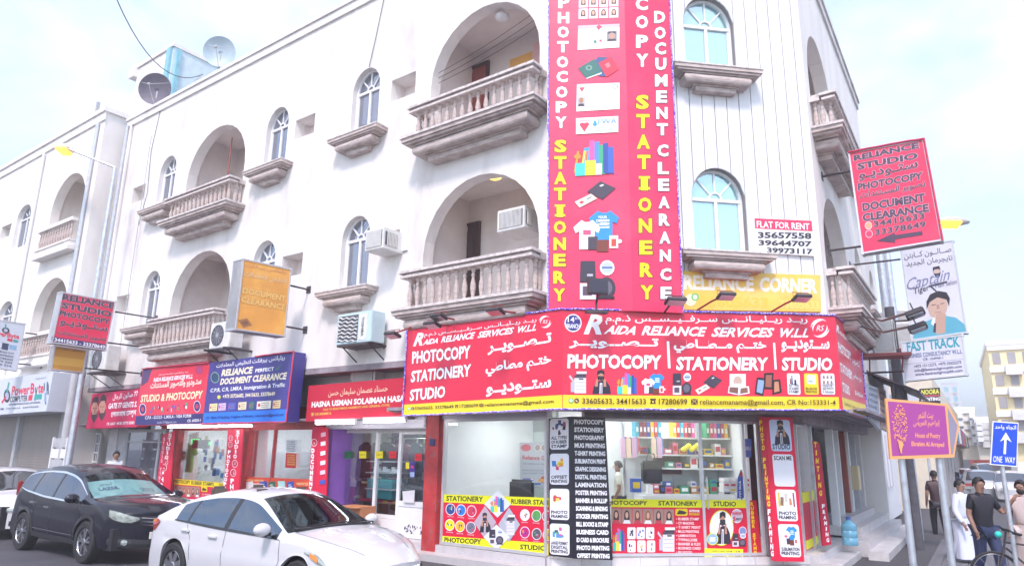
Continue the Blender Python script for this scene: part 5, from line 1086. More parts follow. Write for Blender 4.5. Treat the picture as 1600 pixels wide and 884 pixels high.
for z in (1.22, 1.55, 1.78): bpart('glass_shelf', GL, MB().box(X(575, 760, GL, -.6), X(622, 760, GL, -.6), -1.0, -.5, z, z+.02), 'aluminium')
for i in range(8):
    px_ = 584+(i % 4)*9.5; fr_ = gpos(px_, 785 if i < 4 else 791, -.7)
    fr_ = GL.sub(GL.px(px_, 780, -.7)[0], -.7, 1.24 if i < 4 else 1.03); t = thing('shoe_box', 'teal shoe box in the '+('upper' if i < 4 else 'lower')+' row behind clothes shop glass, '+('first', 'second', 'third', 'fourth')[i % 4]+' from the left', 'box', fr_, 'teal shoe boxes in the clothes shop window'); MB().box(-.1, .1, -.12, .12, .005, .15 if i < 4 else .17).build('base', '#1c8c94', t); MB().box(-.105, .105, -.125, .125, .151 if i < 4 else .171, .19 if i < 4 else .2).build('lid', '#2aa0a4', t)
for i in range(3):
    fr_ = GL.sub(GL.px(589+i*14, 775, -.62)[0], -.62, 1.575); t = thing('shoe', 'white training shoe on the clothes shop shelf, '+('leftmost', 'middle', 'rightmost')[i]+' of three', 'shoe', fr_, 'white shoes on the clothes shop shelf'); MB().slab([(-.13, -.04), (.1, -.045), (.14, 0), (.1, .045), (-.13, .04)], 0, .03).slab([(-.12, -.035), (.06, -.035), (.1, 0), (.06, .035), (-.12, .035)], .031, .07).slab([(-.12, -.035), (-.01, -.03), (-.01, .03), (-.12, .035)], .071, .11).build('upper', 'foam_white', t, bevel=.008)
fr_ = GL.sub(X(560, 790, GL, .12), .16, .52)
t = thing('cardboard_box', 'brown cardboard box in front of clothes shop window beside the white car', 'box', fr_); MB().box(-.3, .34, -.2, .2, .0, .42).build('carton', '#b87850', t); MB().box(-.3, .34, .2, .32, .40, .415).build('flap', '#c08458', t); MB().box(-.3, .34, -.2, .2, -.3, -.002).build('lower_carton', '#a87048', t)
# --- studio fronts: two bays with red surround
x275, x357, x385, x488 = X(270), X(357), X(380), X(490); x245 = X(246)
for a, b, lb in ((X(262), X(272), 0), (X(355), X(384), 0), (X(486), X(495), 0)): bpart('pillar', GL, MB().box(a, b, -.2, .06, .24, 2.95), 'pillar_red')
bpart('header', GL, MB().box(x245, xl-.2, -.15, .10, 2.5, 2.95).box(x245, xl-.2, .10, .14, 2.56, 2.62).box(x245, xl-.2, .10, .14, 2.72, 2.8), 'pillar_red')
glazing(GL, x275, x357, FZ, 2.5, m='pillar_red', w=.05, n=-.02); glazing(GL, x385, x488, FZ, 2.5, bars=(X(422),), m='pillar_red', w=.05, n=-.02)
for a, b in ((x275-.1, x357+.12), (x385-.15, x488+.05)):
    bpart('back_wall', GL, MB().box(a, b, -2.2, -2.1, FZ, 2.95), 'inner_white'); bpart('side_wall', GL, MB().box(a-.04, a, -2.1, -.2, FZ, 2.95).box(b, b+.04, -2.1, -.2, FZ, 2.95), 'inner_white'); bpart('ceiling', GL, MB().box(a, b, -2.1, -.15, 2.6, 2.68), 'inner_white')
    t = thing('ceiling_light', 'lit ceiling panel inside a red framed studio bay', 'ceiling light', GL.sub((a+b)/2, -1, 2.58), 'lit ceiling panels in the studio bays'); MB().box(-.6, .6, -.15, .15, -.015, 0).build('diffuser', 'ceiling_lit', t); MB().box(-.62, .62, -.17, .17, .001, .015).build('housing', 'white_frame', t)
t, F2, p = film('window_poster', 'yellow topped red PHOTOCOPY RUBBER STAMPS film low on the left studio window', GL, [(271.5, 747), (350, 754), (347, 800), (268, 796)], '#d01440')
p.quad([(271.5, 747), (350, 754), (349.5, 761.5), (271, 756)], '#f0d818'); p.text('PHOTOCOPY', (272, 753.5), (297, 755.8), (272.3, 748.2), BLK, bold=.03); p.text('RUBBER STAMPS', (299, 756), (334, 758.8), (299.3, 750.4), BLK, bold=.03); p.text('STUDIO', (342, 759.5), (349.5, 760), (342.2, 754.5), BLK, bold=.03)
a_faces(p.art([(272, 757.5), (313, 760.5), (312, 776), (271, 774.5)]), 6, 1, '#a88478', ('#2a1820', '#1c141c', '#6a4030', '#8a5a38'), '#d8a48c', ('#c04050', '#c8b8c0', '#e8e4e8', '#b8808c'), .012); f = p.art([(314.5, 759), (324, 760), (324, 768), (314.5, 767)]); f(R_(0, 0, 1, 1), '#e8c818'); f([(.1, .2), (.3, .8), (.9, .5), (.8, .2)], '#3a3430')
for i in range(5): p.text(('CV MAKING', 'MUG PRINTING', 'LAMINATION', 'TYPING', 'PRINTING')[i], (316, 773+i*4.6), (333, 774+i*4.6), (316, 770.4+i*4.6), WHT)
for i in range(3): a_faces(p.art([(285+i*11, 778+i*.6), (295+i*11, 778.6+i*.6), (294.5+i*11, 794), (284.5+i*11, 793.4)]), 1, 1, '#e8e4e8', ('#2a1820',), '#d8a48c', '#c04050')
p.done(t)
t, F2, p = film('window_poster', 'orange film with small document pictures low on the wide studio window', GL, [(382, 744.5), (488, 748.5), (487, 780), (379, 778)], '#e05030')
for i, (x, c) in enumerate(((384, '#e0ecec'), (406, '#2a48a0'), (419, '#286a50'), (434, '#a8e0d8'), (448, '#2858b0'))): f = p.art([(x, 753-(i % 2)*2), (x+11, 751), (x+12, 763), (x+1, 765)]); f(R_(0, 0, 1, 1), c); f(R_(.2, .25, .7, .4), '#f0e8e0'); f(R_(.2, .55, .6, .65), '#f0e8e0')
p.text('DIGITAL SERVICES', (384, 751), (412, 752), (384.2, 748), '#f8e0a0', bold=.02); p.text('PRINTING', (394, 757), (410, 757.5), (394, 754), WHT, bold=.02)
for i, w_ in enumerate(('PASSPORT SIZE', 'PHOTO', 'IN 5 MINUTES')): p.text(w_, (464, 757+i*6), (482, 757.6+i*6), (464, 753.2+i*6), '#402020' if i % 2 else '#f8e0a0', bold=.02)
p.done(t)
mat('shirt_green', (.16, .45, .10), .8, var=.2, scale=8, bump=.2)
fr_ = gpos(290, 737, -.3); t = thing('polo_shirt', 'bright green polo shirt hanging in the left studio window', 'shirt', fr_)
z9 = .0; h_ = GL.px(290, 697, -.3)[1]-GL.px(290, 740, -.3)[1]; MB().prism([(-.27, 0), (.27, 0), (.25, h_*.72), (.34, h_*.6), (.46, h_*.68), (.28, h_*.96), (.1, h_), (-.1, h_), (-.28, h_*.96), (-.46, h_*.68), (-.34, h_*.6), (-.25, h_*.72)], -.04, .04).build('body', 'shirt_green', t, bevel=.015); MB().prism([(-.1, h_+.005), (0, h_*.86), (.1, h_+.005), (.06, h_+.04), (-.06, h_+.04)], .041, .055).build('collar', 'shirt_green', t); MB().box(-.012, .012, .041, .05, h_*.7, h_*.86).build('placket', '#2c7030', t)
fr_ = gpos(313, 694, -.25); t = thing('led_sign', 'green lit scrolling LED sign in the left studio window', 'LED sign', fr_); MB().box(-.38, .38, -.04, .02, -.1, .12).build('case', 'black_plastic', t); p = Print(Fr(fr_.w(0, .022, 0), AZL)); p.text('LIVE', (298, 693), (310, 693.4), (298, 685.5), 'led_green', bold=.04); p.text('PHOTOS', (311, 693.8), (328, 694.6), (311, 689.5), 'led_green', bold=.03); p.done(t)
rr = random.Random(3); pc = ['#2858c0', '#e8e4d8', '#3088d8', '#303848', '#e0b040', '#5098d0', '#f0f0f0', '#c03050', '#184898']
for i in range(26):
    a, b = rr.uniform(310, 352), rr.uniform(684, 742); fr_ = gpos(a, b, -.35-.012*i); t = thing('photo_print', ('blue', 'cream', 'sky blue', 'charcoal', 'amber', 'pale blue', 'white', 'crimson', 'deep blue')[i % 9]+' print stuck up inside the left studio window, '+('upper left' if a < 331 and b < 713 else 'upper right' if b < 713 else 'lower left' if a < 331 else 'lower right')+' of the cluster', 'card', fr_, 'prints stuck up in the left studio window'); MB().box(-rr.uniform(.04, .1), rr.uniform(.04, .09), 0, .004, -rr.uniform(.04, .12), rr.uniform(.04, .1)).build('card', pc[i % 9], t)
for q, c, lb in (([(447, 686), (465, 687), (464, 706), (446, 704)], '#dfe2e6', 'white notice with lines of text at top of the wide studio window'), ([(447, 707), (463, 708), (462, 731), (445.5, 730)], '#d82838', 'red notice under the white one on the wide studio window')):
    F2 = GL.sub(0, .03, 0); t = thing('notice', lb, 'notice', F2); MB().prism([F2.px(a, b) for a, b in q], -.003, 0).build('sheet', c, t); p = Print(F2)
    for i in range(5): y = q[0][1]+3.2+i*3.6; p.text(('DOCUMENT', 'CLEARANCE', 'VISA TYPING', 'PRINTING', 'SCANNING')[i], (449-i*.1, y+1.4), (461.5-i*.1, y+2.2), (449-i*.1, y-1), '#4a4a58' if c == '#dfe2e6' else '#f4d860', bold=.01)
    p.done(t)
fr_ = gpos(478, 693, -2.0); t = thing('wall_clock', 'round white clock on back wall of the wide studio bay', 'clock', fr_); MB().lathe([(.2, 0), (.2, .04)], seg=24, X=Matrix.Rotation(pi/2, 4, 'X')).build('case', 'foam_white', t); MB().box(-.005, .005, .05, .055, 0, .14).box(0, .1, .05, .055, -.005, .005).build('hands', 'black_plastic', t)
# boards between the bays
def board2(label, q1, q2, s1, s2, n, rot=-14):
    """vertical wedge board with two lettered faces; q1 left face, q2 right face (photo corners)"""
    c = GL.px(*q2[0], n); F2 = GL.sub(c[0], n, 0); F1 = Fr(F2.o, AZL+rot); t = thing('pillar_board', label, 'board', F2)
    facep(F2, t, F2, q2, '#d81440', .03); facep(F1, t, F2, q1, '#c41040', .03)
    for fr_, ss in ((F1, s1), (F2, s2)):
        p = Print(fr_)
        for s_ in ss: 
            if s_[0] == 'o': f = a_logo(p, s_[1], s_[2], s_[3], s_[3]*1.3, WHT, '#b01038'); a_goods(in_box(f, .25, .25, .75, .75), int(s_[1]), 4, ('#f0f0f0', '#e8a0b0'))
            else: vstack(p, *s_)
        if p.mb.v: onto(p.done(None), fr_, t, F2)
    return t
board2('slanted red board with STUDIO and PH letters left of the left studio bay', [(254, 678), (262, 676), (250, 800), (240, 800)], [(262, 676), (272, 673), (262, 800), (250, 800)], [('STUDIO TYPING', 257, 682, 247, 770, 2.6, '#f4b8c8')], [('STUDIO', 266.5, 676, 260, 717, 5.5, WHT), ('o', 258.5, 721, 4.2), ('o', 256.5, 730, 4.2), ('PHOTO', 254.5, 735, 249, 779, 5.5, WHT)], .32)
board2('red board with PHOTOCOPY and STUDIO letters between the two studio bays', [(356, 671), (367, 670), (360, 780), (348.5, 780)], [(367, 670), (380.5, 670), (372, 780), (360, 780)], [('o', 361, 684, 3.2), ('o', 360, 694, 3.2), ('PHOTOCOPY', 359, 702, 350.5, 766, 4.5, WHT)], [('STUDIO', 372.5, 671, 367, 716, 5.5, WHT), ('o', 367, 724, 4.4), ('o', 364.5, 738, 4.4), ('PHOTO', 363.5, 746, 360, 792, 5.5, WHT)], .32)
board2('red board with DOCUMENT letters beside the purple clothes shop', [(488, 668), (498, 666), (492, 785), (481, 785)], [(498, 666), (512, 668), (509, 785), (492, 785)], [('o', 491, 691, 4.5), ('DOCUMENT', 489.5, 699, 485, 768, 4.6, WHT)], [], .3)
p = Print(GL.sub(0, .31, 0)); bb = sorted((o for o in bpy.data.objects if o.name.startswith('pillar_board')), key=lambda o: o.name)[-1]; bpy.context.view_layer.update()
for i, y in enumerate((676, 690, 705, 720, 735, 750)): p.quad([(501.5-i*.3, y), (509-i*.2, y-1.5), (509-i*.2, y+5), (501.5-i*.3, y+6.5)], ('#f0b8c8', '#e8e0f0', '#f4f0f4', '#e8e0f0', '#f0c8d4', '#3858b8')[i])
o = p.done(None); o.parent = bb; o.matrix_basis = bb.matrix_world.inverted() @ GL.sub(0, .31, 0).M
# tube lights under the signs
for i, (a, b, y0, y1, lb) in enumerate(((262, 396, 668, 663.5, 'long lit tube light above the studio bays'), (493, 556, 662.5, 658.5, 'lit tube light above the left of the clothes shop'), (568, 635, 659.5, 656, 'lit tube light above the clothes shop door'))):
    n = .75; x0, z0 = GL.px(a, y0, n); x1, z1 = GL.px(b, y1, n); z = (z0+z1)/2; t = thing('tube_light', lb, 'tube light', GL.sub(x0, n, z)); 
    MB().tube([(0.03, 0, 0), (x1-x0-.03, 0, 0)], .022, 8).build('tube', 'tube_lit', t, smooth=True); MB().box(0, x1-x0, -.03, .03, .03, .08).box(0, .03, -.02, .02, -.02, .029).box(x1-x0-.03, x1-x0, -.02, .02, -.02, .029).build('fitting', 'white_frame', t)
bpart('canopy', GL, MB().box(LEFT_X, X(652), -.05, .55, 2.62, 2.66), 'soffit')
# --- grey glass shop, stair entrance and grille at the left end
xg0, xg1 = X(188), X(250)
glazing(GL, xg0, xg1, FZ, 2.5, bars=(X(240),), hbars=(2.15,), m='grey_paint', n=-.02, glass='window_glass', w=.08)
bpart('back_wall', GL, MB().box(xg0-.6, xg1+.2, -2, -1.9, FZ, 2.9), 'room_dark'); bpart('pier', GL, MB().box(X(160), xg0, -.2, .03, 0, 2.9), 'grey_paint')
mat('pier_pale', (.58, .56, .57), .8, var=.15)
bpart('pier', GL, MB().box(X(164), X(176), .031, .08, 0, 2.7), 'pier_pale')
bpart('dark_hall', GL, MB().box(X(112), X(160), -1.2, -1.1, 0, 2.9), 'dark'); bpart('pier', GL, MB().box(X(112)-.25, X(121), -.5, .0, 0, 2.9), 'pier_pale')
gt = thing('security_grille', 'white barred steel gate standing open at the dark stair entrance', 'gate', GL.sub(X(122), -.05, .2)); w = X(144)-X(122)
MB().box(0, .04, -.02, .02, 0, 2.2).box(w-.04, w, -.02, .02, 0, 2.2).box(.04, w-.04, -.02, .02, 0, .04).box(.04, w-.04, -.02, .02, 2.16, 2.2).build('frame', 'white_frame', gt)
for i in range(5): MB().box(w*(i+1)/6-.014, w*(i+1)/6+.014, -.012, .012, .04, 2.16).build('bar', 'white_frame', gt)
for i in range(7): MB().box(.04, w-.04, .013, .024, .25+i*.27, .29+i*.27).build('rail', 'white_frame', gt)
# ================================================================== cars
def interp(pts, x):
    pts = sorted(pts)
    if x <= pts[0][0]: return pts[0][1]
    for (a, u), (b, v) in zip(pts, pts[1:]):
        if x <= b: return u+(v-u)*(x-a)/(b-a) if b > a else v
    return pts[-1][1]
def sm(pts, x, s=.07): return sum(interp(pts, x+s*k)*w for k, w in ((-2, .1), (-1, .24), (0, .32), (1, .24), (2, .1)))
class Car:
    def __init__(c, top, belt, sill, W, wheels, R, noseR, tailR, roofw, ends):
        c.top, c.belt, c.sill, c.W, c.wheels, c.R, c.noseR, c.tailR, c.roofw, (c.x0, c.x1) = top, belt, sill, W, wheels, R, noseR, tailR, roofw, ends
    def zt(c, x): return sm(c.top, x)
    def zb(c, x): return min(sm(c.belt, x), c.zt(x)-.035)
    def wx(c, x):
        return c.W*(1-.05*max(0, (abs(x-.1)-1.0)/1.3)**2)
    def bend(c, x, y):
        r = min(1, abs(y)/c.W)**2.6; f = max(0, (x-(c.x1-.95))/.95); b = max(0, ((c.x0+.85)-x)/.85)
        return x - c.noseR*r*f**1.5 + c.tailR*r*b**1.5
    def side(c, x, z, out=0):                       # surface point on the near side
        w = c.wx(x); zb = c.zb(x); lo = c.sill
        t = max(0, min(1, (z-lo)/(zb-lo)))
        y = w*(.955+.045*sin(min(1, t*1.9)*pi/2)-.03*max(0, t-.5)/.5-.012*exp_(t, .62, .05))
        return (c.bend(x, y), y+out, z)
    def top_pt(c, x, y, out=0):
        w = c.wx(x); zb, zt = c.zb(x), c.zt(x); g = max(0, zt-zb-.05); yr = w*.97-(w*.97-c.roofw)*min(1, g/.45)**.9; cr = min(.05, zt-zb)
        return (c.bend(x, y), y, zt-cr*(y/yr)**2+out)
    def green(c, x, t, out=0):                       # greenhouse side, t 0 belt .. 1 roof edge
        w = c.wx(x); zb, zt = c.zb(x), c.zt(x); g = max(0, zt-zb-.05); yr = w*.97-(w*.97-c.roofw)*min(1, g/.45)**.9; z1 = zt-min(.05, zt-zb)
        y = w*.97+(yr-w*.97)*t+.02*sin(pi*t)*min(1, g/.3); return (c.bend(x, y), y+out, zb+(z1-zb)*t)
def exp_(t, a, b): return math.exp(-((t-a)/b)**2)
def build_car(car, t, paint, glass, wins, shield, rear, pillar='black_plastic', NS=104, shield_mat='windscreen'):
    xs = [car.x0+(car.x1-car.x0)*i/NS for i in range(NS+1)]
    key = sorted(set([v for w in wins for v in w]+list(shield)+list(rear)))
    for k in key:
        j = min(range(1, NS), key=lambda i: abs(xs[i]-k)); xs[j] = k
    NSd, NG, NT = 9, 6, 6; rings = []
    for x in xs:
        lo = car.sill
        for xw in car.wheels:
            d = abs(x-xw)
            if d < car.R: lo = max(lo, car.wz+sqrt(car.R**2-d*d))
        zb = car.zb(x); lo = min(lo, zb-.06); h = []
        for k in range(NSd+1): h.append(car.side(x, lo+(zb-lo)*k/NSd))
        for k in range(1, NG+1): h.append(car.green(x, k/NG))
        yr = h[-1][1]
        for k in range(1, NT+1): h.append(car.top_pt(x, yr*(1-k/NT)))
        rings.append(h+[(p[0], -p[1], p[2]) for p in reversed(h[:-1])])
    n = len(rings[0]); V = [p for r in rings for p in r]; H = NSd+NG+NT
    groups = {}
    for i in range(NS):
        xm = (xs[i]+xs[i+1])/2
        for j in range(n-1):
            q = j if j < H else 2*H-1-j; side = 0 if j < H else 1
            key_ = 'body'
            if NSd <= q < NSd+NG:
                inw = next((k for k, w in enumerate(wins) if w[0] < xm < w[1]), None)
                gh = car.zt(xm)-car.zb(xm)
                if inw is not None and q < NSd+NG-1 and gh > .12: key_ = ('win', inw, side)
                elif wins[0][0] < xm < wins[-1][1] and q < NSd+NG-1: key_ = 'pillar'
            elif q >= NSd+NG:
                if shield[0] < xm < shield[1] and q >= NSd+NG+0: key_ = 'shield'
                if rear[0] < xm < rear[1] and q >= NSd+NG+1: key_ = 'rear'
            groups.setdefault(key_, []).append((i*n+j, i*n+j+1, (i+1)*n+j+1, (i+1)*n+j))
    # end caps
    for (ri, nx) in ((0, 0), (NS, NS)):
        x = xs[ri]; r = rings[ri]; K = NSd+1; cols = 12; base = len(V); L_ = [r[k] for k in range(H+1)]
        for p in L_:
            for c_ in range(cols+1):
                y = p[1]*(1-2*c_/cols); V.append((car.bend(x, y) if abs(y) < abs(p[1]) else p[0], y, p[2]))
        for k in range(len(L_)-1):
            for c_ in range(cols): groups['body'].append((base+k*(cols+1)+c_, base+k*(cols+1)+c_+1, base+(k+1)*(cols+1)+c_+1, base+(k+1)*(cols+1)+c_))
    def mk(name, fs, m, off=0):
        idx = {}; vs = []; f2 = []
        for f in fs:
            g = []
            for i in f:
                if i not in idx: idx[i] = len(vs); vs.append(V[i])
                g.append(idx[i])
            f2.append(g)
        me = bpy.data.meshes.new(name); me.from_pydata(vs, [], f2); bm = bmesh.new(); bm.from_mesh(me); bmesh.ops.remove_doubles(bm, verts=bm.verts, dist=1e-5); bmesh.ops.recalc_face_normals(bm, faces=bm.faces); bm.to_mesh(me); bm.free()
        me.materials.append(M_(m)); me.shade_smooth(); smooth_angle(me, 50); o = bpy.data.objects.new(name, me); COL.objects.link(o); o.parent = t; return o
    for k, fs in groups.items():
        if k == 'body': mk('body', fs, paint)
        elif k == 'pillar': mk('pillar', fs, pillar)
        elif k == 'shield': mk('windscreen', fs, shield_mat)
        elif k == 'rear': mk('rear_window', fs, glass)
        else: mk('side_window', fs, glass)
    return xs
def strip(car, pts, w=.012, out=.003, fn=None):         # thin line on the body side, pts (x,z)
    mb = MB(); P = []
    for (a, b), (c, d) in zip(pts, pts[1:]):
        k = max(2, int(math.hypot(c-a, d-b)/.06))
        P += [(a+(c-a)*i/k, b+(d-b)*i/k) for i in range(k)]
    P.append(pts[-1])
    for (a, b), (c, d) in zip(P, P[1:]):
        L_ = math.hypot(c-a, d-b) or 1; nx, nz = -(d-b)/L_*w/2, (c-a)/L_*w/2
        q = [car.side(a-nx, b-nz, out), car.side(c-nx, d-nz, out), car.side(c+nx, d+nz, out), car.side(a+nx, b+nz, out)]; mb.add(q, [(0, 1, 2, 3)])
    return mb
def YM(o): return Matrix.Scale(-1, 4, (0, 1, 0))
def wheel(t, x, y, r, w, sgn, spokes=5, cap='rim', double=True):
    g = bpy.data.objects.new('wheel', None); COL.objects.link(g); g.parent = t; g.location = (x, y, r); g.rotation_euler = (0, 0, 0 if sgn < 0 else pi)
    Rx = Matrix.Rotation(pi/2, 4, 'X')                   # lathe axis z -> -y (outer side -y)
    ri = r*.665
    MB().lathe([(ri, -w/2), (r*.93, -w/2), (r*.985, -w*.42), (r, -w*.2), (r, w*.2), (r*.985, w*.42), (r*.93, w/2), (ri+.012, w/2), (ri, w*.3), (ri, -w/2)], seg=36, X=Rx, cap=False).build('tyre', 'rubber', g, smooth=True)
    mb = MB(); mb.lathe([(ri, w*.40), (ri*.95, w*.44), (ri*.9, w*.36), (ri*.9, -w*.3)], seg=32, X=Rx, cap=False)
    for k in range(spokes):
        a = 2*pi*k/spokes+.3
        for off in ((-.13, .13) if double else (0,)):
            a1 = a+off*.5; a2 = a+off*1.6; ww = ri*(.085 if double else .16)
            c0 = Vector((cos(a1), sin(a1)))*ri*.16; c1 = Vector((cos(a2), sin(a2)))*ri*.93; d = (c1-c0).normalized(); nn = Vector((-d.y, d.x))*ww
            mb.prism([tuple(c0-nn), tuple(c1-nn*1.2), tuple(c1+nn*1.2), tuple(c0+nn)], w*.22, w*.40)
    mb.lathe([(ri*.26, w*.2), (ri*.26, w*.42), (ri*.2, w*.45), (.001, w*.45)], seg=18, X=Rx, cap=False)
    mb.build('rim', cap, g)
    MB().lathe([(ri*.9, -w*.1), (ri*.9, -w*.05)], seg=20, X=Rx).build('brake_disc', 'black_plastic', g)
    return g
def map_front(car, pts, out=.006, sgn=-1):               # (y fraction, z) -> point on nose
    r = []
    for u, z in pts:
        y = u*car.wx(car.x1)*.97; r.append((car.bend(car.x1, y)+out, y, z))
    return r
def front_patch(car, t, name, outline, m, out=.012, res=8, both=True, smooth=False):
    """outline: list of (yfrac, zlow, zhigh) samples across; patch follows the nose curve"""
    for sg in ((-1, 1) if both else (1,)):
        vs = []; 
        for u, a, b in outline:
            lo = map_front(car, [(sg*u, a)], out)[0]; hi = map_front(car, [(sg*u, b)], out)[0]; bk = map_front(car, [(sg*u, a)], -.03)[0]; bk2 = map_front(car, [(sg*u, b)], -.03)[0]
            vs += [lo, ((lo[0]+hi[0])/2+.012, lo[1], (a+b)/2), hi, bk2, bk]
        k = len(outline); fs = [(5*i+j, 5*i+5+j, 5*i+5+(j+1) % 5, 5*i+(j+1) % 5) for i in range(k-1) for j in range(5)]+[(0, 1, 2, 3, 4), tuple(5*(k-1)+j for j in (4, 3, 2, 1, 0))]
        MB().add(vs, fs).build(name, m, t, smooth=smooth)
def seats(t, xs, zf, col, w=.5):
    for x in xs:
        for y in (-.36, .36): MB().box(x-.25, x+.22, -y-w/2, -y+w/2, zf, zf+.32).box(x-.36, x-.22, -y-w/2, -y+w/2, zf+.1, zf+.75).box(x-.36, x-.26, -y-.13, -y+.13, zf+.77, zf+.95).build('seat', col, t, bevel=.04)
def mirror(t, x, y, z, m, sgn):
    g = bpy.data.objects.new('wing_mirror', None); COL.objects.link(g); g.parent = t; g.location = (x, y, z)
    MB().ball((0, sgn*.11, .02), (.075, .13, .085), 14, 10).build('housing', m, g, smooth=True); MB().box(-.03, .03, -sgn*.0-.05 if sgn > 0 else -.02, .05 if sgn > 0 else .05, -.07, -.02).build('stalk', 'black_plastic', g)
    return g
def text3d(t, body, A, U, V, m, bold=0, arab=False, name='lettering'):
    vs, fs = glyphs(ar(body) if arab else body, bold); xs = [p[0] for p in vs]; ys = [p[1] for p in vs]; x0, x1 = min(xs), max(xs); y0, y1 = (min(ys), max(ys))
    A, U, V = Vector(A), Vector(U), Vector(V); MB().add([tuple(A+U*((x-x0)/(x1-x0))+V*((y-y0)/(y1-y0))) for x, y in vs], fs).build(name, m, t, fix=False)

# -------- black SUV
suv = Car([(-2.28, .62), (-2.24, 1.0), (-2.10, 1.14), (-1.78, 1.52), (-1.5, 1.60), (-.9, 1.665), (-.3, 1.67), (.15, 1.60), (.42, 1.49), (1.22, 1.12), (1.6, 1.10), (2.0, 1.03), (2.16, .97), (2.27, .86)],
          [(-2.28, .9), (-1.9, 1.2), (-1.5, 1.13), (-.6, 1.04), (.5, 1.0), (1.1, 1.01), (1.6, 1.0), (2.0, .93), (2.27, .80)], .30, .905, (-1.33, 1.29), .41, .50, .30, .62, (-2.28, 2.27)); suv.wz = .36
FS = GL.sub(-8.595, 3.147, 0, -1.2)
t = thing('parked_suv', 'black SUV with a pale cyan sunshade behind its windscreen, parked at the kerb', 'car', FS)
WS = [(-1.72, -1.18), (-1.12, -.28), (-.2, .95)]
build_car(suv, t, 'paint_black', 'car_glass_dark', WS, (.36, 1.2), (-2.08, -1.8))
MB().box(-2.1, 2.05, -.78, .78, .26, .62).box(-1.9, 1.1, -.8, .8, .621, .9).build('floor_pan', 'black_plastic', t)
seats(t, (-.9, .15), .62, '#2a2630')
for x in suv.wheels:
    for s_ in (-1, 1): wheel(t, x, s_*.80, .36, .225, s_, 5)
for s_ in (-1, 1):
    X_ = Matrix.Scale(s_, 4, (0, 1, 0))
    for xw in suv.wheels:                                # plastic arch lips
        mb = MB(); N = 22; vs = []
        for i in range(N+1):
            a = pi*(.02+.96*i/N); xx, zz = xw+.41*cos(a), .36+.41*sin(a); x2, z2 = xw+.475*cos(a), .36+.475*sin(a)
            vs += [tuple(Vector((p[0], p[1]*s_, p[2]))) for p in (suv.side(xx, zz, -.04), suv.side(xx, zz, .014), suv.side(x2, z2, .012), suv.side(x2, z2, -.01))]
        fs = [(4*i+j, 4*i+4+j, 4*i+4+j+1, 4*i+j+1) for i in range(N) for j in range(3)]; mb.add(vs, fs).build('arch_trim', 'black_plastic', t, smooth=True)
    def addm(mb, name, m): mb.v = [(x, y*s_, z) for x, y, z in mb.v]; return mb.build(name, m, t)
    addm(strip(suv, [(-.9, .34), (-.86, .36), (.82, .34), (.86, .31)], .09, .012), 'side_cladding', 'black_plastic')
    addm(strip(suv, [(-.85, .47), (.8, .445)], .018, .016), 'chrome_strip', 'chrome')
    addm(strip(suv, [(-.2, .36), (-.22, .7), (-.2, 1.02)], .009), 'door_seam', 'dark'); addm(strip(suv, [(.88, .45), (.95, .7), (.93, 1.0)], .009), 'door_seam', 'dark'); addm(strip(suv, [(-1.13, 1.1), (-.96, .85), (-.9, .6)], .009), 'door_seam', 'dark')
    addm(strip(suv, [(1.2, .80), (.3, .82), (-.9, .88), (-1.9, .95)], .012, .004), 'crease', 'paint_black')
    for x, z in ((-.36, .87), (.0-1.32+.3, .93)): p_ = suv.side(x, z); MB().box(-.11, .11, -.02, .035, -.018, .018).build('door_handle', 'chrome', t, bevel=.008).location = (p_[0], p_[1]*s_, z)
    mirror(t, .86, s_*.9, 1.07, 'paint_black', s_)
    # chrome window surround
    mb = MB(); prs = []
    for i in range(31): x = -1.76+i*(1.0+1.76)/30; prs.append((suv.green(x, .0, .004), suv.green(x, .055, .006)))
    for (a, b), (c, d) in zip(prs, prs[1:]): mb.add([a, c, d, b], [(0, 1, 2, 3)])
    mb2 = MB(); prs = []
    for i in range(31): x = -1.76+i*(.98+1.76)/30; prs.append((suv.green(x, .80, .006), suv.green(x, .86, .006)))
    for (a, b), (c, d) in zip(prs, prs[1:]): mb2.add([a, c, d, b], [(0, 1, 2, 3)])
    addm(mb, 'chrome_strip', 'chrome'); addm(mb2, 'chrome_strip', 'chrome')
front_patch(suv, t, 'headlight', [(.52, .76, .80), (.64, .72, .83), (.78, .73, .88), (.90, .77, .92), (.975, .83, .935)], 'lamp_clear', .02, smooth=True)
front_patch(suv, t, 'headlight_rim', [(.48, .74, .81), (.63, .70, .845), (.79, .71, .895), (.91, .75, .935), (.985, .81, .95)], 'black_plastic', .012)
front_patch(suv, t, 'grille', [(0, .62, .82), (.2, .62, .82), (.4, .64, .82), (.5, .68, .80)], 'dark', .01)
for z in (.65, .71, .77): front_patch(suv, t, 'grille_bar', [(0, z, z+.022), (.25, z, z+.022), (.48, z+.02, z+.036)], 'chrome', .03)
front_patch(suv, t, 'lower_bumper', [(0, .28, .42), (.3, .28, .42), (.6, .29, .44), (.8, .32, .46), (.95, .36, .46)], 'black_plastic', .012)
front_patch(suv, t, 'fog_lamp', [(.68, .36, .42), (.72, .34, .44), (.76, .36, .42)], 'lamp_clear', .045)
p_ = map_front(suv, [(0, .5)], .03)[0]; MB().box(-.005, .012, -.26, .26, -.06, .055).build('number_plate', '#e8e6e0', t).location = p_
MB().ball((0, 0, 0), (.02, .06, .05), 12, 8).build('badge', 'chrome', t, smooth=True).location = (map_front(suv, [(0, .74)], .04)[0])
for s_ in (-1, 1): MB().box(-2.17, -2.07, s_*.74-.05, s_*.74+.05, .98, 1.3).build('tail_lamp', 'lamp_red', t, bevel=.03)
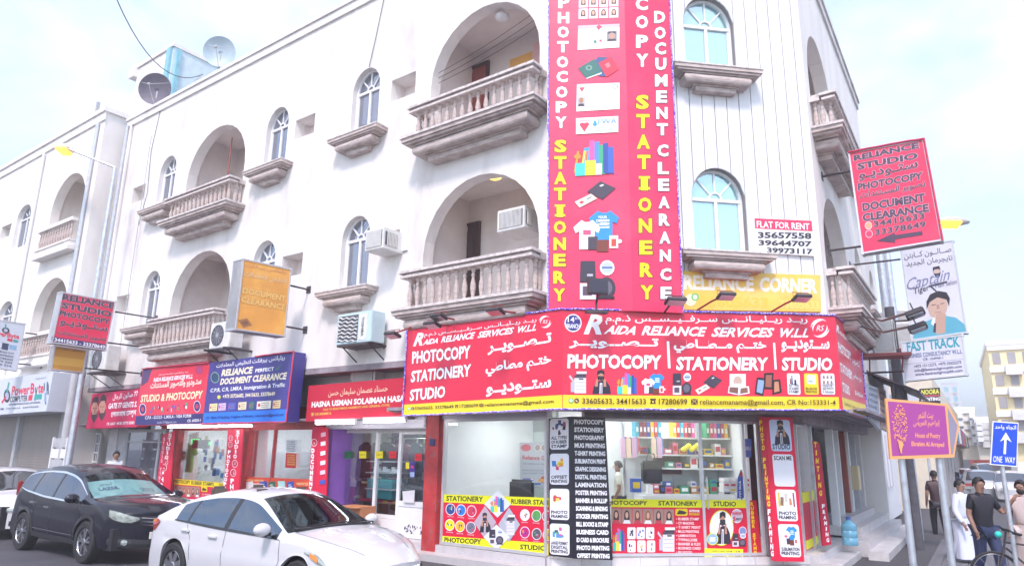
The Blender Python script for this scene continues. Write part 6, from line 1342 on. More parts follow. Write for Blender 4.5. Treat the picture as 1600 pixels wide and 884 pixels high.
# sunshade inside the windscreen
mat('sunshade', (.52, .82, .84), .4, var=.1, scale=6)
def shadept(u, v): x = .50+(1.12-.50)*(1-v); p_ = suv.top_pt(x, u*(.64+.06*(1-v))); return Vector((p_[0]-.05, -p_[1], p_[2]-.06))
mb = MB(); Nn = 14; vs = [tuple(shadept(-1+2*i/Nn, j/4)) for j in range(5) for i in range(Nn+1)]; mb.add(vs, [(j*(Nn+1)+i, j*(Nn+1)+i+1, (j+1)*(Nn+1)+i+1, (j+1)*(Nn+1)+i) for j in range(4) for i in range(Nn)])
sh = mb.build('windscreen_sunshade', 'sunshade', None, smooth=True); tag(sh, 'pale cyan folding sunshade lettered LAZER inside the black SUV windscreen', 'sunshade'); sh.matrix_world = FS.M
# u axis: seen from front, near side (camera left) is car -y ... letters run from far right to near left
for c_, w_ in ((-.5, .42), (.52, .40)):
    vs = [tuple(shadept(c_+w_*cos(2*pi*i/22), .5+.44*sin(2*pi*i/22))+Vector((.008, 0, .008))) for i in range(22)]; MB().add(vs, [tuple(range(22))]).build('printed_oval', '#c4ece8', sh)
A = shadept(.78, .38)+Vector((.012, 0, .014)); B = shadept(.28, .38)+Vector((.012, 0, .014)); T_ = shadept(.78, .6)+Vector((.012, 0, .014))
def shade_text(body, u0, u1, v0, v1, col, arab=False, bold=.02):
    vs, fs = glyphs(ar(body) if arab else body, bold); xs_ = [p[0] for p in vs]; ys_ = [p[1] for p in vs]; x0, x1, y0, y1 = min(xs_), max(xs_), min(ys_), max(ys_)
    MB().add([tuple(shadept(u0+(u1-u0)*(x-x0)/(x1-x0), v0+(v1-v0)*(y-y0)/(y1-y0))+Vector((.014, 0, .016))) for x, y in vs], fs).build('lettering', col, sh, fix=False)
shade_text('LAZER', .78, .24, .40, .56, '#5a6a98'); shade_text('لــيــزر', .70, .34, .64, .84, '#5a6a98', True); shade_text('AL MOAYYED', -.32, -.74, .34, .42, '#7a96a8'); shade_text('AUTO CARE', -.34, -.72, .22, .30, '#7a96a8')

# -------- white saloon in front
sal = Car([(-2.42, .60), (-2.40, .96), (-2.28, 1.04), (-1.98, 1.07), (-1.25, 1.335), (-.75, 1.43), (-.25, 1.46), (.05, 1.435), (.28, 1.37), (1.10, .985), (1.5, .93), (2.0, .82), (2.25, .72), (2.40, .58)],
          [(-2.42, .88), (-2.0, .99), (-1.3, .96), (-.5, .92), (.5, .885), (1.1, .86), (1.6, .82), (2.1, .70), (2.40, .54)], .24, .90, (-1.36, 1.42), .385, .55, .42, .565, (-2.42, 2.40)); sal.wz = .325
FA = GL.sub(-2.62, 3.26, 0, -2.4)
t = thing('parked_saloon', 'white four door saloon car nearest the camera, seen from its left rear side', 'car', FA)
WA = [(-1.42, -1.12), (-1.07, -.22), (-.12, .96)]
build_car(sal, t, 'paint_white', 'car_glass', WA, (.22, 1.1), (-1.96, -1.25), shield_mat='windscreen')
MB().box(-2.2, 2.1, -.76, .76, .2, .5).box(-1.9, 1.0, -.78, .78, .501, .72).build('floor_pan', 'black_plastic', t)
seats(t, (-.85, .2), .5, '#5a5048', .48)
MB().box(.62, 1.02, -.7, .7, .74, .90).build('dashboard', '#3a5058', t, bevel=.04); MB().lathe([(.19, -.012), (.19, .012), (.165, .012), (.165, -.012), (.19, -.012)], seg=24, cap=False, X=Matrix.Translation((.5, -.36, .93)) @ Matrix.Rotation(radians(65), 4, 'Y')).build('steering_wheel', 'black_plastic', t)
for x in sal.wheels:
    for s_ in (-1, 1): wheel(t, x, s_*.79, .325, .21, s_, 7, double=False)
for s_ in (-1, 1):
    for sp, nm, w_ in (([(-.16, .3), (-.18, .6), (-.14, .9)], 'door_seam', .008), ([(.98, .34), (1.05, .6), (1.02, .86)], 'door_seam', .008), ([(-1.1, .93), (-.98, .75), (-.93, .45)], 'door_seam', .008)): addm(strip(sal, sp, w_), nm, 'dark')
    addm(strip(sal, [(-.85, .34), (.9, .33)], .035, .008), 'side_moulding', 'paint_white')
    for x, z in ((-.42, .80), (-1.18+.08, .84)): p_ = sal.side(x, z); MB().box(-.1, .1, -.02, .035, -.016, .016).build('door_handle', 'paint_white', t, bevel=.007).location = (p_[0], p_[1]*s_, z)
    mirror(t, .82, s_*.9, .97, 'paint_white', s_)
    # belt trim
    mb = MB(); prs = []
    for i in range(31): x = -1.44+i*(1.02+1.44)/30; prs.append((sal.green(x, -.02, .004), sal.green(x, .05, .007)))
    for (a, b), (c, d) in zip(prs, prs[1:]): mb.add([a, c, d, b], [(0, 1, 2, 3)])
    addm(mb, 'window_trim', 'black_plastic')
    for xw in sal.wheels:
        mb = MB(); N = 22; vs = []
        for i in range(N+1):
            a = pi*(.02+.96*i/N); xx, zz = xw+.385*cos(a), .325+.385*sin(a); x2, z2 = xw+.41*cos(a), .325+.41*sin(a)
            vs += [(p[0], p[1]*s_, p[2]) for p in (sal.side(xx, zz, -.05), sal.side(xx, zz, .006), sal.side(x2, z2, .004))]
        mb.add(vs, [(3*i+j, 3*i+3+j, 3*i+3+j+1, 3*i+j+1) for i in range(N) for j in range(2)]).build('arch_lip', 'paint_white', t, smooth=True)
    # wrap-round tail lamp
    mb = MB(); vs = []; OL = [(-2.40, .80, .93), (-2.33, .77, .95), (-2.22, .78, .955), (-2.08, .84, .945), (-1.97, .90, .93)]
    for x, a, b in OL: vs += [sal.side(x, a, .006), sal.side(x, (a+b)/2, .016), sal.side(x, b, .006)]
    mb.add(vs, [(3*i+j, 3*i+3+j, 3*i+3+j+1, 3*i+j+1) for i in range(len(OL)-1) for j in range(2)]); addm(mb, 'tail_lamp', 'lamp_red')
    mb = MB(); vs = []
    for x, a, b in [(-2.37, .90, .925), (-2.25, .90, .945), (-2.1, .915, .94)]: vs += [sal.side(x, a, .02), sal.side(x, b, .02)]
    mb.add(vs, [(0, 2, 3, 1), (2, 4, 5, 3)]); addm(mb, 'indicator', 'lamp_orange')
    # wrap-round headlamp
    mb = MB(); vs = []; OL = [(1.55, .745, .77), (1.75, .69, .765), (1.95, .64, .735), (2.12, .60, .69), (2.28, .565, .63)]
    for x, a, b in OL: vs += [sal.side(x, a, .006), sal.side(x, (a+b)/2, .02), sal.side(x, b, .006)]
    mb.add(vs, [(3*i+j, 3*i+3+j, 3*i+3+j+1, 3*i+j+1) for i in range(len(OL)-1) for j in range(2)]); addm(mb, 'headlight', 'lamp_clear')
    mb = MB(); vs = []
    for x, a, b in [(1.72, .71, .755), (1.9, .67, .735), (2.0, .65, .70)]: vs += [sal.side(x, a, .026), sal.side(x, b, .026)]
    mb.add(vs, [(0, 2, 3, 1), (2, 4, 5, 3)]); addm(mb, 'indicator', 'lamp_orange')
front_patch(sal, t, 'grille', [(0, .42, .53), (.25, .42, .53), (.45, .45, .53)], 'dark', .01); front_patch(sal, t, 'grille_bar', [(0, .525, .545), (.25, .525, .545), (.46, .53, .545)], 'chrome', .02)
for z in (.45, .48): front_patch(sal, t, 'grille_bar', [(0, z, z+.012), (.25, z, z+.012), (.45, z, z+.012)], 'chrome', .02)
# bonnet shut lines and wiper
mb = MB()
for s_ in (-1, 1):
    P_ = [(1.14, .70), (1.5, .66), (1.9, .56), (2.2, .42)]
    for (a, ya), (b, yb) in zip(P_, P_[1:]):
        for k in range(4):
            u, v = k/4, (k+1)/4; q = [Vector(sal.top_pt(a+(b-a)*w, s_*(ya+(yb-ya)*w))) for w in (u, v)]; mb.add([tuple(q[0]+Vector((0, -.004, .003))), tuple(q[1]+Vector((0, -.004, .003))), tuple(q[1]+Vector((0, .004, .003))), tuple(q[0]+Vector((0, .004, .003)))], [(0, 1, 2, 3)])
mb.build('bonnet_seam', 'dark', t)
def wiper(car, xx): q = [Vector(car.top_pt(xx-.01, y))+Vector((.02, 0, .02)) for y in (-.68, -.4, -.1, .2, .5)]; MB().tube([tuple(v) for v in q], .011, 5).build('wiper', 'black_plastic', t); MB().box(-.04, .05, -.72, .72, 0, .02).build('cowl', 'black_plastic', t).location = (xx+.02, 0, car.zt(xx+.02)-.012)
wiper(sal, 1.08)
# -------- white car behind the SUV
wc = Car([(-2.2, .6), (-2.15, 1.0), (-1.8, 1.08), (-1.1, 1.42), (-.4, 1.50), (.1, 1.46), (.3, 1.39), (1.15, 1.0), (1.6, .95), (2.0, .83), (2.2, .68)], [(-2.2, .9), (-1.5, .98), (0, .93), (1.1, .88), (1.6, .84), (2.2, .6)], .24, .88, (-1.3, 1.35), .38, .5, .4, .56, (-2.2, 2.2)); wc.wz = .32
t = thing('parked_car', 'white car cut off by the left picture edge behind the black SUV', 'car', GL.sub(-13.75, 3.1, 0))
build_car(wc, t, 'paint_white', 'car_glass_dark', [(-1.5, -.95), (-.88, -.1), (-.02, 1.0)], (.24, 1.12), (-1.85, -1.1), NS=70, shield_mat='car_glass_dark')
MB().box(-2.0, 2.0, -.74, .74, .2, .7).build('floor_pan', 'black_plastic', t)
for x in wc.wheels:
    for s_ in (-1, 1): wheel(t, x, s_*.77, .32, .2, s_, 5, double=False)
front_patch(wc, t, 'headlight', [(.62, .58, .64), (.78, .58, .68), (.95, .62, .70)], 'lamp_clear', .015); front_patch(wc, t, 'grille', [(0, .48, .62), (.3, .48, .62), (.55, .52, .62)], 'dark', .01); front_patch(wc, t, 'lower_intake', [(0, .28, .4), (.4, .28, .4), (.7, .3, .4)], 'dark', .01)
mirror(t, .85, -.88, .98, 'paint_white', -1); mirror(t, .85, .88, .98, 'paint_white', 1)
# ================================================================== goods in the corner shop
rr = random.Random(21)
SH = [(681, 955, 1178), (708.5, 985, 1166), (730.5, 1040, 1163), (771, 1010, 1165)]
NSH = -2.7
shz = []
for y, a, b in SH:
    x0, z = GC.px(a, y, NSH+.2); x1, _ = GC.px(b, y, NSH+.2); x0 = max(x0, xcs+.3); x1 = min(x1, 4.48); shz.append((x0, x1, z)); bpart('shelf', GC, MB().box(x0, x1, CB+.01, NSH+.2, z-.03, z), 'shelf_white')
for k in range(4): bpart('shelf_upright', GC, MB().box(shz[0][0]+k*1.1, shz[0][0]+k*1.1+.03, CB+.012, CB+.05, FZ, 2.9), 'steel')
cols = ['#c83048', '#2c8c5c', '#2850a8', '#e8b020', '#1c1820', '#d84898', '#38a0b8', '#8c2840']
cn = {'#c83048': 'red', '#2c8c5c': 'green', '#2850a8': 'blue', '#e8b020': 'yellow', '#1c1820': 'black', '#d84898': 'pink', '#38a0b8': 'teal', '#8c2840': 'maroon'}
x = shz[0][0]+.05; BM = {}
while x < shz[0][1]-.1:
    if rr.random() < .12: x += .25; continue
    c = rr.choice(cols); t = thing('box_file', cn[c]+' box file standing on the top shelf of the corner shop', 'box file', GC.sub(x+.04, NSH+.05, shz[0][2]+.001), 'box files on the top shelf of the corner shop')
    MB().box(-.036, .036, -.13, .13, 0, .31).build('case', c, t); MB().box(-.022, .022, .131, .134, .1, .2).build('spine_label', '#e8e6e0', t); x += .082
def goods(fr, x, n, z, w, h, d, c, nm, lab, grp):
    t = thing(nm, lab, 'box' if nm == 'carton' else nm.replace('_', ' '), fr.sub(x, n, z+.001), grp); MB().box(-w/2, w/2, -d/2, d/2, 0, h).build('body', c, t); MB().box(-w*.36, w*.36, d/2+.0005, d/2+.003, h*.3, h*.75).build('label', rr.choice(['#f0f0f0', '#e0c030', '#c02840', '#2858a8']), t); return t
CC = [('#e8e6e8', 'white'), ('#e0c020', 'yellow'), ('#b83048', 'red'), ('#3060b0', 'blue'), ('#38342c', 'dark'), ('#d87890', 'pink'), ('#c89868', 'brown'), ('#48a080', 'green')]
for si, (x0, x1, z) in enumerate(shz[1:]):
    x = x0+.08
    while x < x1-.08:
        w = rr.uniform(.07, .2); h = rr.uniform(.08, .26 if si < 2 else .2); c, cnm = rr.choice(CC); x += w/2
        goods(GC, x, NSH+.02, z, w, h, .2, c, 'carton', cnm+' packet of stationery on '+('the upper shelf', 'the middle shelf', 'the counter')[si]+' of the corner shop', 'stationery packets in the corner shop')
        if rr.random() < .35 and si == 2: c2, n2 = rr.choice(CC); goods(GC, x, NSH+.02, z+h+.001, w*.9, .1, .18, c2, 'carton', n2+' packet stacked on another on the counter of the corner shop', 'stationery packets in the corner shop')
        x += w/2+rr.uniform(.01, .06)
bpart('counter', GC, MB().box(shz[3][0]-.1, shz[3][1], NSH-.3, NSH+.28, FZ, shz[3][2]-.032), 'shelf_white')
# near display of cartons on the right, hanging bags, backpack, calculators
for i in range(12):
    a, b = 1132+(i % 4)*10.5, 768-(i//4)*7.5; x, z = GC.px(a, b, -1.6); goods(GC, x, -1.6, z, .125, .085, .2, '#e0dede', 'carton', 'white labelled carton right of the shop counter, '+('bottom', 'middle', 'top')[i//4]+' row, '+('first', 'second', 'third', 'fourth')[i % 4]+' from left', 'white and red cartons in the corner shop')
for i in range(14):
    a = 973+i*2.9+(i > 8)*22; x, z = GC.px(a, 682, -2.2); c = ['#d0a8c8', '#8090c8', '#d05040', '#e0c8b0', '#6878a8', '#c0c8d8'][i % 6]; t = thing('hanging_packet', ('mauve', 'steel blue', 'orange red', 'tan', 'grey blue', 'pale blue')[i % 6]+' packet hanging near the corner shop ceiling in the '+('right' if i > 8 else 'left')+' bunch', 'packet', GC.sub(x, -2.2-.02*(i % 3), z), 'hanging packets in the corner shop'); MB().prism([(-.05, -.42+.06*(i % 3)), (.05, -.42+.06*(i % 3)), (.05, -.05), (.01, 0), (-.01, 0), (-.05, -.05)], -.01, .01).build('bag', c, t)
x, z = GC.px(1018, 737, -2.1); t = thing('backpack', 'black bag hanging in the middle of the corner shop', 'bag', GC.sub(x, -2.1, z)); MB().box(-.2, .2, -.1, .1, -.22, .22).build('bag', '#1c1820', t, bevel=.04); MB().box(-.14, .14, .101, .14, -.15, .04).build('pocket', '#282430', t, bevel=.015); MB().tube([(-.1, 0, .22), (-.06, 0, .36), (.06, 0, .36), (.1, 0, .22)], .012, 6).build('strap', '#282430', t)
x, z = GC.px(993, 757, -2.0); goods(GC, x, -2.0, z-.14, .2, .26, .12, '#2858b0', 'carton', 'blue packaged bundle of paper beside the counter of the corner shop', 'stationery packets in the corner shop')
x, z = GC.px(1051, 720, -2.9); t = thing('cork_board', 'brown board on back wall of the corner shop', 'board', GC.sub(x, CB+.05, z)); MB().box(-.32, .32, 0, .02, -.28, .25).build('board', '#5c3038', t); MB().box(-.34, .34, -.001, .012, -.3, .27).build('frame', '#c8c0c0', t)
for i in range(7):
    x, z = GC.px(1068+i*4.2, 702-(i % 3)*3, -2.4); t = thing('glove', 'bright yellow packet bunched on the upper shelf', 'packet', GC.sub(x, -2.4, z), 'yellow packets on the upper shelf of the corner shop'); MB().ball((0, 0, 0), (.06, .05, .05), 8, 6).build('packet', '#f0e010', t, smooth=True)
t = thing('advert_flag', 'tall blue and red feather banner standing right of the corner shop door', 'banner', GC.sub(GC.px(1158, 780, -.8)[0], -.8, 0)); F2 = GC.sub(GC.px(1158, 780, -.8)[0], -.8, 0)
q = [F2.px(a, b) for a, b in ((1152, 778), (1164, 778), (1162, 745), (1158, 733), (1153, 745))]; MB().prism(q, -.01, 0).build('cloth', '#2a50b8', t); p = Print(F2); p.quad([(1154, 744), (1162, 744), (1158.5, 734), (1157, 734)], '#d02840'); p.text('IXUNA', (1159.5, 776), (1158.5, 750), (1155, 776), WHT, bold=.02); p.done(t); MB().tube([(q[0][0]+.05, 0, FZ), (q[3][0], 0, q[3][1])], .01).build('pole', 'black_plastic', t)
F2 = GC.sub(0, -.9, 0); t = thing('poster', 'blue poster with white letters behind the top right of the corner shop glass', 'poster', F2); MB().prism([F2.px(a, b) for a, b in bx4(1163, 685, 1174, 714)], -.01, 0).build('sheet', '#4868b8', t); p = Print(F2); p.text('IXU', (1165, 703), (1173, 703), (1165, 697), WHT); p.done(t)
# left room: poster, desk chair, air duct shelf
F2 = GL.sub(0, -2.5, 0); t = thing('poster', 'grey Reliance Group poster board inside the left corner window', 'poster', F2); MB().prism([F2.px(a, b) for a, b in ((812, 691), (872, 690), (872, 762), (813, 760))], -.02, 0).build('board', '#b8bcc4', t)
p = Print(F2); p.text('Reliance Group', (816.5, 717), (868, 719), (816.5, 710.5), '#c02838', bold=.02); p.text('WE HANDLE ALL BIGGEST', (817, 725), (860, 726), (817, 722.5), '#4a6090'); p.text('PRINTING, PHOTOCOPY AND PASSPORT', (816, 735.5), (862, 736), (816, 733), '#5a6a90'); p.text('STUDIO, STATIONERY, TYPING SERVICES', (816, 740), (862, 740.5), (816, 737.6), '#5a6a90')
a_goods(p.art(bx4(815, 743, 866, 757)), 77, 14); f = p.art(bx4(814, 692, 834, 706)); f(circ(.4, .5, .4), '#c86070'); 
for cx in (840, 850): a_logo(p, cx, 699, 4.5, 5.5, '#e8e8ec', '#a89088')
p.done(t)
fr_ = GL.sub(GL.px(815, 775, -1.6)[0], -1.6, FZ); t = thing('office_chair', 'black office chair back showing in the left corner window', 'chair', fr_); MB().box(-.3, .3, -.05, .05, .55, 1.12).build('backrest', 'black_plastic', t, bevel=.05); MB().box(-.27, .27, -.45, -.06, .45, .54).build('seat', 'black_plastic', t, bevel=.03); MB().lathe([(.03, .05), (.03, .45)], (0, .25, 0)).build('post', 'steel', t)
for k in range(5): MB().tube([(0, .25, .06), (.28*cos(k*1.257), .25+.28*sin(k*1.257), .03)], .02, 6).build('leg', 'black_plastic', t)
x0, z = GL.px(714, 681, -2.6); x1, _ = GL.px(812, 683, -2.6); bpart('wall_shelf', GL, MB().box(x0, x1, -2.99, -2.6, z-.03, z), 'aluminium')
for i in range(9): a = x0+.1+i*(x1-x0-.2)/9; c, cnm = rr.choice(CC); goods(GL, a+.06, -2.78, z, rr.uniform(.08, .15), rr.uniform(.08, .2), .2, c, 'carton', cnm+' packet on the high shelf in the left corner window', 'packets on the high shelf in the left corner window')
for a in (721, 732, 758.5): x, z = GL.px(a, 711, -2.99); t = thing('wall_socket', 'small white wall socket on tiled back wall of the corner shop', 'socket', GL.sub(x, -2.99, z), 'wall sockets in the corner shop'); MB().box(-.07, .07, 0, .01, -.05, .05).build('plate', '#c8ccd0', t); MB().box(-.04, -.01, .0101, .013, -.02, .02).box(.01, .04, .0101, .013, -.02, .02).build('outlet', '#6a6e74', t)

# ================================================================== neighbour building on the left
NZ = 12.75
NB = UL.sub(-17.3, .62, 0)
nb = thing('neighbour_building', 'cream neighbouring building with arched balconies and closed roller shutters at far left', 'building', NB)
def npart(name, mb, m, smooth=False): return mb.build(name, m, nb, smooth)
U = lambda a, b, n=0.: NB.px(a, b, n)
NBAL = [(U(80, 330)[0], U(134, 300)[0])]; nh = []; _wa, _wb = U(27, 340)[0], U(49, 330)[0]; _qa, _qb = U(6, 340)[0], U(21, 335)[0]
for fz in (0, 3.65):
    for a, b in NBAL: nh.append(arch(a, b, 4.75+fz, 6.1+fz, 7.35+fz))
    nh.append(arch(_wa, _wb, 5.35+fz, 6.5+fz, 7.0+fz)); nh.append(R_(_qa, 6.0+fz, _qb, 6.5+fz))
npart('wall', holed([(-16, 3.7), (0, 3.7), (0, NZ), (-16, NZ)], nh, 0, -.28), 'stucco_warm'); npart('side_wall', MB().box(-.28, 0, -3, -.281, 0, NZ), 'stucco_warm')
npart('coping', MB().box(-16, .08, -.4, .1, NZ, NZ+.16).box(-.02, .08, -3, -.401, NZ, NZ+.16).box(-16, .04, .0, .05, NZ-.3, NZ-.003), 'stucco_warm')
npart('antenna_post', MB().box(-1.5, -1.4, -.3, -.2, NZ+.16, NZ+.9), 'grey_paint'); npart('roof', MB().box(-16, -.3, -5, -.29, NZ-.4, NZ-.3), 'concrete')
for fz in (0, 3.65):
    for a, b in NBAL:
        mb = MB(); mb.box(a-.2, b+.2, -1.3, -1.24, 4.7+fz, 7.6+fz).box(a-.2, a-.15, -1.24, -.28, 4.7+fz, 7.6+fz).box(b+.15, b+.2, -1.24, -.28, 4.7+fz, 7.6+fz).box(a-.2, b+.2, -1.3, -.28, 7.6+fz, 7.65+fz).box(a-.2, b+.2, -1.3, -.28, 4.65+fz, 4.7+fz); npart('loggia', mb, 'stucco_warm')
        npart('loggia_pier', MB().box((a+b)/2+.3, (a+b)/2+.5, -1.2, -1.0, 4.7+fz, 7.6+fz), 'stucco_warm')
        B = bpy.data.objects.new('balcony', None); COL.objects.link(B); B.parent = nb; B.location = ((a+b)/2, 0, 4.72+fz); h = (b-a)/2
        MB().box(-h-.1, h+.1, -.01, .3, -.3, -.16).box(-h-.04, h+.04, -.01, .24, -.16, 0).box(-h-.06, h+.06, -.01, .28, .001, .05).build('base', 'stucco_warm', B); MB().box(-h-.06, h+.06, .1, .28, .66, .78).build('rail', 'stucco_warm', B)
        for i in range(13): o = bpy.data.objects.new('baluster', BALM); COL.objects.link(o); o.parent = B; o.location = (-h+.1+(2*h-.2)*i/12, -.19, .052)
    npart('dark_room', MB().box(_wa-.3, _wb+.3, -.8, -.75, 5+fz, 7.3+fz), 'room_dark'); npart('recess', MB().box(_qa-.2, _qb+.2, -.6, -.55, 5.8+fz, 6.7+fz), 'stucco_warm')
    W_ = bpy.data.objects.new('window', None); COL.objects.link(W_); W_.parent = nb; W_.location = ((_wa+_wb)/2, .16, 5.35+fz)
    _k = (_wb-_wa)/.8; mb = MB(); holed(arch(-.4, .4, 0, 1.15, 1.65), [arch(-.35, .35, .05, 1.15, 1.6)], .03, -.03, 0, mb); W_.scale = (_k, 1, 1); mb.box(-.35, .35, -.03, .035, 1.12, 1.18).box(-.02, .02, -.03, .03, .05, 1.12)
    for an in (.8, pi/2, pi-.8): mb.tube([(.1*cos(an), 0, 1.2+.1*sin(an)), (.34*cos(an), 0, 1.16+.42*sin(an))], .014, 4)
    mb.build('frame', 'white_frame', W_); MB().prism(arch(-.35, .35, .05, 1.15, 1.6), -.012, -.006).build('pane', 'window_glass', W_)
npart('downpipe', MB().tube([(_wb+.45, -.08, 3.7), (_wb+.45, -.08, 12.4)], .05), 'white_frame', True); npart('downpipe', MB().tube([(-.35, -.07, 3.7), (-.35, -.07, 12.4)], .06), 'galv', True)
npart('ribbed_band', MB().box(-6, -.5, .0, .04, 3.72, 4.3), 'stucco_warm')
# ground floor: two roller shutters, posts
gz = 3.0; n0 = -.45
def shutter(x0, x1):
    g = bpy.data.objects.new('roller_shutter', None); COL.objects.link(g); g.parent = nb; g.location = (x0, -n0, 0.15); k = 34; S_ = None
    for i in range(k):
        z = i*(gz-.15)/k; o = MB().box(0, x1-x0, -.02, .0, 0, (gz-.15)/k).box(0, x1-x0, .0, .022, .02, (gz-.15)/k-.012).build('slat', 'shutter', g) if S_ is None else S_.copy()
        if S_ is None: S_ = o
        else: COL.objects.link(o)
        o.location = (0, 0, z)
    return g
xa1 = U(103, 700, n0)[0]; xb1 = U(30, 700, n0)[0]
shutter(xb1, xa1); shutter(xb1-5.5, xb1-.25); npart('post', MB().box(xb1-.24, xb1-.01, n0-.05, n0+.12, 0, 3.1), 'grey_paint'); npart('post', MB().box(xa1+.01, -.29, n0-.1, n0+.2, 0, 3.69), 'grey_paint'); npart('soffit', MB().box(-16, -.01, -.6, -.005, 3.4, 3.69), 'soffit')
g = bpy.data.objects.new('louvre_door', None); COL.objects.link(g); g.parent = nb; lx = U(80, 735, .05)[0]; g.location = (lx, -.1, .15); w_ = U(104, 735, .05)[0]-lx
MB().box(0, .06, 0, .05, 0, 2.1).box(w_-.06, w_, 0, .05, 0, 2.1).build('frame', 'white_frame', g)
for i in range(7): MB().box(.06, w_-.06, .005, .04, .02+i*.3, .27+i*.3).build('slat', 'white_frame' if i % 2 else 'grey_paint', g)
# PowerByte fascia
c = NB.px(83.7, 611, .45); PF = NB.sub(0, .45, 0)
t = thing('shop_sign', 'white POWERBYTE COMPUTER box fascia above the roller shutters', 'sign', PF); mat('sign_white', (.60, .63, .70), .4, var=.04)
MB().prism([PF.px(a, b) for a, b in ((-40, 597), (83.7, 580.6), (72, 642), (-60, 652))], -.7, 0).build('box', 'sign_white', t)
p = Print(PF)
p.text('Power', (17.7, 617.5), (46, 614.8), (19.4, 603), '#d83050', bold=.03); p.text('B', (47.3, 614.8), (53.5, 614), (48.5, 598.5), '#d83050', bold=.03); p.text('y', (54, 618.5), (58.5, 618.5), (54.6, 604.5), '#2a2838', bold=.02); p.text('te', (59.5, 613.4), (68.3, 612.7), (60, 600), '#d83050', bold=.03)
p.text('COMPUTER', (15.4, 628), (42.7, 626), (16.2, 619), '#2a2838', bold=.02); p.quad([(45, 617), (51.5, 616.2), (50, 625), (44, 625.8)], '#d83050'); p.quad([(54.5, 616.3), (66, 614.8), (65, 623.4), (53, 624.2)], '#30a098')
p.quad([(13, 597), (15.5, 596.8), (12.2, 613), (9.6, 613)], '#30a098'); f = p.art(bx4(6, 608, 16, 629, -.5)); f(circ(.5, .5, .5, 20), '#2a2838'); f(circ(.5, .5, .3, 20), '#a8adc4'); p.quad([(2, 628), (9, 618), (10, 621), (4, 630)], '#d83050')
p.text('REPAIR MAINTENANCE SALES & NETWORKING', (14, 633), (63, 629.5), (14.2, 630.4), '#3a3a58', bold=.02); p.text('☎ 17210216  33979555', (0, 640), (60, 636), (.2, 637.4), '#3a3a58', bold=.02); p.text('كمبيوتر باوربايت', (54, 594), (72, 591), (54.4, 590), '#3a3a58', arab=True); f = p.art(bx4(66, 585, 80, 640)); a_goods(in_box(f, .1, .1, .9, .9), 5, 8, ('#4a6888', '#2a3848', '#8aa0b8')); p.done(t)
t, F3, p = blade('blade_sign', 'white POWERBYTE blade sign cut by the left picture edge', NB, (75, 523), -90, [(-14, 497), (40, 505.5), (26.5, 580), (-28, 572)], 'sign_white', depth=.15, bars=[((40, 520), 0), ((29, 568), 0)])
p.text('PowerByte', (-18, 521.5), (30, 529.5), (-17.5, 514), '#d83050', bold=.03); f = p.art(bx4(3, 511, 15, 520, 1)); f(circ(.5, .5, .5), '#2a2838'); f(circ(.5, .5, .28), '#b8bcd0'); p.quad([(8, 506), (10, 506), (9, 514), (7, 514)], '#30a098'); p.quad([(12, 528), (20, 530), (19, 534), (11, 532)], '#d83050'); p.quad([(21, 530), (29, 532), (28, 535), (20, 534)], '#30a098')
f = p.art([(4, 535), (14, 537), (12, 547), (2, 545)]); f(R_(0, 0, 1, 1), '#3a4460'); f = p.art([(15, 538), (26, 540), (25, 547), (14, 545)]); f(R_(0, 0, 1, 1), '#8ab0d0')
for i, w_ in enumerate(('SALES SERVICE CCTV', 'REPAIR MAINTENANCE', 'NETWORKING', '33-979 555', '17 210 216')): p.text(w_, (-14-i, 548+i*4.8), (22-i, 554+i*4.8), (-14-i, 545+i*4.8), '#3a3a58', bold=.02)
p.done(t)

# ================================================================== air conditioners, dishes, lamps, cables
def ac_split(label, fr, w, h, d, m='ac_white', fan=True, grid='fan', sidefan=False):
    t = thing('air_conditioner', label, 'air conditioner', fr)
    MB().box(-w/2, w/2, -d/2, d/2, 0, h).build('case', m, t, bevel=.015)
    r = h*.40; cx = -w*.12
    MB().lathe([(r, 0), (r, .015), (r*.93, .018), (r*.93, 0)], seg=28, cap=False, X=Matrix.Translation((cx, -d/2, h/2)) @ Matrix.Rotation(pi/2, 4, 'X')).build('fan_guard', 'grille', t); MB().lathe([(r*.92, .001), (r*.92, .006)], seg=28, X=Matrix.Translation((cx, -d/2, h/2)) @ Matrix.Rotation(pi/2, 4, 'X')).build('fan_opening', 'grille', t)
    for k in range(6): a = k*pi/6; MB().box(-r*.93, r*.93, .008, .013, -.005, .005, X=Matrix.Translation((cx, -d/2, h/2)) @ Matrix.Rotation(a, 4, 'Y')).build('guard_wire', 'fin', t)
    MB().lathe([(r*.22, 0), (r*.22, .02)], seg=12, X=Matrix.Translation((cx, -d/2, h/2)) @ Matrix.Rotation(pi/2, 4, 'X')).build('hub', 'fin', t)
    return t
# units seen end on: they face along the street (towards the picture left), fan face to the left
def at_wall(fr, a, b, n): x, z = fr.px(a, b, n); return fr.sub(x, n, z)
f_ = at_wall(UL, 352, 545, .45); t = ac_split('old white outdoor air conditioner with a black fan opening under the orange sign', f_, .85, .62, .34); b_ = MB().box(-.42, -.38, -.5, .3, -.06, -.01).box(.38, .42, -.5, .3, -.06, -.01).box(-.42, .42, -.5, -.46, -.06, -.01).tube([(-.4, .42, -.5), (-.4, -.2, -.04)], .015, 5).tube([(.4, .42, -.5), (.4, -.2, -.04)], .015, 5).build('bracket', 'dark_metal', t)
f_ = at_wall(UL, 162, 581, .42); t = ac_split('white outdoor air conditioner with round fan below the left red blade sign', f_, .95, .72, .36, 'ac_white'); MB().box(-.45, .45, -.45, .25, -.06, -.02).tube([(-.4, .42, -.4), (-.4, -.2, -.04)], .015, 5).tube([(.4, .42, -.4), (.4, -.2, -.04)], .015, 5).build('bracket', 'dark_metal', t)
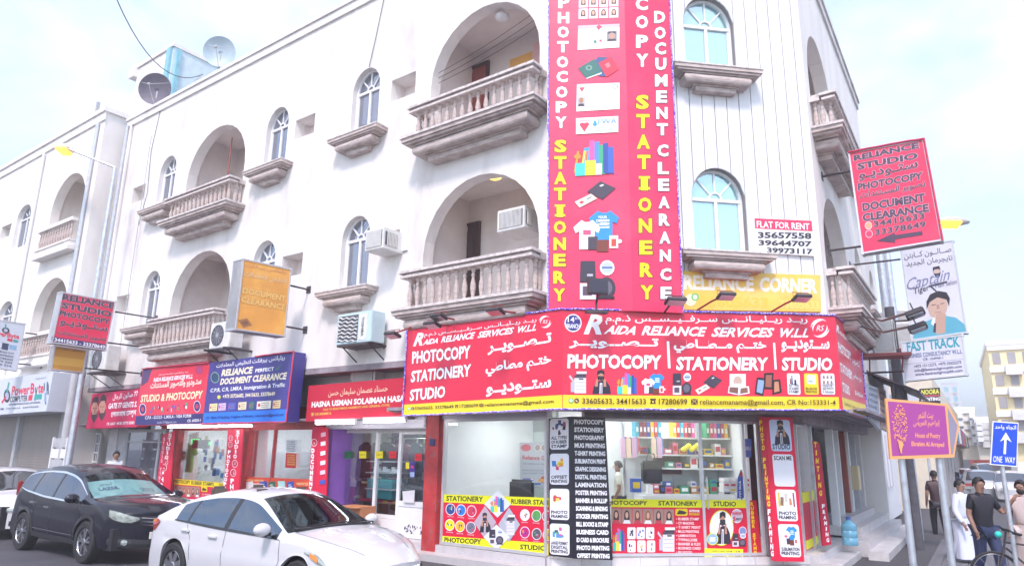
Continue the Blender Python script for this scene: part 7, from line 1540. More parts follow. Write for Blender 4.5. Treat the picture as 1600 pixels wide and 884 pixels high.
# pale blue unit with slanted coil rows
f_ = at_wall(UL, 562, 538, .30); t = thing('air_conditioner', 'pale blue grey outdoor air conditioner with wavy coil face above the red HASNA sign', 'air conditioner', f_); W1, H1, D1 = 1.02, .62, .36
MB().box(-W1/2, W1/2, -D1/2, D1/2, 0, H1).build('case', 'ac_blue', t, bevel=.012); MB().box(-W1/2+.05, .12, D1/2, D1/2+.006, .05, H1-.05).build('coil', 'grille', t)
for j in range(7):
    pts = [(-W1/2+.06+i*(W1/2+.05)/10, -(D1/2+.014), H1-.09-j*.075+.018*sin(i*1.9+j)-i*.004) for i in range(11)]; MB().tube(pts, .014, 5).build('louvre', 'ac_white', t)
MB().box(.16, .38, D1/2+.001, D1/2+.008, .05, H1-.05).build('label_panel', 'ac_white', t); Fl = Fr(f_.w(0, D1/2+.01, 0), f_.az)
vs, fs = glyphs('TOSHIBA', .02); x0, x1 = min(v[0] for v in vs), max(v[0] for v in vs); yM = max(v[1] for v in vs); MB().add([(.23+.07*y/yM, -(D1/2+.011), H1-.12-(H1-.24)*(x-x0)/(x1-x0)) for x, y in vs], fs).build('lettering', '#2a3038', t, fix=False)
MB().tube([(.35, -.1, .4), (.45, 0, .3), (.42, .1, .1), (.5, .2, -.1)], .012, 5).build('pipe', 'black_plastic', t); MB().box(-.45, .45, -.3, .2, -.05, -.01).tube([(-.4, .3, -.3), (-.4, -.1, -.03)], .014, 5).tube([(.4, .3, -.3), (.4, -.1, -.03)], .014, 5).build('bracket', 'dark_metal', t)
# window box unit beside the lower arched window
def ac_box(label, fr, w, h, d, rows=0):
    t = thing('air_conditioner', label, 'air conditioner', fr); MB().box(-w/2, w/2, -.3, d, 0, h).build('case', 'ac_white', t, bevel=.01)
    MB().box(-w/2+.04, w/2-.04, d, d+.004, .05, h-.05).build('coil', 'grille', t)
    k = 18
    for i in range(k): MB().box(-w/2+.045+i*(w-.09)/k, -w/2+.045+i*(w-.09)/k+.012, d+.0045, d+.02, .05, h-.05).build('fin', 'ac_white', t)
    for s_ in (-1, 1):
        MB().box(s_*(w/2+.001)-.0, s_*(w/2+.006), .12, d-.05, .08, h-.08).build('side_vent', 'grille', t)
        for i in range(7): MB().box(s_*(w/2+.0065), s_*(w/2+.018), .14+i*(d-.22)/7, .16+i*(d-.22)/7, .08, h-.08).build('side_louvre', 'ac_white', t)
    return t
f_ = at_wall(UL, 606, 396, .05); ac_box('window air conditioner box jutting out beside the lower middle arched window', f_.sub(.12, 0, -.06), .52, .44, .5); 
x_, z_ = UL.px(632, 372, 0); o = MB().box(x_-.1, x_+.12, -.001, .04, z_-.28, z_+.26).build('patch_frame', 'white_frame', None); relM(o, UL)
f_ = at_wall(UL, 808, 368, -.5); ac_box('window air conditioner box hanging inside the right lower balcony arch', f_.sub(.1, .0, 0), .62, .42, .35); o = MB().box(f_.w(0,0,0).dot(Vector((0,0,0)))-.0, .01, 0, .01, 0, .01)
# recess box unit above HASNA sign
f_ = at_wall(GL, 575, 600, .12); t = ac_box('old window air conditioner in the dark recess above the red HASNA sign', f_, .7, .4, .15)
# right street units
f_ = UR.sub(*[(UR.px(1383, 553, .55)[0]), .55, UR.px(1383, 553, .55)[1]]); 
t = ac_box('outdoor air conditioner with dark square grille on a rusty bracket, right side street', f_.sub(0, 0, 0, 80), .40, .74, .12); MB().box(-.45, .45, -.35, .3, -.07, -.01).tube([(-.3, .3, -.35), (-.3, -.2, -.03)], .016, 5).tube([(.3, .3, -.35), (.3, -.2, -.03)], .016, 5).build('bracket', 'red_metal', t)
f_ = UR.sub(UR.px(1408, 546, .6)[0], .6, UR.px(1408, 546, .6)[1]); t = ac_box('louvred air conditioner farther along right side street', f_.sub(0, 0, 0, 75), .46, .66, .2); MB().box(-.4, .4, -.35, .3, -.05, -.001).build('bracket', 'red_metal', t)
f_ = UR.sub(UR.px(1386, 500, .3)[0]+1.5, .4, UR.px(1386, 500, .3)[1]); t = ac_box('small air conditioner high on the right side street wall', f_.sub(0, 0, 0, 60), .6, .5, .25)
# satellite dishes
def dish(label, fr, r, m, tilt, yaw, mast):
    t = thing('satellite_dish', label, 'satellite dish', fr); X_ = Matrix.Translation((0, 0, mast)) @ Matrix.Rotation(radians(yaw), 4, 'Z') @ Matrix.Rotation(radians(tilt), 4, 'X')
    pr = [(r*i/8, .16*r*(i/8)**2*2) for i in range(1, 9)]; MB().lathe([(.001, 0)]+pr+[(r*1.0, .33*r)]+[(q[0], q[1]+.02) for q in reversed(pr)], seg=32, X=X_, cap=False).build('reflector', m, t, smooth=True)
    tip = X_ @ Vector((0, 0, r*1.1)); MB().tube([tuple(X_ @ Vector((0, -r*.98, .3*r))), tuple(tip)], .012, 5).tube([tuple(X_ @ Vector((r*.85, r*.4, .3*r))), tuple(tip)], .008, 4).tube([tuple(X_ @ Vector((-r*.85, r*.4, .3*r))), tuple(tip)], .008, 4).build('feed_arm', 'aluminium', t); MB().ball(tuple(tip), .05, 8, 6).build('receiver', 'grey_paint', t, smooth=True)
    MB().tube([(0, 0, 0), (0, 0, mast-.03)], .03, 8).tube([(-.25, .2, 0), (0, 0, mast*.6)], .015, 5).tube([(.25, .2, 0), (0, 0, mast*.6)], .015, 5).build('mast', 'grey_paint', t); return t
mat('dish_dark', (.13, .115, .15), .6, var=.2); mat('dish_blue', (.42, .52, .58), .5, var=.1)
x, z = UL.px(246, 142, -.35); f_ = UL.sub(x, -.35, TOPZ+.1); dish('dark grey satellite dish on the parapet at the left end of the roof', f_, .54, 'dish_dark', 98, 38, max(.4, z-TOPZ-.1))
x, z = UL.px(345, 84, -.5); f_ = UL.sub(x, -.5, TOPZ+.1); dish('pale blue satellite dish on the parapet right of the dark one', f_, .48, 'dish_blue', 100, 44, max(.45, z-TOPZ-.1))
x, z = UL.px(315, 82, -.6); t = thing('roof_antenna', 'small thin aerial beside the pale blue satellite dish', 'antenna', UL.sub(x, -.6, TOPZ+.1)); MB().tube([(0, 0, 0), (0, 0, .9)], .015, 5).build('mast', 'grey_paint', t); MB().tube([(-.2, 0, .82), (.2, 0, .9)], .01, 4).tube([(-.12, 0, .6), (.14, 0, .66)], .01, 4).build('element', 'grey_paint', t)
# floodlights on arms
def flood(label, fr, base, head, m='red_metal', lit=False, aim=(0, 1), w=.28, arm=None, tone='dark_metal'):
    """base, head: local (x, n, z)"""
    t = thing('floodlight', label, 'floodlight', fr.sub(*base)); d = Vector(head)-Vector(base); e = (d.x, -d.y, d.z)
    MB().tube([(0, 0, 0), (d.x*.5, -d.y*.5, d.z*.62), e], .017, 6).build('arm', m, t, smooth=True)
    X_ = Matrix.Translation(e) @ Matrix.Rotation(radians(-18), 4, 'X'); MB().box(-w/2, w/2, -.1, .10, -.06, 0, X=X_).build('housing', tone, t, bevel=.012); MB().box(-w/2+.02, w/2-.02, -.08, .08, -.066, -.061, X=X_).build('lens', 'steel', t)
    MB().tube([(-w/2, 0, 0), (-w/2, 0, .07), (w/2, 0, .07), (w/2, 0, 0)], .008, 5, X=X_).build('yoke', m, t); return t
def pxl(fr, a, b, n): x, z = fr.px(a, b, n); return (x, n, z)
flood('floodlight on a red arm over the left end of the main sign', UL, pxl(UL, 660, 498, .05), pxl(UL, 614, 521, .95)); flood('floodlight on a red arm over the main sign, second from the left', UL, pxl(UL, 700, 508, .35), pxl(UL, 676, 505, .9))
flood('floodlight on a red arm under the big lower balcony, nearest its middle', UL, pxl(UL, 715, 500, .3), pxl(UL, 686, 493, .95)); flood('floodlight on a red arm under the right end of the big lower balcony', UL, pxl(UL, 812, 489, .3), pxl(UL, 775, 484, .95))
flood('floodlight on a bent arm in front of the yellow board, left of the pair', UC, pxl(UC, 1090, 484, .08), pxl(UC, 1134, 460, .75)); flood('floodlight on a bent arm in front of the yellow board, right of the pair', UC, pxl(UC, 1205, 487, .08), pxl(UC, 1252, 463, .75))
flood('flat black floodlight at the right foot of the tall banner', UC, pxl(UC, 1038, 488, .5), pxl(UC, 1055, 468, .9), 'dark_metal', w=.32)
f_ = pxl(UC, 934, 448, .9); t = thing('floodlight', 'square black floodlight standing in front of the banner foot', 'floodlight', UC.sub(*f_)); MB().box(-.16, .16, -.05, .04, -.12, .13).build('housing', 'dark_metal', t, bevel=.012); MB().box(-.13, .13, .041, .046, -.09, .10).build('lens', '#3a3848', t); MB().tube([(-.0, 0, -.12), (.0, .1, -.24), (0, .1, -.36)], .018, 6).box(-.17, .17, -.16, -.02, -.40, -.36).build('bracket', 'dark_metal', t)
for i, (a0, b0, a1, b1, lb) in enumerate(((1345, 493, 1428, 486, 'long armed floodlight over the right side street, upper one'), (1345, 510, 1432, 508, 'long armed floodlight over the right side street, lower one'))):
    flood(lb, UR, pxl(UR, a0, b0, .45), pxl(UR, a1, b1, 1.55), 'dark_metal', w=.3)
# street lamps, lit
def lamp_head(t, fr, w=.62):
    t.rotation_euler = (radians(-28), radians(14), 0); t.scale = (1.5, 1.5, 1.5)
    MB().lathe([(.02, 0), (.10, .1), (.14, .3), (.13, .5), (.05, w)], seg=12, X=Matrix.Rotation(-pi/2, 4, 'Y') @ Matrix.Scale(.55, 4, (1, 0, 0))).build('housing', 'ac_white', t, smooth=True)
    MB().box(-.52, -.1, -.11, .11, -.105, -.05).build('lens', 'lamp_amber', t, bevel=.01)
x, z = NB.px(127, 262, .9); f_ = NB.sub(-.2, .2, 0)
px_, pz_ = NB.px(180, 262, .2); hx, hz = NB.px(100, 233, 1.2)
t = thing('street_lamp', 'lit amber street lamp on a long arm in front of the cream building', 'street lamp', NB.sub(px_, .2, 0)); dx, dn = hx-px_, 1.0
MB().tube([(0, 0, 0), (0, 0, pz_)], [.10, .055], 10).tube([(0, 0, pz_), (dx*.9, -dn*.9, hz)], .03, 8).build('pole', 'galv', t, smooth=True)
h = empty('head', t, dx*.85, dn*.85, hz+.02, 10); lamp_head(h, None)
p_ = ray_d(1434, 346, 22); t = thing('street_lamp', 'lit amber street lamp head showing right of the pink arrow sign', 'street lamp', Vector((p_.x-2.2, p_.y+1, 0)))
MB().tube([(0, 0, 0), (0, 0, p_.z-.5)], [.11, .06], 10).tube([(0, 0, p_.z-.5), (.6, -.2, p_.z-.1), (2.0, -1, p_.z)], .035, 8).build('pole', 'galv', t, smooth=True); h = empty('head', t, 2.7, 1, p_.z, 180); lamp_head(h, None, .75); h.rotation_euler = (radians(25), 0, pi)
# leaning poles along the pavement at far left and behind the poetry sign
p_ = GL.w(GL.px(100, 700, 1.2)[0], 1.2, 0); t = thing('utility_pole', 'grey round pole standing beside the louvre door at left', 'pole', p_); MB().tube([(0, 0, .1), (0, 0, 5.2)], .12, 12).build('shaft', 'grey_paint', t, smooth=True)
# cables
def cable(label, P, r=.012):
    pts = [Vector(q) for q in P]; t = MB().tube([tuple(q) for q in pts], r, 5).build('cable', 'black_plastic', None); tag(t, label, 'cable')
def sag(A, B, s, k=12): return [A.lerp(B, i/k)+Vector((0, 0, -s*4*(i/k)*(1-i/k))) for i in range(k+1)]
A = ray_d(180, -6, 16); B = UL.w(-13.2, -.3, 13.2); cable('thin black cable crossing the sky to the roof parapet', sag(A, B, .8))
cable('thin cable running down wall left of the big balconies', [UL.w(-4.75, .02, 12.5), UL.w(-5.0, .03, 11.2), UL.w(-5.15, .03, 10.55)], .008)
cable('thin cable drooping down the left end of the building wall', [UL.w(-14.9, .02, 12.4), UL.w(-15.1, .03, 11), UL.w(-14.95, .03, 9.6), UL.w(-15.2, .03, 8.6)], .008)
for i in range(3): A = UL.w(-3.1, -.12, 9.55+.12*i); B = UL.w(-.46, -.1, 9.95+.18*i); cable('clothes line strung across the upper right balcony, %s' % ('lowest', 'middle', 'highest')[i], sag(A, B, .06), .006)
# ================================================================== right side street shops, steps
XR = lambda a, b, n=0.: GR.px(a, b, n)[0]
GR = Fr((GC.w(4.35, -.25, 0).x, GC.w(4.35, -.25, 0).y, 0), AZR).sub(0, .25, 0)
EL = XR(1357, 740)+.05; EL2 = XR(1403, 740, .12)
bpart('plinth', GR, MB().box(.1, EL, -1.5, .25, 0, FZ-.004), 'marble'); bpart('step', GR, MB().box(.05, 2.2, .251, .6, 0, .25), 'marble')
bpart('step', GR, MB().box(2.4, EL-.6, .252, .75, 0, .42), 'step_marble'); bpart('step', GR, MB().box(3.2, EL-1, -.3, .5, .421, .6), 'marble'); bpart('step', GR, MB().box(3.8, EL-1.4, -.4, .25, .601, .76), 'step_marble'); bpart('step', GR, MB().box(2.0, EL-.3, .751, 1.1, 0, .27), 'marble')
bpart('back_wall', GR, MB().box(2.4, EL, -1.6, -1.5, 0, 3.3).box(2.35, 2.4, -1.6, -.1, 0, 3.3), 'dark'); bpart('header', GR, MB().box(-.3, EL, -.5, .2, 2.62, 3.3), 'soffit'); bpart('end_wall', GR, MB().box(EL-.3, EL, -1.5, .2, 0, 3.3), 'stucco_warm')
for i in range(7): bpart('soffit_strip', GR, MB().box(.1, EL-.4, .21+i*.14, .21+i*.14+.125, 2.82+(i % 2)*.015, 2.86), 'soffit')
# posts and mullions
for a, w, m in ((1262, .05, 'aluminium'), (1269, .09, 'galv'), (1303, .12, 'white_frame'), (1312, .06, 'white_frame'), (1322, .12, 'wood_red'), (1327, .14, 'white_frame'), (1338, .08, 'grey_paint'), (1346, .16, 'marble'), (1353, .12, 'white_frame')):
    x = XR(a, 760); bpart('post', GR, MB().box(x, x+w, -.1, .06, FZ, 2.62), m)
glazing(GR, .15, XR(1270, 760), FZ, 2.6, m='aluminium', n=-.03); 
x0, x1 = .2, XR(1270, 760)-.05
t = thing('window_poster', 'narrow red and lime film on the first side street window', 'poster', GR.sub(0, .01, 0)); MB().box(x0, x1, 0, .004, FZ+.03, 1.4).build('sheet', '#c81840', t); MB().box(x0, x1, .0045, .007, 1.22, 1.4).box(x0, x1, .0045, .007, FZ+.05, FZ+.2).build('band', '#e4e414', t)
for z, c_, w_ in ((1.7, '#58787a', 'grey green box behind the first side street window, lowest of three'), (2.0, '#a84858', 'red box behind the first side street window, middle of three'), (2.3, '#c8c4b8', 'pale box behind the first side street window, topmost of three')): goods(GR, (x0+x1)/2, -.4, z, .3, .2, .2, c_, 'carton', w_, None)
sa, sb = XR(1329, 760), XR(1345, 760)
for i in range(26): bpart('shutter_slat', GR, MB().box(sa+.15, sb, -.09, -.07+(i % 2)*.004, FZ+.02+i*.085, FZ+.02+i*.085+.075), 'shutter_grey')
bpart('door_leaf', GR, MB().box(sb+.2, XR(1353, 760), -.1, -.06, FZ, 2.6), 'wood_dark'); bpart('doorway_back', GR, MB().box(XR(1304, 760), sa, -1.2, -1.1, FZ, 2.6), 'dark')
for i in range(9): bpart('jamb_tile', GR, MB().box(XR(1353, 760)+.15, EL-.02, .061, .075, FZ+.05+i*.25, FZ+.05+i*.25+.235), 'marble')
# TINTING FRAMING board
c = GR.px(1286, 760, .32); T1 = GR.sub(c[0], .32, 0, 42); t = thing('pillar_board', 'narrow dark red board with TINTING FRAMING stacked letters', 'board', T1)
MB().prism([T1.px(a, b) for a, b in ((1271, 688), (1280, 692), (1284, 720), (1299, 850), (1286, 852.5))], -.04, 0).build('face', '#b81038', t)
p = Print(T1)
for i, ch in enumerate('TINTING'): p.text(ch, (1274+i*1.35-(2.2 if ch != 'I' else 1), 698+i*12.6), (1274+i*1.35+(2.2 if ch != 'I' else 1), 698+i*12.6), (1274+i*1.35-(2.2 if ch != 'I' else 1), 690+i*12.6), YEL, bold=.05)
for i, ch in enumerate('FRAMING'): p.text(ch, (1286.3+i*1.15-(2.2 if ch != 'I' else 1), 793+i*8.8), (1286.3+i*1.15+(2.2 if ch != 'I' else 1), 793+i*8.8), (1286.3+i*1.15-(2.2 if ch != 'I' else 1), 787+i*8.8), WHT, bold=.05)
p.done(t); o = MB().prism([T1.px(a, b) for a, b in ((1288, 700), (1295, 704), (1306, 845), (1300, 849))], -.3, -.28).build('side_face', '#d8c8cc', t)
c = GR.px(1315, 740, -.4); t = thing('hanging_cloth', 'yellow cloth hanging in the dark side street doorway', 'cloth', GR.sub(c[0], -.4, 0)); z1, z0 = GR.px(1310, 720, -.4)[1], GR.px(1310, 790, -.4)[1]; MB().prism([(-.12, z0), (.0, z0-.1), (.3, z0+.05), (.32, z1-.1), (.15, z1+.1), (-.1, z1)], -.02, .02).build('cloth', '#c8c820', t)
c = GR.px(1338, 746, .15); t = thing('meter_box', 'cream electricity meter box on side street post', 'meter box', GR.sub(c[0], .1, c[1])); MB().box(-.16, .16, -.06, .12, -.28, .28).build('case', '#d8c8a0', t, bevel=.01); MB().box(-.12, .12, .121, .13, -.2, .2).build('door', '#e0d0a8', t)
mat('water_blue', (.16, .42, .58), .15, spec=.8)
b0 = ray_z(1329, 851, .39); t = thing('water_bottle', 'blue water cooler bottle standing on the marble step', 'bottle', Fr(b0, 0)); MB().lathe([(.125, 0), (.14, .02), (.14, .12), (.13, .135), (.14, .15), (.14, .25), (.13, .265), (.14, .28), (.135, .36), (.07, .43), (.035, .45), (.035, .50)], seg=24).build('body', 'water_blue', t, smooth=True); MB().lathe([(.042, .47), (.042, .52), (.0, .525)], seg=14).build('cap', '#3858a8', t)
# window sill sign boards farther up the side street (small white signs)
for i, (q, m, lb) in enumerate((([(1356, 600), (1372, 606), (1376, 672), (1360, 654)], '#c8ccd8', 'pale lettered sign board just beyond the main sign, side street'), ([(1373, 606), (1384, 610), (1388, 674), (1377, 668)], '#e8c8c0', 'pale pink sign board beyond the pale one, side street'))):
    t, F2, p = flat_sign('signboard', lb, SRF, q, m, -.02, .06)
    for k in range(5): y = q[0][1]+8+k*9; p.text(('ADVOCATES', 'OFFICE', '17213344', 'TRAVEL', 'TOURS')[k], (q[0][0]+1.5, y), (q[1][0]-1, y+5), (q[0][0]+1.5, y-4.5), '#5a6484', bold=.02)
    p.done(t)
t = thing('awning', 'dark sloping awning above the side street boards', 'awning', UR.sub(4.6, 0, 3.9)); MB().prism([(0, 0), (3.2, 0), (3.2, .06), (0, .06)], 0, .01).build('back_rail', 'dark_metal', t); MB().add([(0, 0, .05), (3.2, 0, .05), (3.2, -1.0, -.45), (0, -1.0, -.45), (0, 0, .01), (3.2, 0, .01), (3.2, -1, -.5), (0, -1, -.5)], [(0, 1, 2, 3), (7, 6, 5, 4), (0, 3, 7, 4), (1, 2, 6, 5), (2, 3, 7, 6)]).build('canopy', '#5a5058', t)
# next beige building along the side street
NR2 = UR.sub(RLEN+.02, -1.25, 0)
nb2 = thing('side_building', 'beige building beyond the corner building in the side street', 'building', NR2)
MB().box(0, 9, -6, 0, 0, 10.6).build('wall', 'stucco_warm', nb2); MB().box(-.05, 9.1, -6, .12, 10.601, 10.8).build('coping', 'moulding_top', nb2)
for j in range(3):
    for i in range(3):
        W_ = bpy.data.objects.new('window', None); COL.objects.link(W_); W_.parent = nb2; W_.location = (1.2+i*2.8, 0, 1.2+j*3.1+.6); MB().box(-.5, .5, .001, .06, 0, 1.3).build('frame', 'white_frame', W_); MB().box(-.44, .44, .061, .07, .06, 1.24).build('pane', 'window_glass', W_); MB().box(-.7, .7, .001, .35, -.22, -.02).build('sill', 'moulding', W_)
# white louvred boundary wall beyond the steps
BW = GR.sub(EL+.02, .12, 0); ln = EL2-EL
t = thing('boundary_wall', 'white wall with upright louvre slots beyond the marble steps', 'wall', BW); MB().box(0, ln, -.3, 0, .1, 3.3).build('wall', '#e4e4e8', t)
for i in range(5): x = ln*(.08+.13*i); MB().box(x, x+ln*.05, .001, .06, 1.1, 2.75).build('louvre', '#c8c8d0', t)
mat('dark_post', (.10, .095, .11), .8, var=.3, scale=8, bump=.3)
mat('hedge', (.06, .08, .04), .8, var=.4, scale=9, bump=.5)
# ================================================================== pole signs
def pole_sign_pos(a, b, d): p_ = ray_d(a, b, d); return p_
A = ray_d(1389, 632, 6.6); FPX2 = Fr((A.x, A.y, 0), 97); t = thing('direction_sign', 'purple House of Poetry pointer sign with orange border on two round steel poles', 'road sign', Fr(FPX2.w(*FPX2.px(1440, 760)[:1], 0, 0), 97)); F2 = Fr(FPX2.w(FPX2.px(1440, 760)[0], 0, 0), 97)
out_ = [(1383.5, 622), (1480, 631), (1499, 664), (1491, 714), (1391, 717)]
MB().prism([F2.px(a, b) for a, b in out_], -.03, 0).build('plate', '#f0a468', t)
p = Print(F2); p.quad([(1387, 626.5), (1476.5, 634), (1483, 709), (1394, 712)], '#a0408c'); p.quad([(1480, 635.5), (1496, 664), (1489, 709), (1486, 709.5)], '#8a8498')
OR = '#f0a468'
p.text('بيت الشعر', (1434, 656), (1458, 655.5), (1434, 643), OR, arab=True, bold=.01); p.text('إبراهيم العريض', (1427, 668), (1468, 667.5), (1427, 656.5), OR, arab=True, bold=.01); p.text('House of Poetry', (1430, 683), (1469, 684), (1430, 675.5), OR, bold=.01); p.text('Ebrahim Al Arrayed', (1424, 696), (1475, 697.5), (1424, 689), OR, bold=.02)
f = p.art([(1391, 630), (1417, 632), (1419, 708), (1394, 708)]); rr = random.Random(12)
for i in range(190):
    a = rr.uniform(0, 2*pi); r = sqrt(rr.random()); cx, cy = .5+.46*r*cos(a), .56+.42*r*sin(a); f([(cx, cy), (cx+.05, cy+.012), (cx+.045, cy+.03), (cx-.01, cy+.018)], OR)
f([(.5, 0), (.42, .12), (.36, .26), (.62, .24), (.7, .18), (.6, .1), (.56, 0)], OR); p.done(t)
for i, (a, b) in enumerate(((1411, 740), (1470, 740))):
    x, z = F2.px(a, b, -.08); MB().tube([(x, .08, .1), (x, .08, F2.px(1440, 633)[1])], .031, 16).build('pole', 'galv', t, smooth=True)
A = ray_d(1569, 740, 10.5); F2 = Fr((A.x, A.y, 0), 100); t = thing('road_sign', 'blue ONE WAY arrow sign on a round steel pole', 'road sign', F2)
q = [(1551, 657.5), (1591.5, 660), (1589, 729), (1547, 725.5)]; MB().prism([F2.px(a, b) for a, b in q], -.02, 0).build('plate', '#e8e8f0', t)
p = Print(F2); p.quad([(1552.5, 659), (1590.2, 661.5), (1587.8, 727.3), (1548.6, 724)], '#1448d8'); p.text('اتجاه واحد', (1554.5, 671), (1587.5, 672.5), (1554.5, 662.5), WHT, arab=True, bold=.01); p.text('ONE  WAY', (1551.5, 721), (1586, 723.5), (1552, 711.5), WHT, bold=.005)
p.quad([(1569.2, 684), (1572.8, 684.2), (1571.5, 709), (1567.8, 708.8)], WHT); p.quad([(1571.5, 675), (1580.5, 690.5), (1571.3, 684.5), (1562.5, 689.5)], WHT); p.done(t)
x, z = F2.px(1567.5, 740, -.06); MB().tube([(x, .06, .0), (x, .06, F2.px(1570, 700)[1])], .032, 14).build('pole', 'galv', t, smooth=True); MB().tube([(x+.0, .06, 0.01), (x, .06, .05)], .12, 14).build('base', 'galv', t)
p_ = ray_z(1436, 858, .13); t = thing('utility_pole', 'rough dark grey post behind the left poetry sign pole', 'pole', Vector((p_.x, p_.y, 0))); MB().tube([(0, 0, .1), (-.03, .02, 5.4)], [.11, .10], 12).build('shaft', 'dark_post', t, smooth=True)
for (a, d, hh, lb) in ((1421, 17, 8.2, 'tall grey pole rising behind the barber sign'), (1409, 16, 7.4, 'second grey pole rising behind the barber sign, nearer the building')):
    p_ = ray_d(a, 700, d); t = thing('utility_pole', lb, 'pole', Vector((p_.x, p_.y, 0))); MB().tube([(0, 0, 0), (0, 0, hh)], .09, 10).build('shaft', 'galv', t, smooth=True)
# small signs far up the street
A = ray_d(1453, 610, 24); F2 = Fr((A.x, A.y, 0), 105); t = thing('signboard', 'small black NOORA PRINTING sign above the poetry sign', 'sign', F2); MB().prism([F2.px(a, b) for a, b in ((1438, 607), (1468.5, 605), (1470, 640), (1438, 640))], -.15, 0).build('box', '#28242c', t); p = Print(F2); p.text('NOORA', (1439.5, 616), (1467.5, 614.5), (1439.5, 608.5), '#e8e058', bold=.04); p.quad([(1440, 617.5), (1468, 616.5), (1468, 618.3), (1440, 619.3)], '#d85060'); p.text('PRINTING', (1440, 626), (1469, 625), (1440, 620.8), WHT, bold=.04); p.done(t); MB().tube([(F2.px(1440, 620)[0], .08, 0), (F2.px(1440, 620)[0], .08, F2.px(1440, 620)[1])], .05).build('post', 'grey_paint', t)
A = ray_d(1410, 618, 20); F2 = Fr((A.x, A.y, 0), 105); t = thing('signboard', 'pale grey sign board showing above the left of the poetry sign', 'sign', F2); MB().prism([F2.px(a, b) for a, b in ((1384, 617), (1434, 614), (1436, 640), (1384, 642))], -.15, 0).build('box', '#c0c4d0', t); MB().tube([(F2.px(1400, 620)[0], .08, 0), (F2.px(1400, 620)[0], .08, F2.px(1400, 625)[1])], .05).build('post', 'grey_paint', t)
# ================================================================== far end of the street
mat('far_beige', (.72, .64, .52), .85, var=.08); mat('far_yellow', (.84, .71, .42), .8, var=.05); mat('far_white', (.8, .79, .78), .8); mat('far_teal', (.25, .58, .66), .3); mat('far_grey', (.50, .56, .68), .5); mat('far_shade', (.34, .32, .33), .7)
def block(name, label, a0, a1, ytop, d, depth, m, az=122, floors=4, cols=5, balc=True, z0=0, winm='far_shade', band=None, cat='building'):
    A = ray_d((a0+a1)/2, 700, d); F0 = Fr((A.x, A.y, 0), az); x0, _ = F0.px(a0, 700); x1, _ = F0.px(a1, 700); _, zt = F0.px((a0+a1)/2, ytop); F2 = F0.sub(x0, 0, 0); w = x1-x0
    t = thing(name, label, cat, F2); MB().box(0, w, -depth, 0, z0, zt).build('wall', m, t); MB().box(-.1, w+.1, -depth, .15, zt, zt+.25).build('coping', band or m, t)
    fh = (zt-3.4)/floors; cw = w/cols
    for j in range(floors):
        for i in range(cols):
            g = bpy.data.objects.new('window', None); COL.objects.link(g); g.parent = t; g.location = (cw*(i+.5), 0, 3.6+j*fh); ww = cw*.26
            MB().box(-ww, ww, .002, .05, 0, fh*.5).build('pane', winm, g)
            if balc and i % 2 == 0:
                MB().box(-cw*.42, cw*.42, .002, .9, -.25, -.1).box(-cw*.42, cw*.42, .84, .9, -.1, fh*.28).box(-cw*.42, -cw*.42+.06, .002, .84, -.1, fh*.28).box(cw*.42-.06, cw*.42, .002, .84, -.1, fh*.28).build('balcony', band or m, g)
            elif i % 3 == 1: MB().box(-.4, .4, .06, .5, -.7, -.1).build('ac_unit', 'ac_white', g)
    if band:
        for j in range(floors+1): MB().box(-.05, w+.05, .002, .12, 3.1+j*fh, 3.45+j*fh).build('band', band, t)
    return t, F2, w, zt
# beyond: long beige blocks with shops
block('apartment_block', 'cream apartment block with balconies closing the street, left of the blue sign', 1484, 1530, 640, 62, 14, 'far_beige', 122, 4, 5, True, band='far_white')
block('apartment_block', 'cream apartment block with stacked balconies behind the blue sign', 1529, 1572, 655, 58, 14, 'far_beige', 122, 4, 4, True, band='far_white')
block('apartment_block', 'pale block showing low between the pointer sign and the cream blocks', 1440, 1486, 650, 75, 14, 'far_white', 122, 4, 4, False)
block('apartment_block', 'tall yellow building with white bands at the right picture edge', 1566, 1640, 537, 40, 12, 'far_yellow', 122, 4, 3, False, band='far_white')
block('tower', 'distant white tower with teal glass front', 1484, 1511, 597, 210, 25, 'far_white', 122, 7, 2, False, winm='far_teal', band='far_white')
block('tower', 'distant blue grey tower behind the NOORA sign', 1415, 1446, 575, 120, 20, 'far_grey', 122, 8, 4, False, winm='far_teal')
block('corner_block', 'low beige shop building behind the pointer sign poles', 1424, 1449, 690, 36, 10, 'far_beige', 122, 1, 2, False)
mat('neon_red', (.75, .08, .05), .5); mat('shop_teal', (.2, .42, .5), .5)
rr = random.Random(5)
for i, (a0, a1, y0, y1, d, m, lb) in enumerate(((1521, 1550, 718, 726, 52, 'neon_red', 'red shop fascia at the street end, left of the blue sign'), (1449, 1466, 710, 722, 40, 'shop_teal', 'teal shop fascia at the street end behind the sign poles'), (1466, 1486, 712, 720, 46, 'far_white', 'white shop fascia at the street end'), (1488, 1502, 700, 716, 50, '#c84068', 'pink shop sign at the street end'), (1590, 1640, 722, 736, 34, 'far_white', 'white shop fascia at the right edge'))):
    A = ray_d((a0+a1)/2, y1, d); F2 = Fr((A.x, A.y, 0), 100); t = thing('shop_fascia', lb, 'sign', F2); P = [F2.px(a, b) for a, b in bx4(a0, y0, a1, y1)]; MB().prism(P, -.6, 0).build('board', m, t); x0, x1 = P[0][0], P[1][0]; MB().box(x0, x1, -2.6, -.7, 0, P[0][1]).build('shop_room', 'far_shade', t); MB().box(x0, x0+.3, -.69, -.2, 0, P[3][1]).box(x1-.3, x1, -.69, -.2, 0, P[3][1]).build('pier', 'far_beige', t)
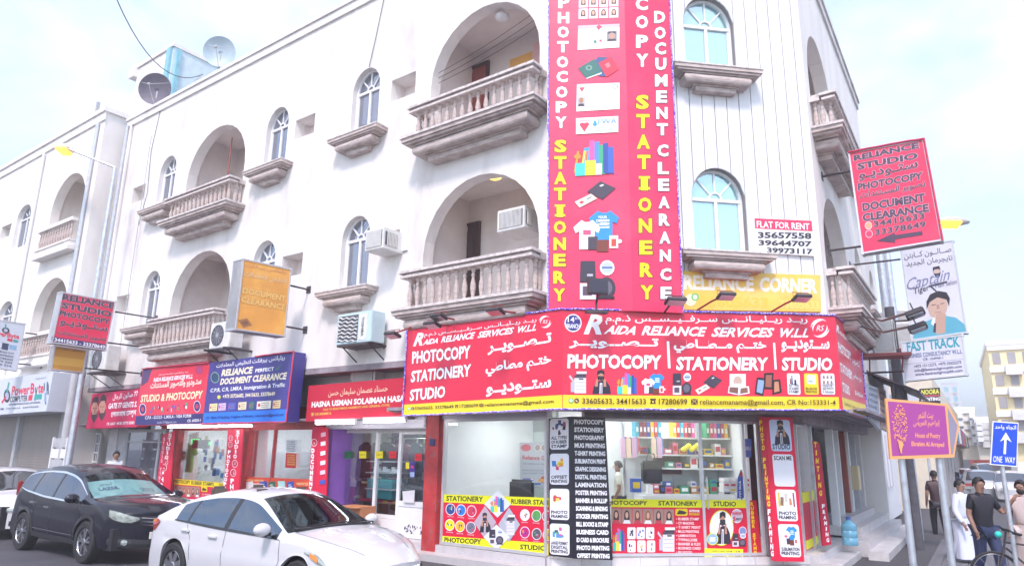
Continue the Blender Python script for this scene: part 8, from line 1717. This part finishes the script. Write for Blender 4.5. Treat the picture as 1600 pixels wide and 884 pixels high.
# street side wall of shops along the left of the far street
SSt = UR.sub(19, .6, 0); t = thing('shop_row', 'row of low shops along the left of the side street', 'building', SSt); MB().box(0, 30, -6, 0, 0, 5.2).build('wall', 'far_beige', t)
for i in range(8): g = empty('shopfront', t, 1.8+i*3.6, 0, 0); MB().box(-1.1, 1.1, .002, .05, .2, 2.5).build('opening', 'far_shade', g); MB().box(-1.6, 1.6, .002, .5, 2.7, 3.5).build('fascia', ('#c83048', '#3080a0', '#e0d8c8', '#484880')[i % 4], g)
# tree
def tree(label, P, h, r, seed):
    rr = random.Random(seed); t = thing('street_tree', label, 'tree', P); MB().tube([(0, 0, 0), (.1, .05, h*.35), (.0, .1, h*.6)], [.16, .12, .07], 8).build('trunk', 'wood_dark', t, smooth=True)
    for k in range(4): a = k*1.6; MB().tube([(0.05, .05, h*.4), (r*.5*cos(a), r*.5*sin(a), h*.65)], [.06, .03], 5).build('limb', 'wood_dark', t)
    vs, fs = [], []; cl = [(Vector((rr.gauss(0, r*.45), rr.gauss(0, r*.45), h*.68+rr.gauss(0, h*.12))), rr.uniform(.3, .55)*r) for _ in range(18)]
    for _ in range(5200):
        c_, rad = rr.choice(cl); p_ = c_+Vector((rr.gauss(0, 1), rr.gauss(0, 1), rr.gauss(0, .8))).normalized()*rad*rr.random()**.35; u = Vector((rr.gauss(0, 1), rr.gauss(0, 1), rr.gauss(0, 1))).normalized(); v = u.cross(Vector((rr.gauss(0, 1), rr.gauss(0, 1), rr.gauss(0, 1)))).normalized(); s_ = rr.uniform(.06, .13); k = len(vs)
        vs += [tuple(p_-u*s_), tuple(p_+v*s_*.5), tuple(p_+u*s_), tuple(p_-v*s_*.5)]; fs.append((k, k+1, k+2, k+3))
    o = MB().add(vs, fs).build('crown', 'foliage', t, fix=False)
p_ = ray_z(1491, 742, 0); tree('small dark green street tree left of the red far shop', Vector((p_.x, p_.y, 0)), 5.0, 1.7, 3)
# far parked cars
def small_car(label, P, az, paint, suvish=False):
    P = Vector((P.x, P.y, 0)); F2 = Fr(P, az); c_ = Car([(-2.2, .6), (-2.15, 1.0), (-1.8, 1.08), (-1.1, 1.42), (-.4, 1.50), (.1, 1.46), (.3, 1.39), (1.15, 1.0), (1.6, .95), (2.0, .83), (2.2, .68)] if not suvish else [(-2.3, .7), (-2.25, 1.2), (-2.1, 1.7), (-1.5, 1.78), (.2, 1.76), (.5, 1.68), (1.2, 1.15), (1.7, 1.08), (2.2, .95), (2.3, .7)], [(-2.3, .95), (-1.5, 1.02), (0, .97), (1.1, .93), (1.6, .88), (2.3, .6)], .26, .88, (-1.35, 1.35), .38, .3, .3, .6, (-2.25, 2.25)); c_.wz = .33
    t = thing('distant_car', label, 'car', F2); build_car(c_, t, paint, 'car_glass_dark', [(-1.6, -.95), (-.88, -.1), (-.02, 1.0)], (.3, 1.15), (-2.0, -1.1), NS=36, shield_mat='car_glass_dark'); MB().box(-2, 2, -.74, .74, .2, .7).build('floor_pan', 'black_plastic', t)
    for x in c_.wheels:
        for s_ in (-1, 1): wheel(t, x, s_*.76, .33, .2, s_, 5, double=False)
    for s_ in (-1, 1): MB().box(c_.x0-.01, c_.x0+.05, s_*.62-.12, s_*.62+.12, .75, .88).build('tail_lamp', 'lamp_red', t); MB().box(c_.x1-.12, c_.x1-.02, s_*.55-.14, s_*.55+.14, .62, .74).build('headlight', 'lamp_clear', t)
mat('paint_silver', (.36, .37, .40), .3, metal=.4, coat=.6); mat('paint_grey', (.10, .11, .13), .3, coat=.6)
for lb, a, b, az, m, s_ in (('white saloon far up the side street facing the camera', 1502, 772, 215, 'paint_white', False), ('silver car parked across the far street, left of the poles', 1478, 780, 200, 'paint_silver', False), ('white van like car at the street end beneath the blue sign', 1552, 774, 205, 'paint_white', True), ('silver car behind the man in the black polo', 1536, 782, 30, 'paint_silver', False), ('white car behind the pedestrians at the right', 1588, 786, 210, 'paint_white', False)):
    small_car(lb, ray_z(a, b, 0), az, m, s_)
# ================================================================== people
def skin_mesh(name, chains, m, parent, levels=2, X=None):
    """chains: joints dict {k:(pos,r)}, edges list; grown with a Skin modifier, first joint is the root"""
    J, E = chains; ks = list(J); me = bpy.data.meshes.new(name); me.from_pydata([J[k][0] for k in ks], [(ks.index(a), ks.index(b)) for a, b in E], [])
    o = bpy.data.objects.new(name, me); COL.objects.link(o); sk = o.modifiers.new('skin', 'SKIN'); sk.use_smooth_shade = True; sd_ = o.modifiers.new('sub', 'SUBSURF'); sd_.levels = sd_.render_levels = levels
    for i, k in enumerate(ks):
        r = J[k][1]; me.skin_vertices[0].data[i].radius = r if isinstance(r, tuple) else (r, r); me.skin_vertices[0].data[i].use_root = (i == 0)
    bpy.context.view_layer.update(); dg = bpy.context.evaluated_depsgraph_get(); m2 = bpy.data.meshes.new_from_object(o.evaluated_get(dg)); bpy.data.objects.remove(o); m2.materials.clear(); m2.materials.append(M_(m)); m2.shade_smooth()
    o = bpy.data.objects.new(name, m2); COL.objects.link(o)
    if parent: o.parent = parent
    return o
def V3(*a): return Vector(a)
def person(label, P, face_az, H=1.72, top='#302c38', legs='#2c3454', thobe=None, pose=None, group=None, sleeve='short', beard=False, hand_up=False, step=.12, lean=.0, shirt_long=False, skin='skin'):
    """local: x right of the person, y forward, z up; origin between the feet"""
    t = thing('person', label, 'person', Fr((P.x, P.y, P.z), face_az+90), group)
    # frame: Fr x axis = az+90 (person's left/right), -n = forward
    s = H/1.72
    def q(x, y, z): return (x*s, -y*s if False else y*s, z*s)
    hip, ch, nk, hd = (0, 0, .93), (0, lean, 1.25), (0, lean+.01, 1.46), (0, lean+.03, 1.60)
    L = {}; step_ = step
    kL, kR = (-.10, .04+step_*.6, .49), (.10, .03-step_*.3, .49); aL, aR = (-.10, step_, .09), (.10, -step_*1.4, .09+abs(step_)*.12)
    sL, sR = (-.16, lean, 1.39), (.16, lean, 1.39); eL, eR = (-.215, lean-.03, 1.12), (.215, lean-.02, 1.12); wL, wR = (-.225, lean+.10, .88), (.225, lean+.12, .88)
    if hand_up: eL = (-.34, lean+.02, 1.15); wL = (-.42, lean+.16, 1.36)
    J = {'hip': (q(*hip), (.135*s, .10*s)), 'waist': (q(0, lean*.5, 1.08), (.125*s, .09*s)), 'chest': (q(*ch), (.135*s, .095*s)), 'neck0': (q(0, lean, 1.42), (.07*s, .065*s)), 'neck': (q(*nk), .052*s), 'chin': (q(0, lean+.02, 1.52), .062*s), 'head': (q(0, lean+.015, 1.60), (.078*s, .092*s)), 'crown': (q(0, lean+.01, 1.66), (.070*s, .082*s)),
         'hipL': (q(-.095, 0, .88), .095*s), 'kneeL': (q(*kL), .056*s), 'ankL': (q(*aL), .04*s), 'toeL': (q(aL[0], aL[1]+.14, .035), .035*s), 'hipR': (q(.095, 0, .88), .095*s), 'kneeR': (q(*kR), .056*s), 'ankR': (q(*aR), .04*s), 'toeR': (q(aR[0], aR[1]+.14, aR[2]-.055), .035*s),
         'shL': (q(*sL), .058*s), 'elL': (q(*eL), .042*s), 'wrL': (q(*wL), .028*s), 'shR': (q(*sR), .058*s), 'elR': (q(*eR), .042*s), 'wrR': (q(*wR), .028*s)}
    E = [('hip', 'waist'), ('waist', 'chest'), ('chest', 'neck0'), ('neck0', 'neck'), ('neck', 'chin'), ('chin', 'head'), ('head', 'crown'), ('hip', 'hipL'), ('hipL', 'kneeL'), ('kneeL', 'ankL'), ('ankL', 'toeL'), ('hip', 'hipR'), ('hipR', 'kneeR'), ('kneeR', 'ankR'), ('ankR', 'toeR'), ('chest', 'shL'), ('shL', 'elL'), ('elL', 'wrL'), ('chest', 'shR'), ('shR', 'elR'), ('elR', 'wrR')]
    for sd_, w_, e_ in (('L', wL, eL), ('R', wR, eR)):
        d = (Vector(w_)-Vector(e_)).normalized(); side = Vector((0, 1, 0)) if abs(d.y) < .7 else Vector((0, 0, 1)); side = (side-d*side.dot(d)).normalized(); nrm = d.cross(side); pm = Vector(w_)+d*.05
        J['palm'+sd_] = (q(*pm), (.036*s, .018*s)); E.append(('wr'+sd_, 'palm'+sd_))
        for k in range(4):
            b_ = pm+side*(.024-.016*k)+d*.035; m_ = b_+d*(.035-.004*abs(k-1))+nrm*.008; tp = m_+d*(.022-.003*abs(k-1))+nrm*.018
            J['f%s%d' % (sd_, k)] = (q(*b_), .0085*s); J['g%s%d' % (sd_, k)] = (q(*m_), .008*s); J['h%s%d' % (sd_, k)] = (q(*tp), .007*s); E += [('palm'+sd_, 'f%s%d' % (sd_, k)), ('f%s%d' % (sd_, k), 'g%s%d' % (sd_, k)), ('g%s%d' % (sd_, k), 'h%s%d' % (sd_, k))]
        b_ = pm+side*.035-d*.02; m_ = b_+side*.02+d*.03; J['t'+sd_] = (q(*b_), .011*s); J['u'+sd_] = (q(*m_), .009*s); E += [('palm'+sd_, 't'+sd_), ('t'+sd_, 'u'+sd_)]
    body = skin_mesh('body', (J, E), skin, t)
    f = MB(); hx, hy, hz = q(0, lean+.015, 1.60)
    MB().add([(hx-.012*s, hy+.085*s, hz-.03*s), (hx+.012*s, hy+.085*s, hz-.03*s), (hx, hy+.122*s, hz-.028*s), (hx, hy+.09*s, hz+.015*s)], [(0, 1, 2), (0, 2, 3), (1, 3, 2), (0, 3, 1)]).build('nose', skin, t)
    for sg in (-1, 1):
        MB().ball((hx+sg*.032*s, hy+.082*s, hz+.012*s), (.013*s, .01*s, .007*s), 8, 6).build('eye', '#e8e0dc', t, smooth=True); MB().ball((hx+sg*.032*s, hy+.092*s, hz+.012*s), .005*s, 6, 4).build('pupil', 'hair', t); MB().box(hx+sg*.032*s-.016*s, hx+sg*.032*s+.016*s, -(hy+.0885*s), -(hy+.08*s), hz+.029*s, hz+.033*s).build('eyebrow', 'hair', t)
        MB().ball((hx+sg*.082*s, hy, hz-.005*s), (.012*s, .02*s, .03*s), 8, 6).build('ear', skin, t, smooth=True)
    MB().box(hx-.026*s, hx+.026*s, -(hy+.094*s), -(hy+.082*s), hz-.062*s, hz-.052*s).build('mouth', '#6a3030', t)
    # hair cap: swept shell over crown and back
    rr_ = random.Random(int(P.x*100)); vs, fs = [], []; N1, N2 = 18, 9
    for j in range(N2+1):
        for i in range(N1):
            a = 2*pi*i/N1; fr_ = max(0, sin(a)); lowz = -.03+.115*fr_**1.3; z_ = .118-(.118-lowz)*(j/N2); rad = sqrt(max(0, 1-(z_/.125)**2)); rn = 1+rr_.uniform(-.02, .04); vs.append((hx+.091*s*rad*cos(a)*rn, hy-.004*s+.106*s*rad*sin(a)*rn, hz+z_*s*rn))
    fs = [(j*N1+i, j*N1+(i+1) % N1, (j+1)*N1+(i+1) % N1, (j+1)*N1+i) for j in range(N2) for i in range(N1)]; MB().add(vs, fs).build('hair', 'hair', t, smooth=True)
    if beard: MB().ball((hx, hy+.045*s, hz-.075*s), (.062*s, .055*s, .045*s), 14, 8).build('beard', 'hair', t, smooth=True)
    # clothes: sleeves and torso as one grown surface, slightly outside the body
    o = .014*s; g = lambda k, e=0: (J[k][0], tuple(v+o+e for v in J[k][1]) if isinstance(J[k][1], tuple) else J[k][1]+o+e); mid = lambda a, b, f_: tuple(Vector(J[a][0]).lerp(Vector(J[b][0]), f_))
    T = {'hip': g('hip', .012), 'waist': g('waist', .02), 'chest': g('chest', .006), 'neck0': (J['neck0'][0], .06*s)}; TE = [('hip', 'waist'), ('waist', 'chest'), ('chest', 'neck0')]
    if thobe is None: T['hem'] = (q(0, 0, .84), (.15*s, .115*s)); TE.append(('hip', 'hem'))
    for sd_ in 'LR':
        T['sh'+sd_] = g('sh'+sd_, .006)
        if sleeve == 'short': T['sl'+sd_] = (mid('sh'+sd_, 'el'+sd_, .78), .052*s); TE += [('chest', 'sh'+sd_), ('sh'+sd_, 'sl'+sd_)]
        else: T['el'+sd_] = g('el'+sd_, .006); T['wr'+sd_] = (mid('el'+sd_, 'wr'+sd_, .92), .046*s); TE += [('chest', 'sh'+sd_), ('sh'+sd_, 'el'+sd_), ('el'+sd_, 'wr'+sd_)]
    skin_mesh('shirt' if thobe is None else 'thobe_top', (T, TE), thobe or top, t)
    MB().lathe([(.062*s, 0), (.058*s, .035*s)], q(0, lean+.005, 1.445), 14, cap=False).build('collar', thobe or top, t, smooth=True)
    if thobe:
        pr = [(.17, .98, 0), (.18, .8, 0), (.19, .6, .02), (.21, .4, .04), (.23, thobe_h(thobe), .05)]; vs = []; N = 28
        for r_, z_, w_ in pr:
            for i in range(N): a = 2*pi*i/N; k = 1+w_*sin(5*a)+.03*sin(9*a+z_*4)*(1-z_); vs.append((r_*s*cos(a)*k, r_*s*.72*sin(a)*k+.02*s+step_*(1-z_)*.15, z_*s))
        fs = [(j*N+i, j*N+(i+1) % N, (j+1)*N+(i+1) % N, (j+1)*N+i) for j in range(len(pr)-1) for i in range(N)]; MB().add(vs, fs).build('robe_skirt', thobe, t, smooth=True)
    lg = {'hip': g('hip', .004)}; LE = []
    for sd_ in 'LR': lg['hip'+sd_] = g('hip'+sd_, .006); lg['knee'+sd_] = g('knee'+sd_, .014); lg['ank'+sd_] = (J['ank'+sd_][0], .058*s); LE += [('hip', 'hip'+sd_), ('hip'+sd_, 'knee'+sd_), ('knee'+sd_, 'ank'+sd_)]
    skin_mesh('trousers', (lg, LE), legs, t)
    for sd_ in 'LR': p0 = J['ank'+sd_][0]; MB().add([(p0[0]+a*s, p0[1]+b*s, p0[2]-.088*s+c*s) for c in (0, .06) for a, b in ((-.045, -.08), (.045, -.08), (.05, .12), (.0, .19), (-.05, .12))], [(4, 3, 2, 1, 0), (5, 6, 7, 8, 9)]+[(i, (i+1) % 5, 5+(i+1) % 5, 5+i) for i in range(5)]).build('shoe', '#241c1c', t, bevel=.008)
    return t
def thobe_h(c): return .22
def at_ground(a, b_head, H, z0=0., d=None):
    """ground point under a head seen at photo point (a, b_head), for a person H tall standing at z0"""
    if d: p_ = ray_d(a, b_head, d); return Vector((p_.x, p_.y, z0))
    return ray_z(a, b_head, z0+H)
def facing(P, deg=0): return math.degrees(atan2(-P.x, -P.y))+deg          # azimuth towards the camera, plus deg
P = at_ground(1527, 747, 1.74, 0, d=11.6); person('man in black polo and jeans walking with one hand raised, right of the pointer sign', P, facing(P, -35), 1.74, '#1c1822', '#2c3458', hand_up=True, step=.16)
P = at_ground(1493, 754, 1.66, 0, d=13.4); person('man in a white robe leaning forward behind the right pole of the pointer sign', P, facing(P, -60), 1.64, thobe='#d8dcf0', legs='#d0d4e4', lean=.06, sleeve='long', step=.2)
P = at_ground(1459, 742, 1.72, 0, d=18); person('man in a brown shirt and black trousers seen from behind between the two sign poles', P, facing(P, 170), 1.72, '#3c2428', '#18141c', step=.14)
P = at_ground(1594, 757, 1.70, 0, d=11.8); person('bearded man in a pale pink long shirt beside the bicycle at the right edge', P, facing(P, 10), 1.70, thobe='#c8b4b0', legs='#c4b2ac', beard=True, step=.06)
p_ = GL.px(181, 716, .9); P = GL.w(p_[0], .9, .26); person('young man with thick black hair standing behind the black SUV', P, facing(P, 0), 1.62+.02, '#c8ccd4', '#2c3048', step=.03)
hd_ = GC.px(966, 719, -1.75); P = GC.w(hd_[0], -1.75, FZ); person('shop worker in a pale shirt inside the corner shop, turned sideways', P, facing(P, 95), max(1.5, hd_[1]-FZ), '#d8dccc', '#3c4048', step=.04)
# bicycle
P = ray_d(1618, 868, 10.3); az = facing(P, 75); BF2 = Fr((P.x, P.y, 0), az+0); t = thing('bicycle', 'black bicycle with a cyan bell basket light in front of the pink shirted man', 'bicycle', BF2)
def ring(x, r, n_=28, w=.018): return [(x+r*cos(2*pi*i/n_), 0, .34+r*sin(2*pi*i/n_)) for i in range(n_+1)]
for x in (-.53, .53):
    g = empty('wheel', t, x, 0, .34); MB().tube([(.33*cos(2*pi*i/30), 0, .33*sin(2*pi*i/30)) for i in range(31)], .02, 6, cap=False).build('tyre', 'rubber', g, smooth=True); MB().tube([(.305*cos(2*pi*i/30), 0, .305*sin(2*pi*i/30)) for i in range(31)], .009, 5, cap=False).build('rim', 'rim', g, smooth=True)
    mb = MB()
    for k in range(14): a = 2*pi*k/14; mb.tube([(.02*cos(a+.5), .01, .02*sin(a+.5)), (.30*cos(a), 0, .30*sin(a))], .0025, 3, cap=False)
    mb.tube([(0, -.05, 0), (0, .05, 0)], .02, 8); mb.build('spokes', 'steel', g)
MB().tube([(-.53, 0, .34), (-.08, 0, .30), (.36, 0, .74)], .016, 7).tube([(-.08, 0, .30), (-.2, 0, .78)], .016, 7).tube([(-.2, 0, .76), (.36, 0, .82)], .015, 7).tube([(-.53, 0, .34), (-.19, 0, .72)], .011, 6).build('frame', 'dark_metal', t, smooth=True)
MB().tube([(.53, -.05, .34), (.40, -.05, .70)], .013, 6).tube([(.53, .05, .34), (.40, .05, .70)], .013, 6).tube([(.40, 0, .68), (.33, 0, .98)], .017, 7).build('fork', 'dark_metal', t, smooth=True)
MB().tube([(.30, -.30, .98), (.36, -.16, 1.02), (.34, 0, 1.0), (.36, .16, 1.02), (.30, .30, .98)], .013, 7).build('handlebar', 'black_plastic', t, smooth=True)
for s_ in (-1, 1): MB().tube([(.31, s_*.25, .98), (.22, s_*.32, .96)], .02, 8).build('grip', 'rubber', t, smooth=True)
MB().slab([(-.36, -.08), (-.3, -.09), (-.06, -.02), (-.06, .02), (-.3, .09), (-.36, .08)], .80, .86).build('saddle', 'black_plastic', t, bevel=.015); MB().lathe([(.09, -.01), (.09, .01)], seg=18, X=Matrix.Translation((-.08, .05, .30)) @ Matrix.Rotation(pi/2, 4, 'X')).tube([(-.08, .06, .30), (0, .08, .16)], .01).tube([(-.08, -.06, .30), (-.16, -.08, .44)], .01).build('crank', 'steel', t)
MB().ball((.42, -.06, .92), (.05, .05, .05), 12, 8).build('lamp', '#30c8b8', t, smooth=True)
# ================================================================== air
hz_ = MB().add([(x, y, z) for x in (-420, 420) for y in (-80, 920) for z in (-1, 45)], [(0, 1, 3, 2), (4, 6, 7, 5), (0, 4, 5, 1), (2, 3, 7, 6), (0, 2, 6, 4), (1, 5, 7, 3)])
m = bpy.data.materials.new('haze'); m.use_nodes = True; t_ = m.node_tree; t_.nodes.clear(); o_ = t_.nodes.new('ShaderNodeOutputMaterial'); v_ = t_.nodes.new('ShaderNodeVolumePrincipled')
v_.inputs['Color'].default_value = (.99, .95, .98, 1); v_.inputs['Density'].default_value = .0038; v_.inputs['Anisotropy'].default_value = .25; t_.links.new(v_.outputs[0], o_.inputs['Volume']); MT['haze'] = m
o = hz_.build('haze', 'haze'); o['kind'] = 'stuff'; tag(o, 'pale milky air between the buildings'); 
bpy.data.objects.remove(_to); bpy.data.curves.remove(_tc)
for o in list(bpy.data.objects):
    if o.type == 'MESH' and len(o.data.materials) == 0: o.data.materials.append(M_('grey_paint'))
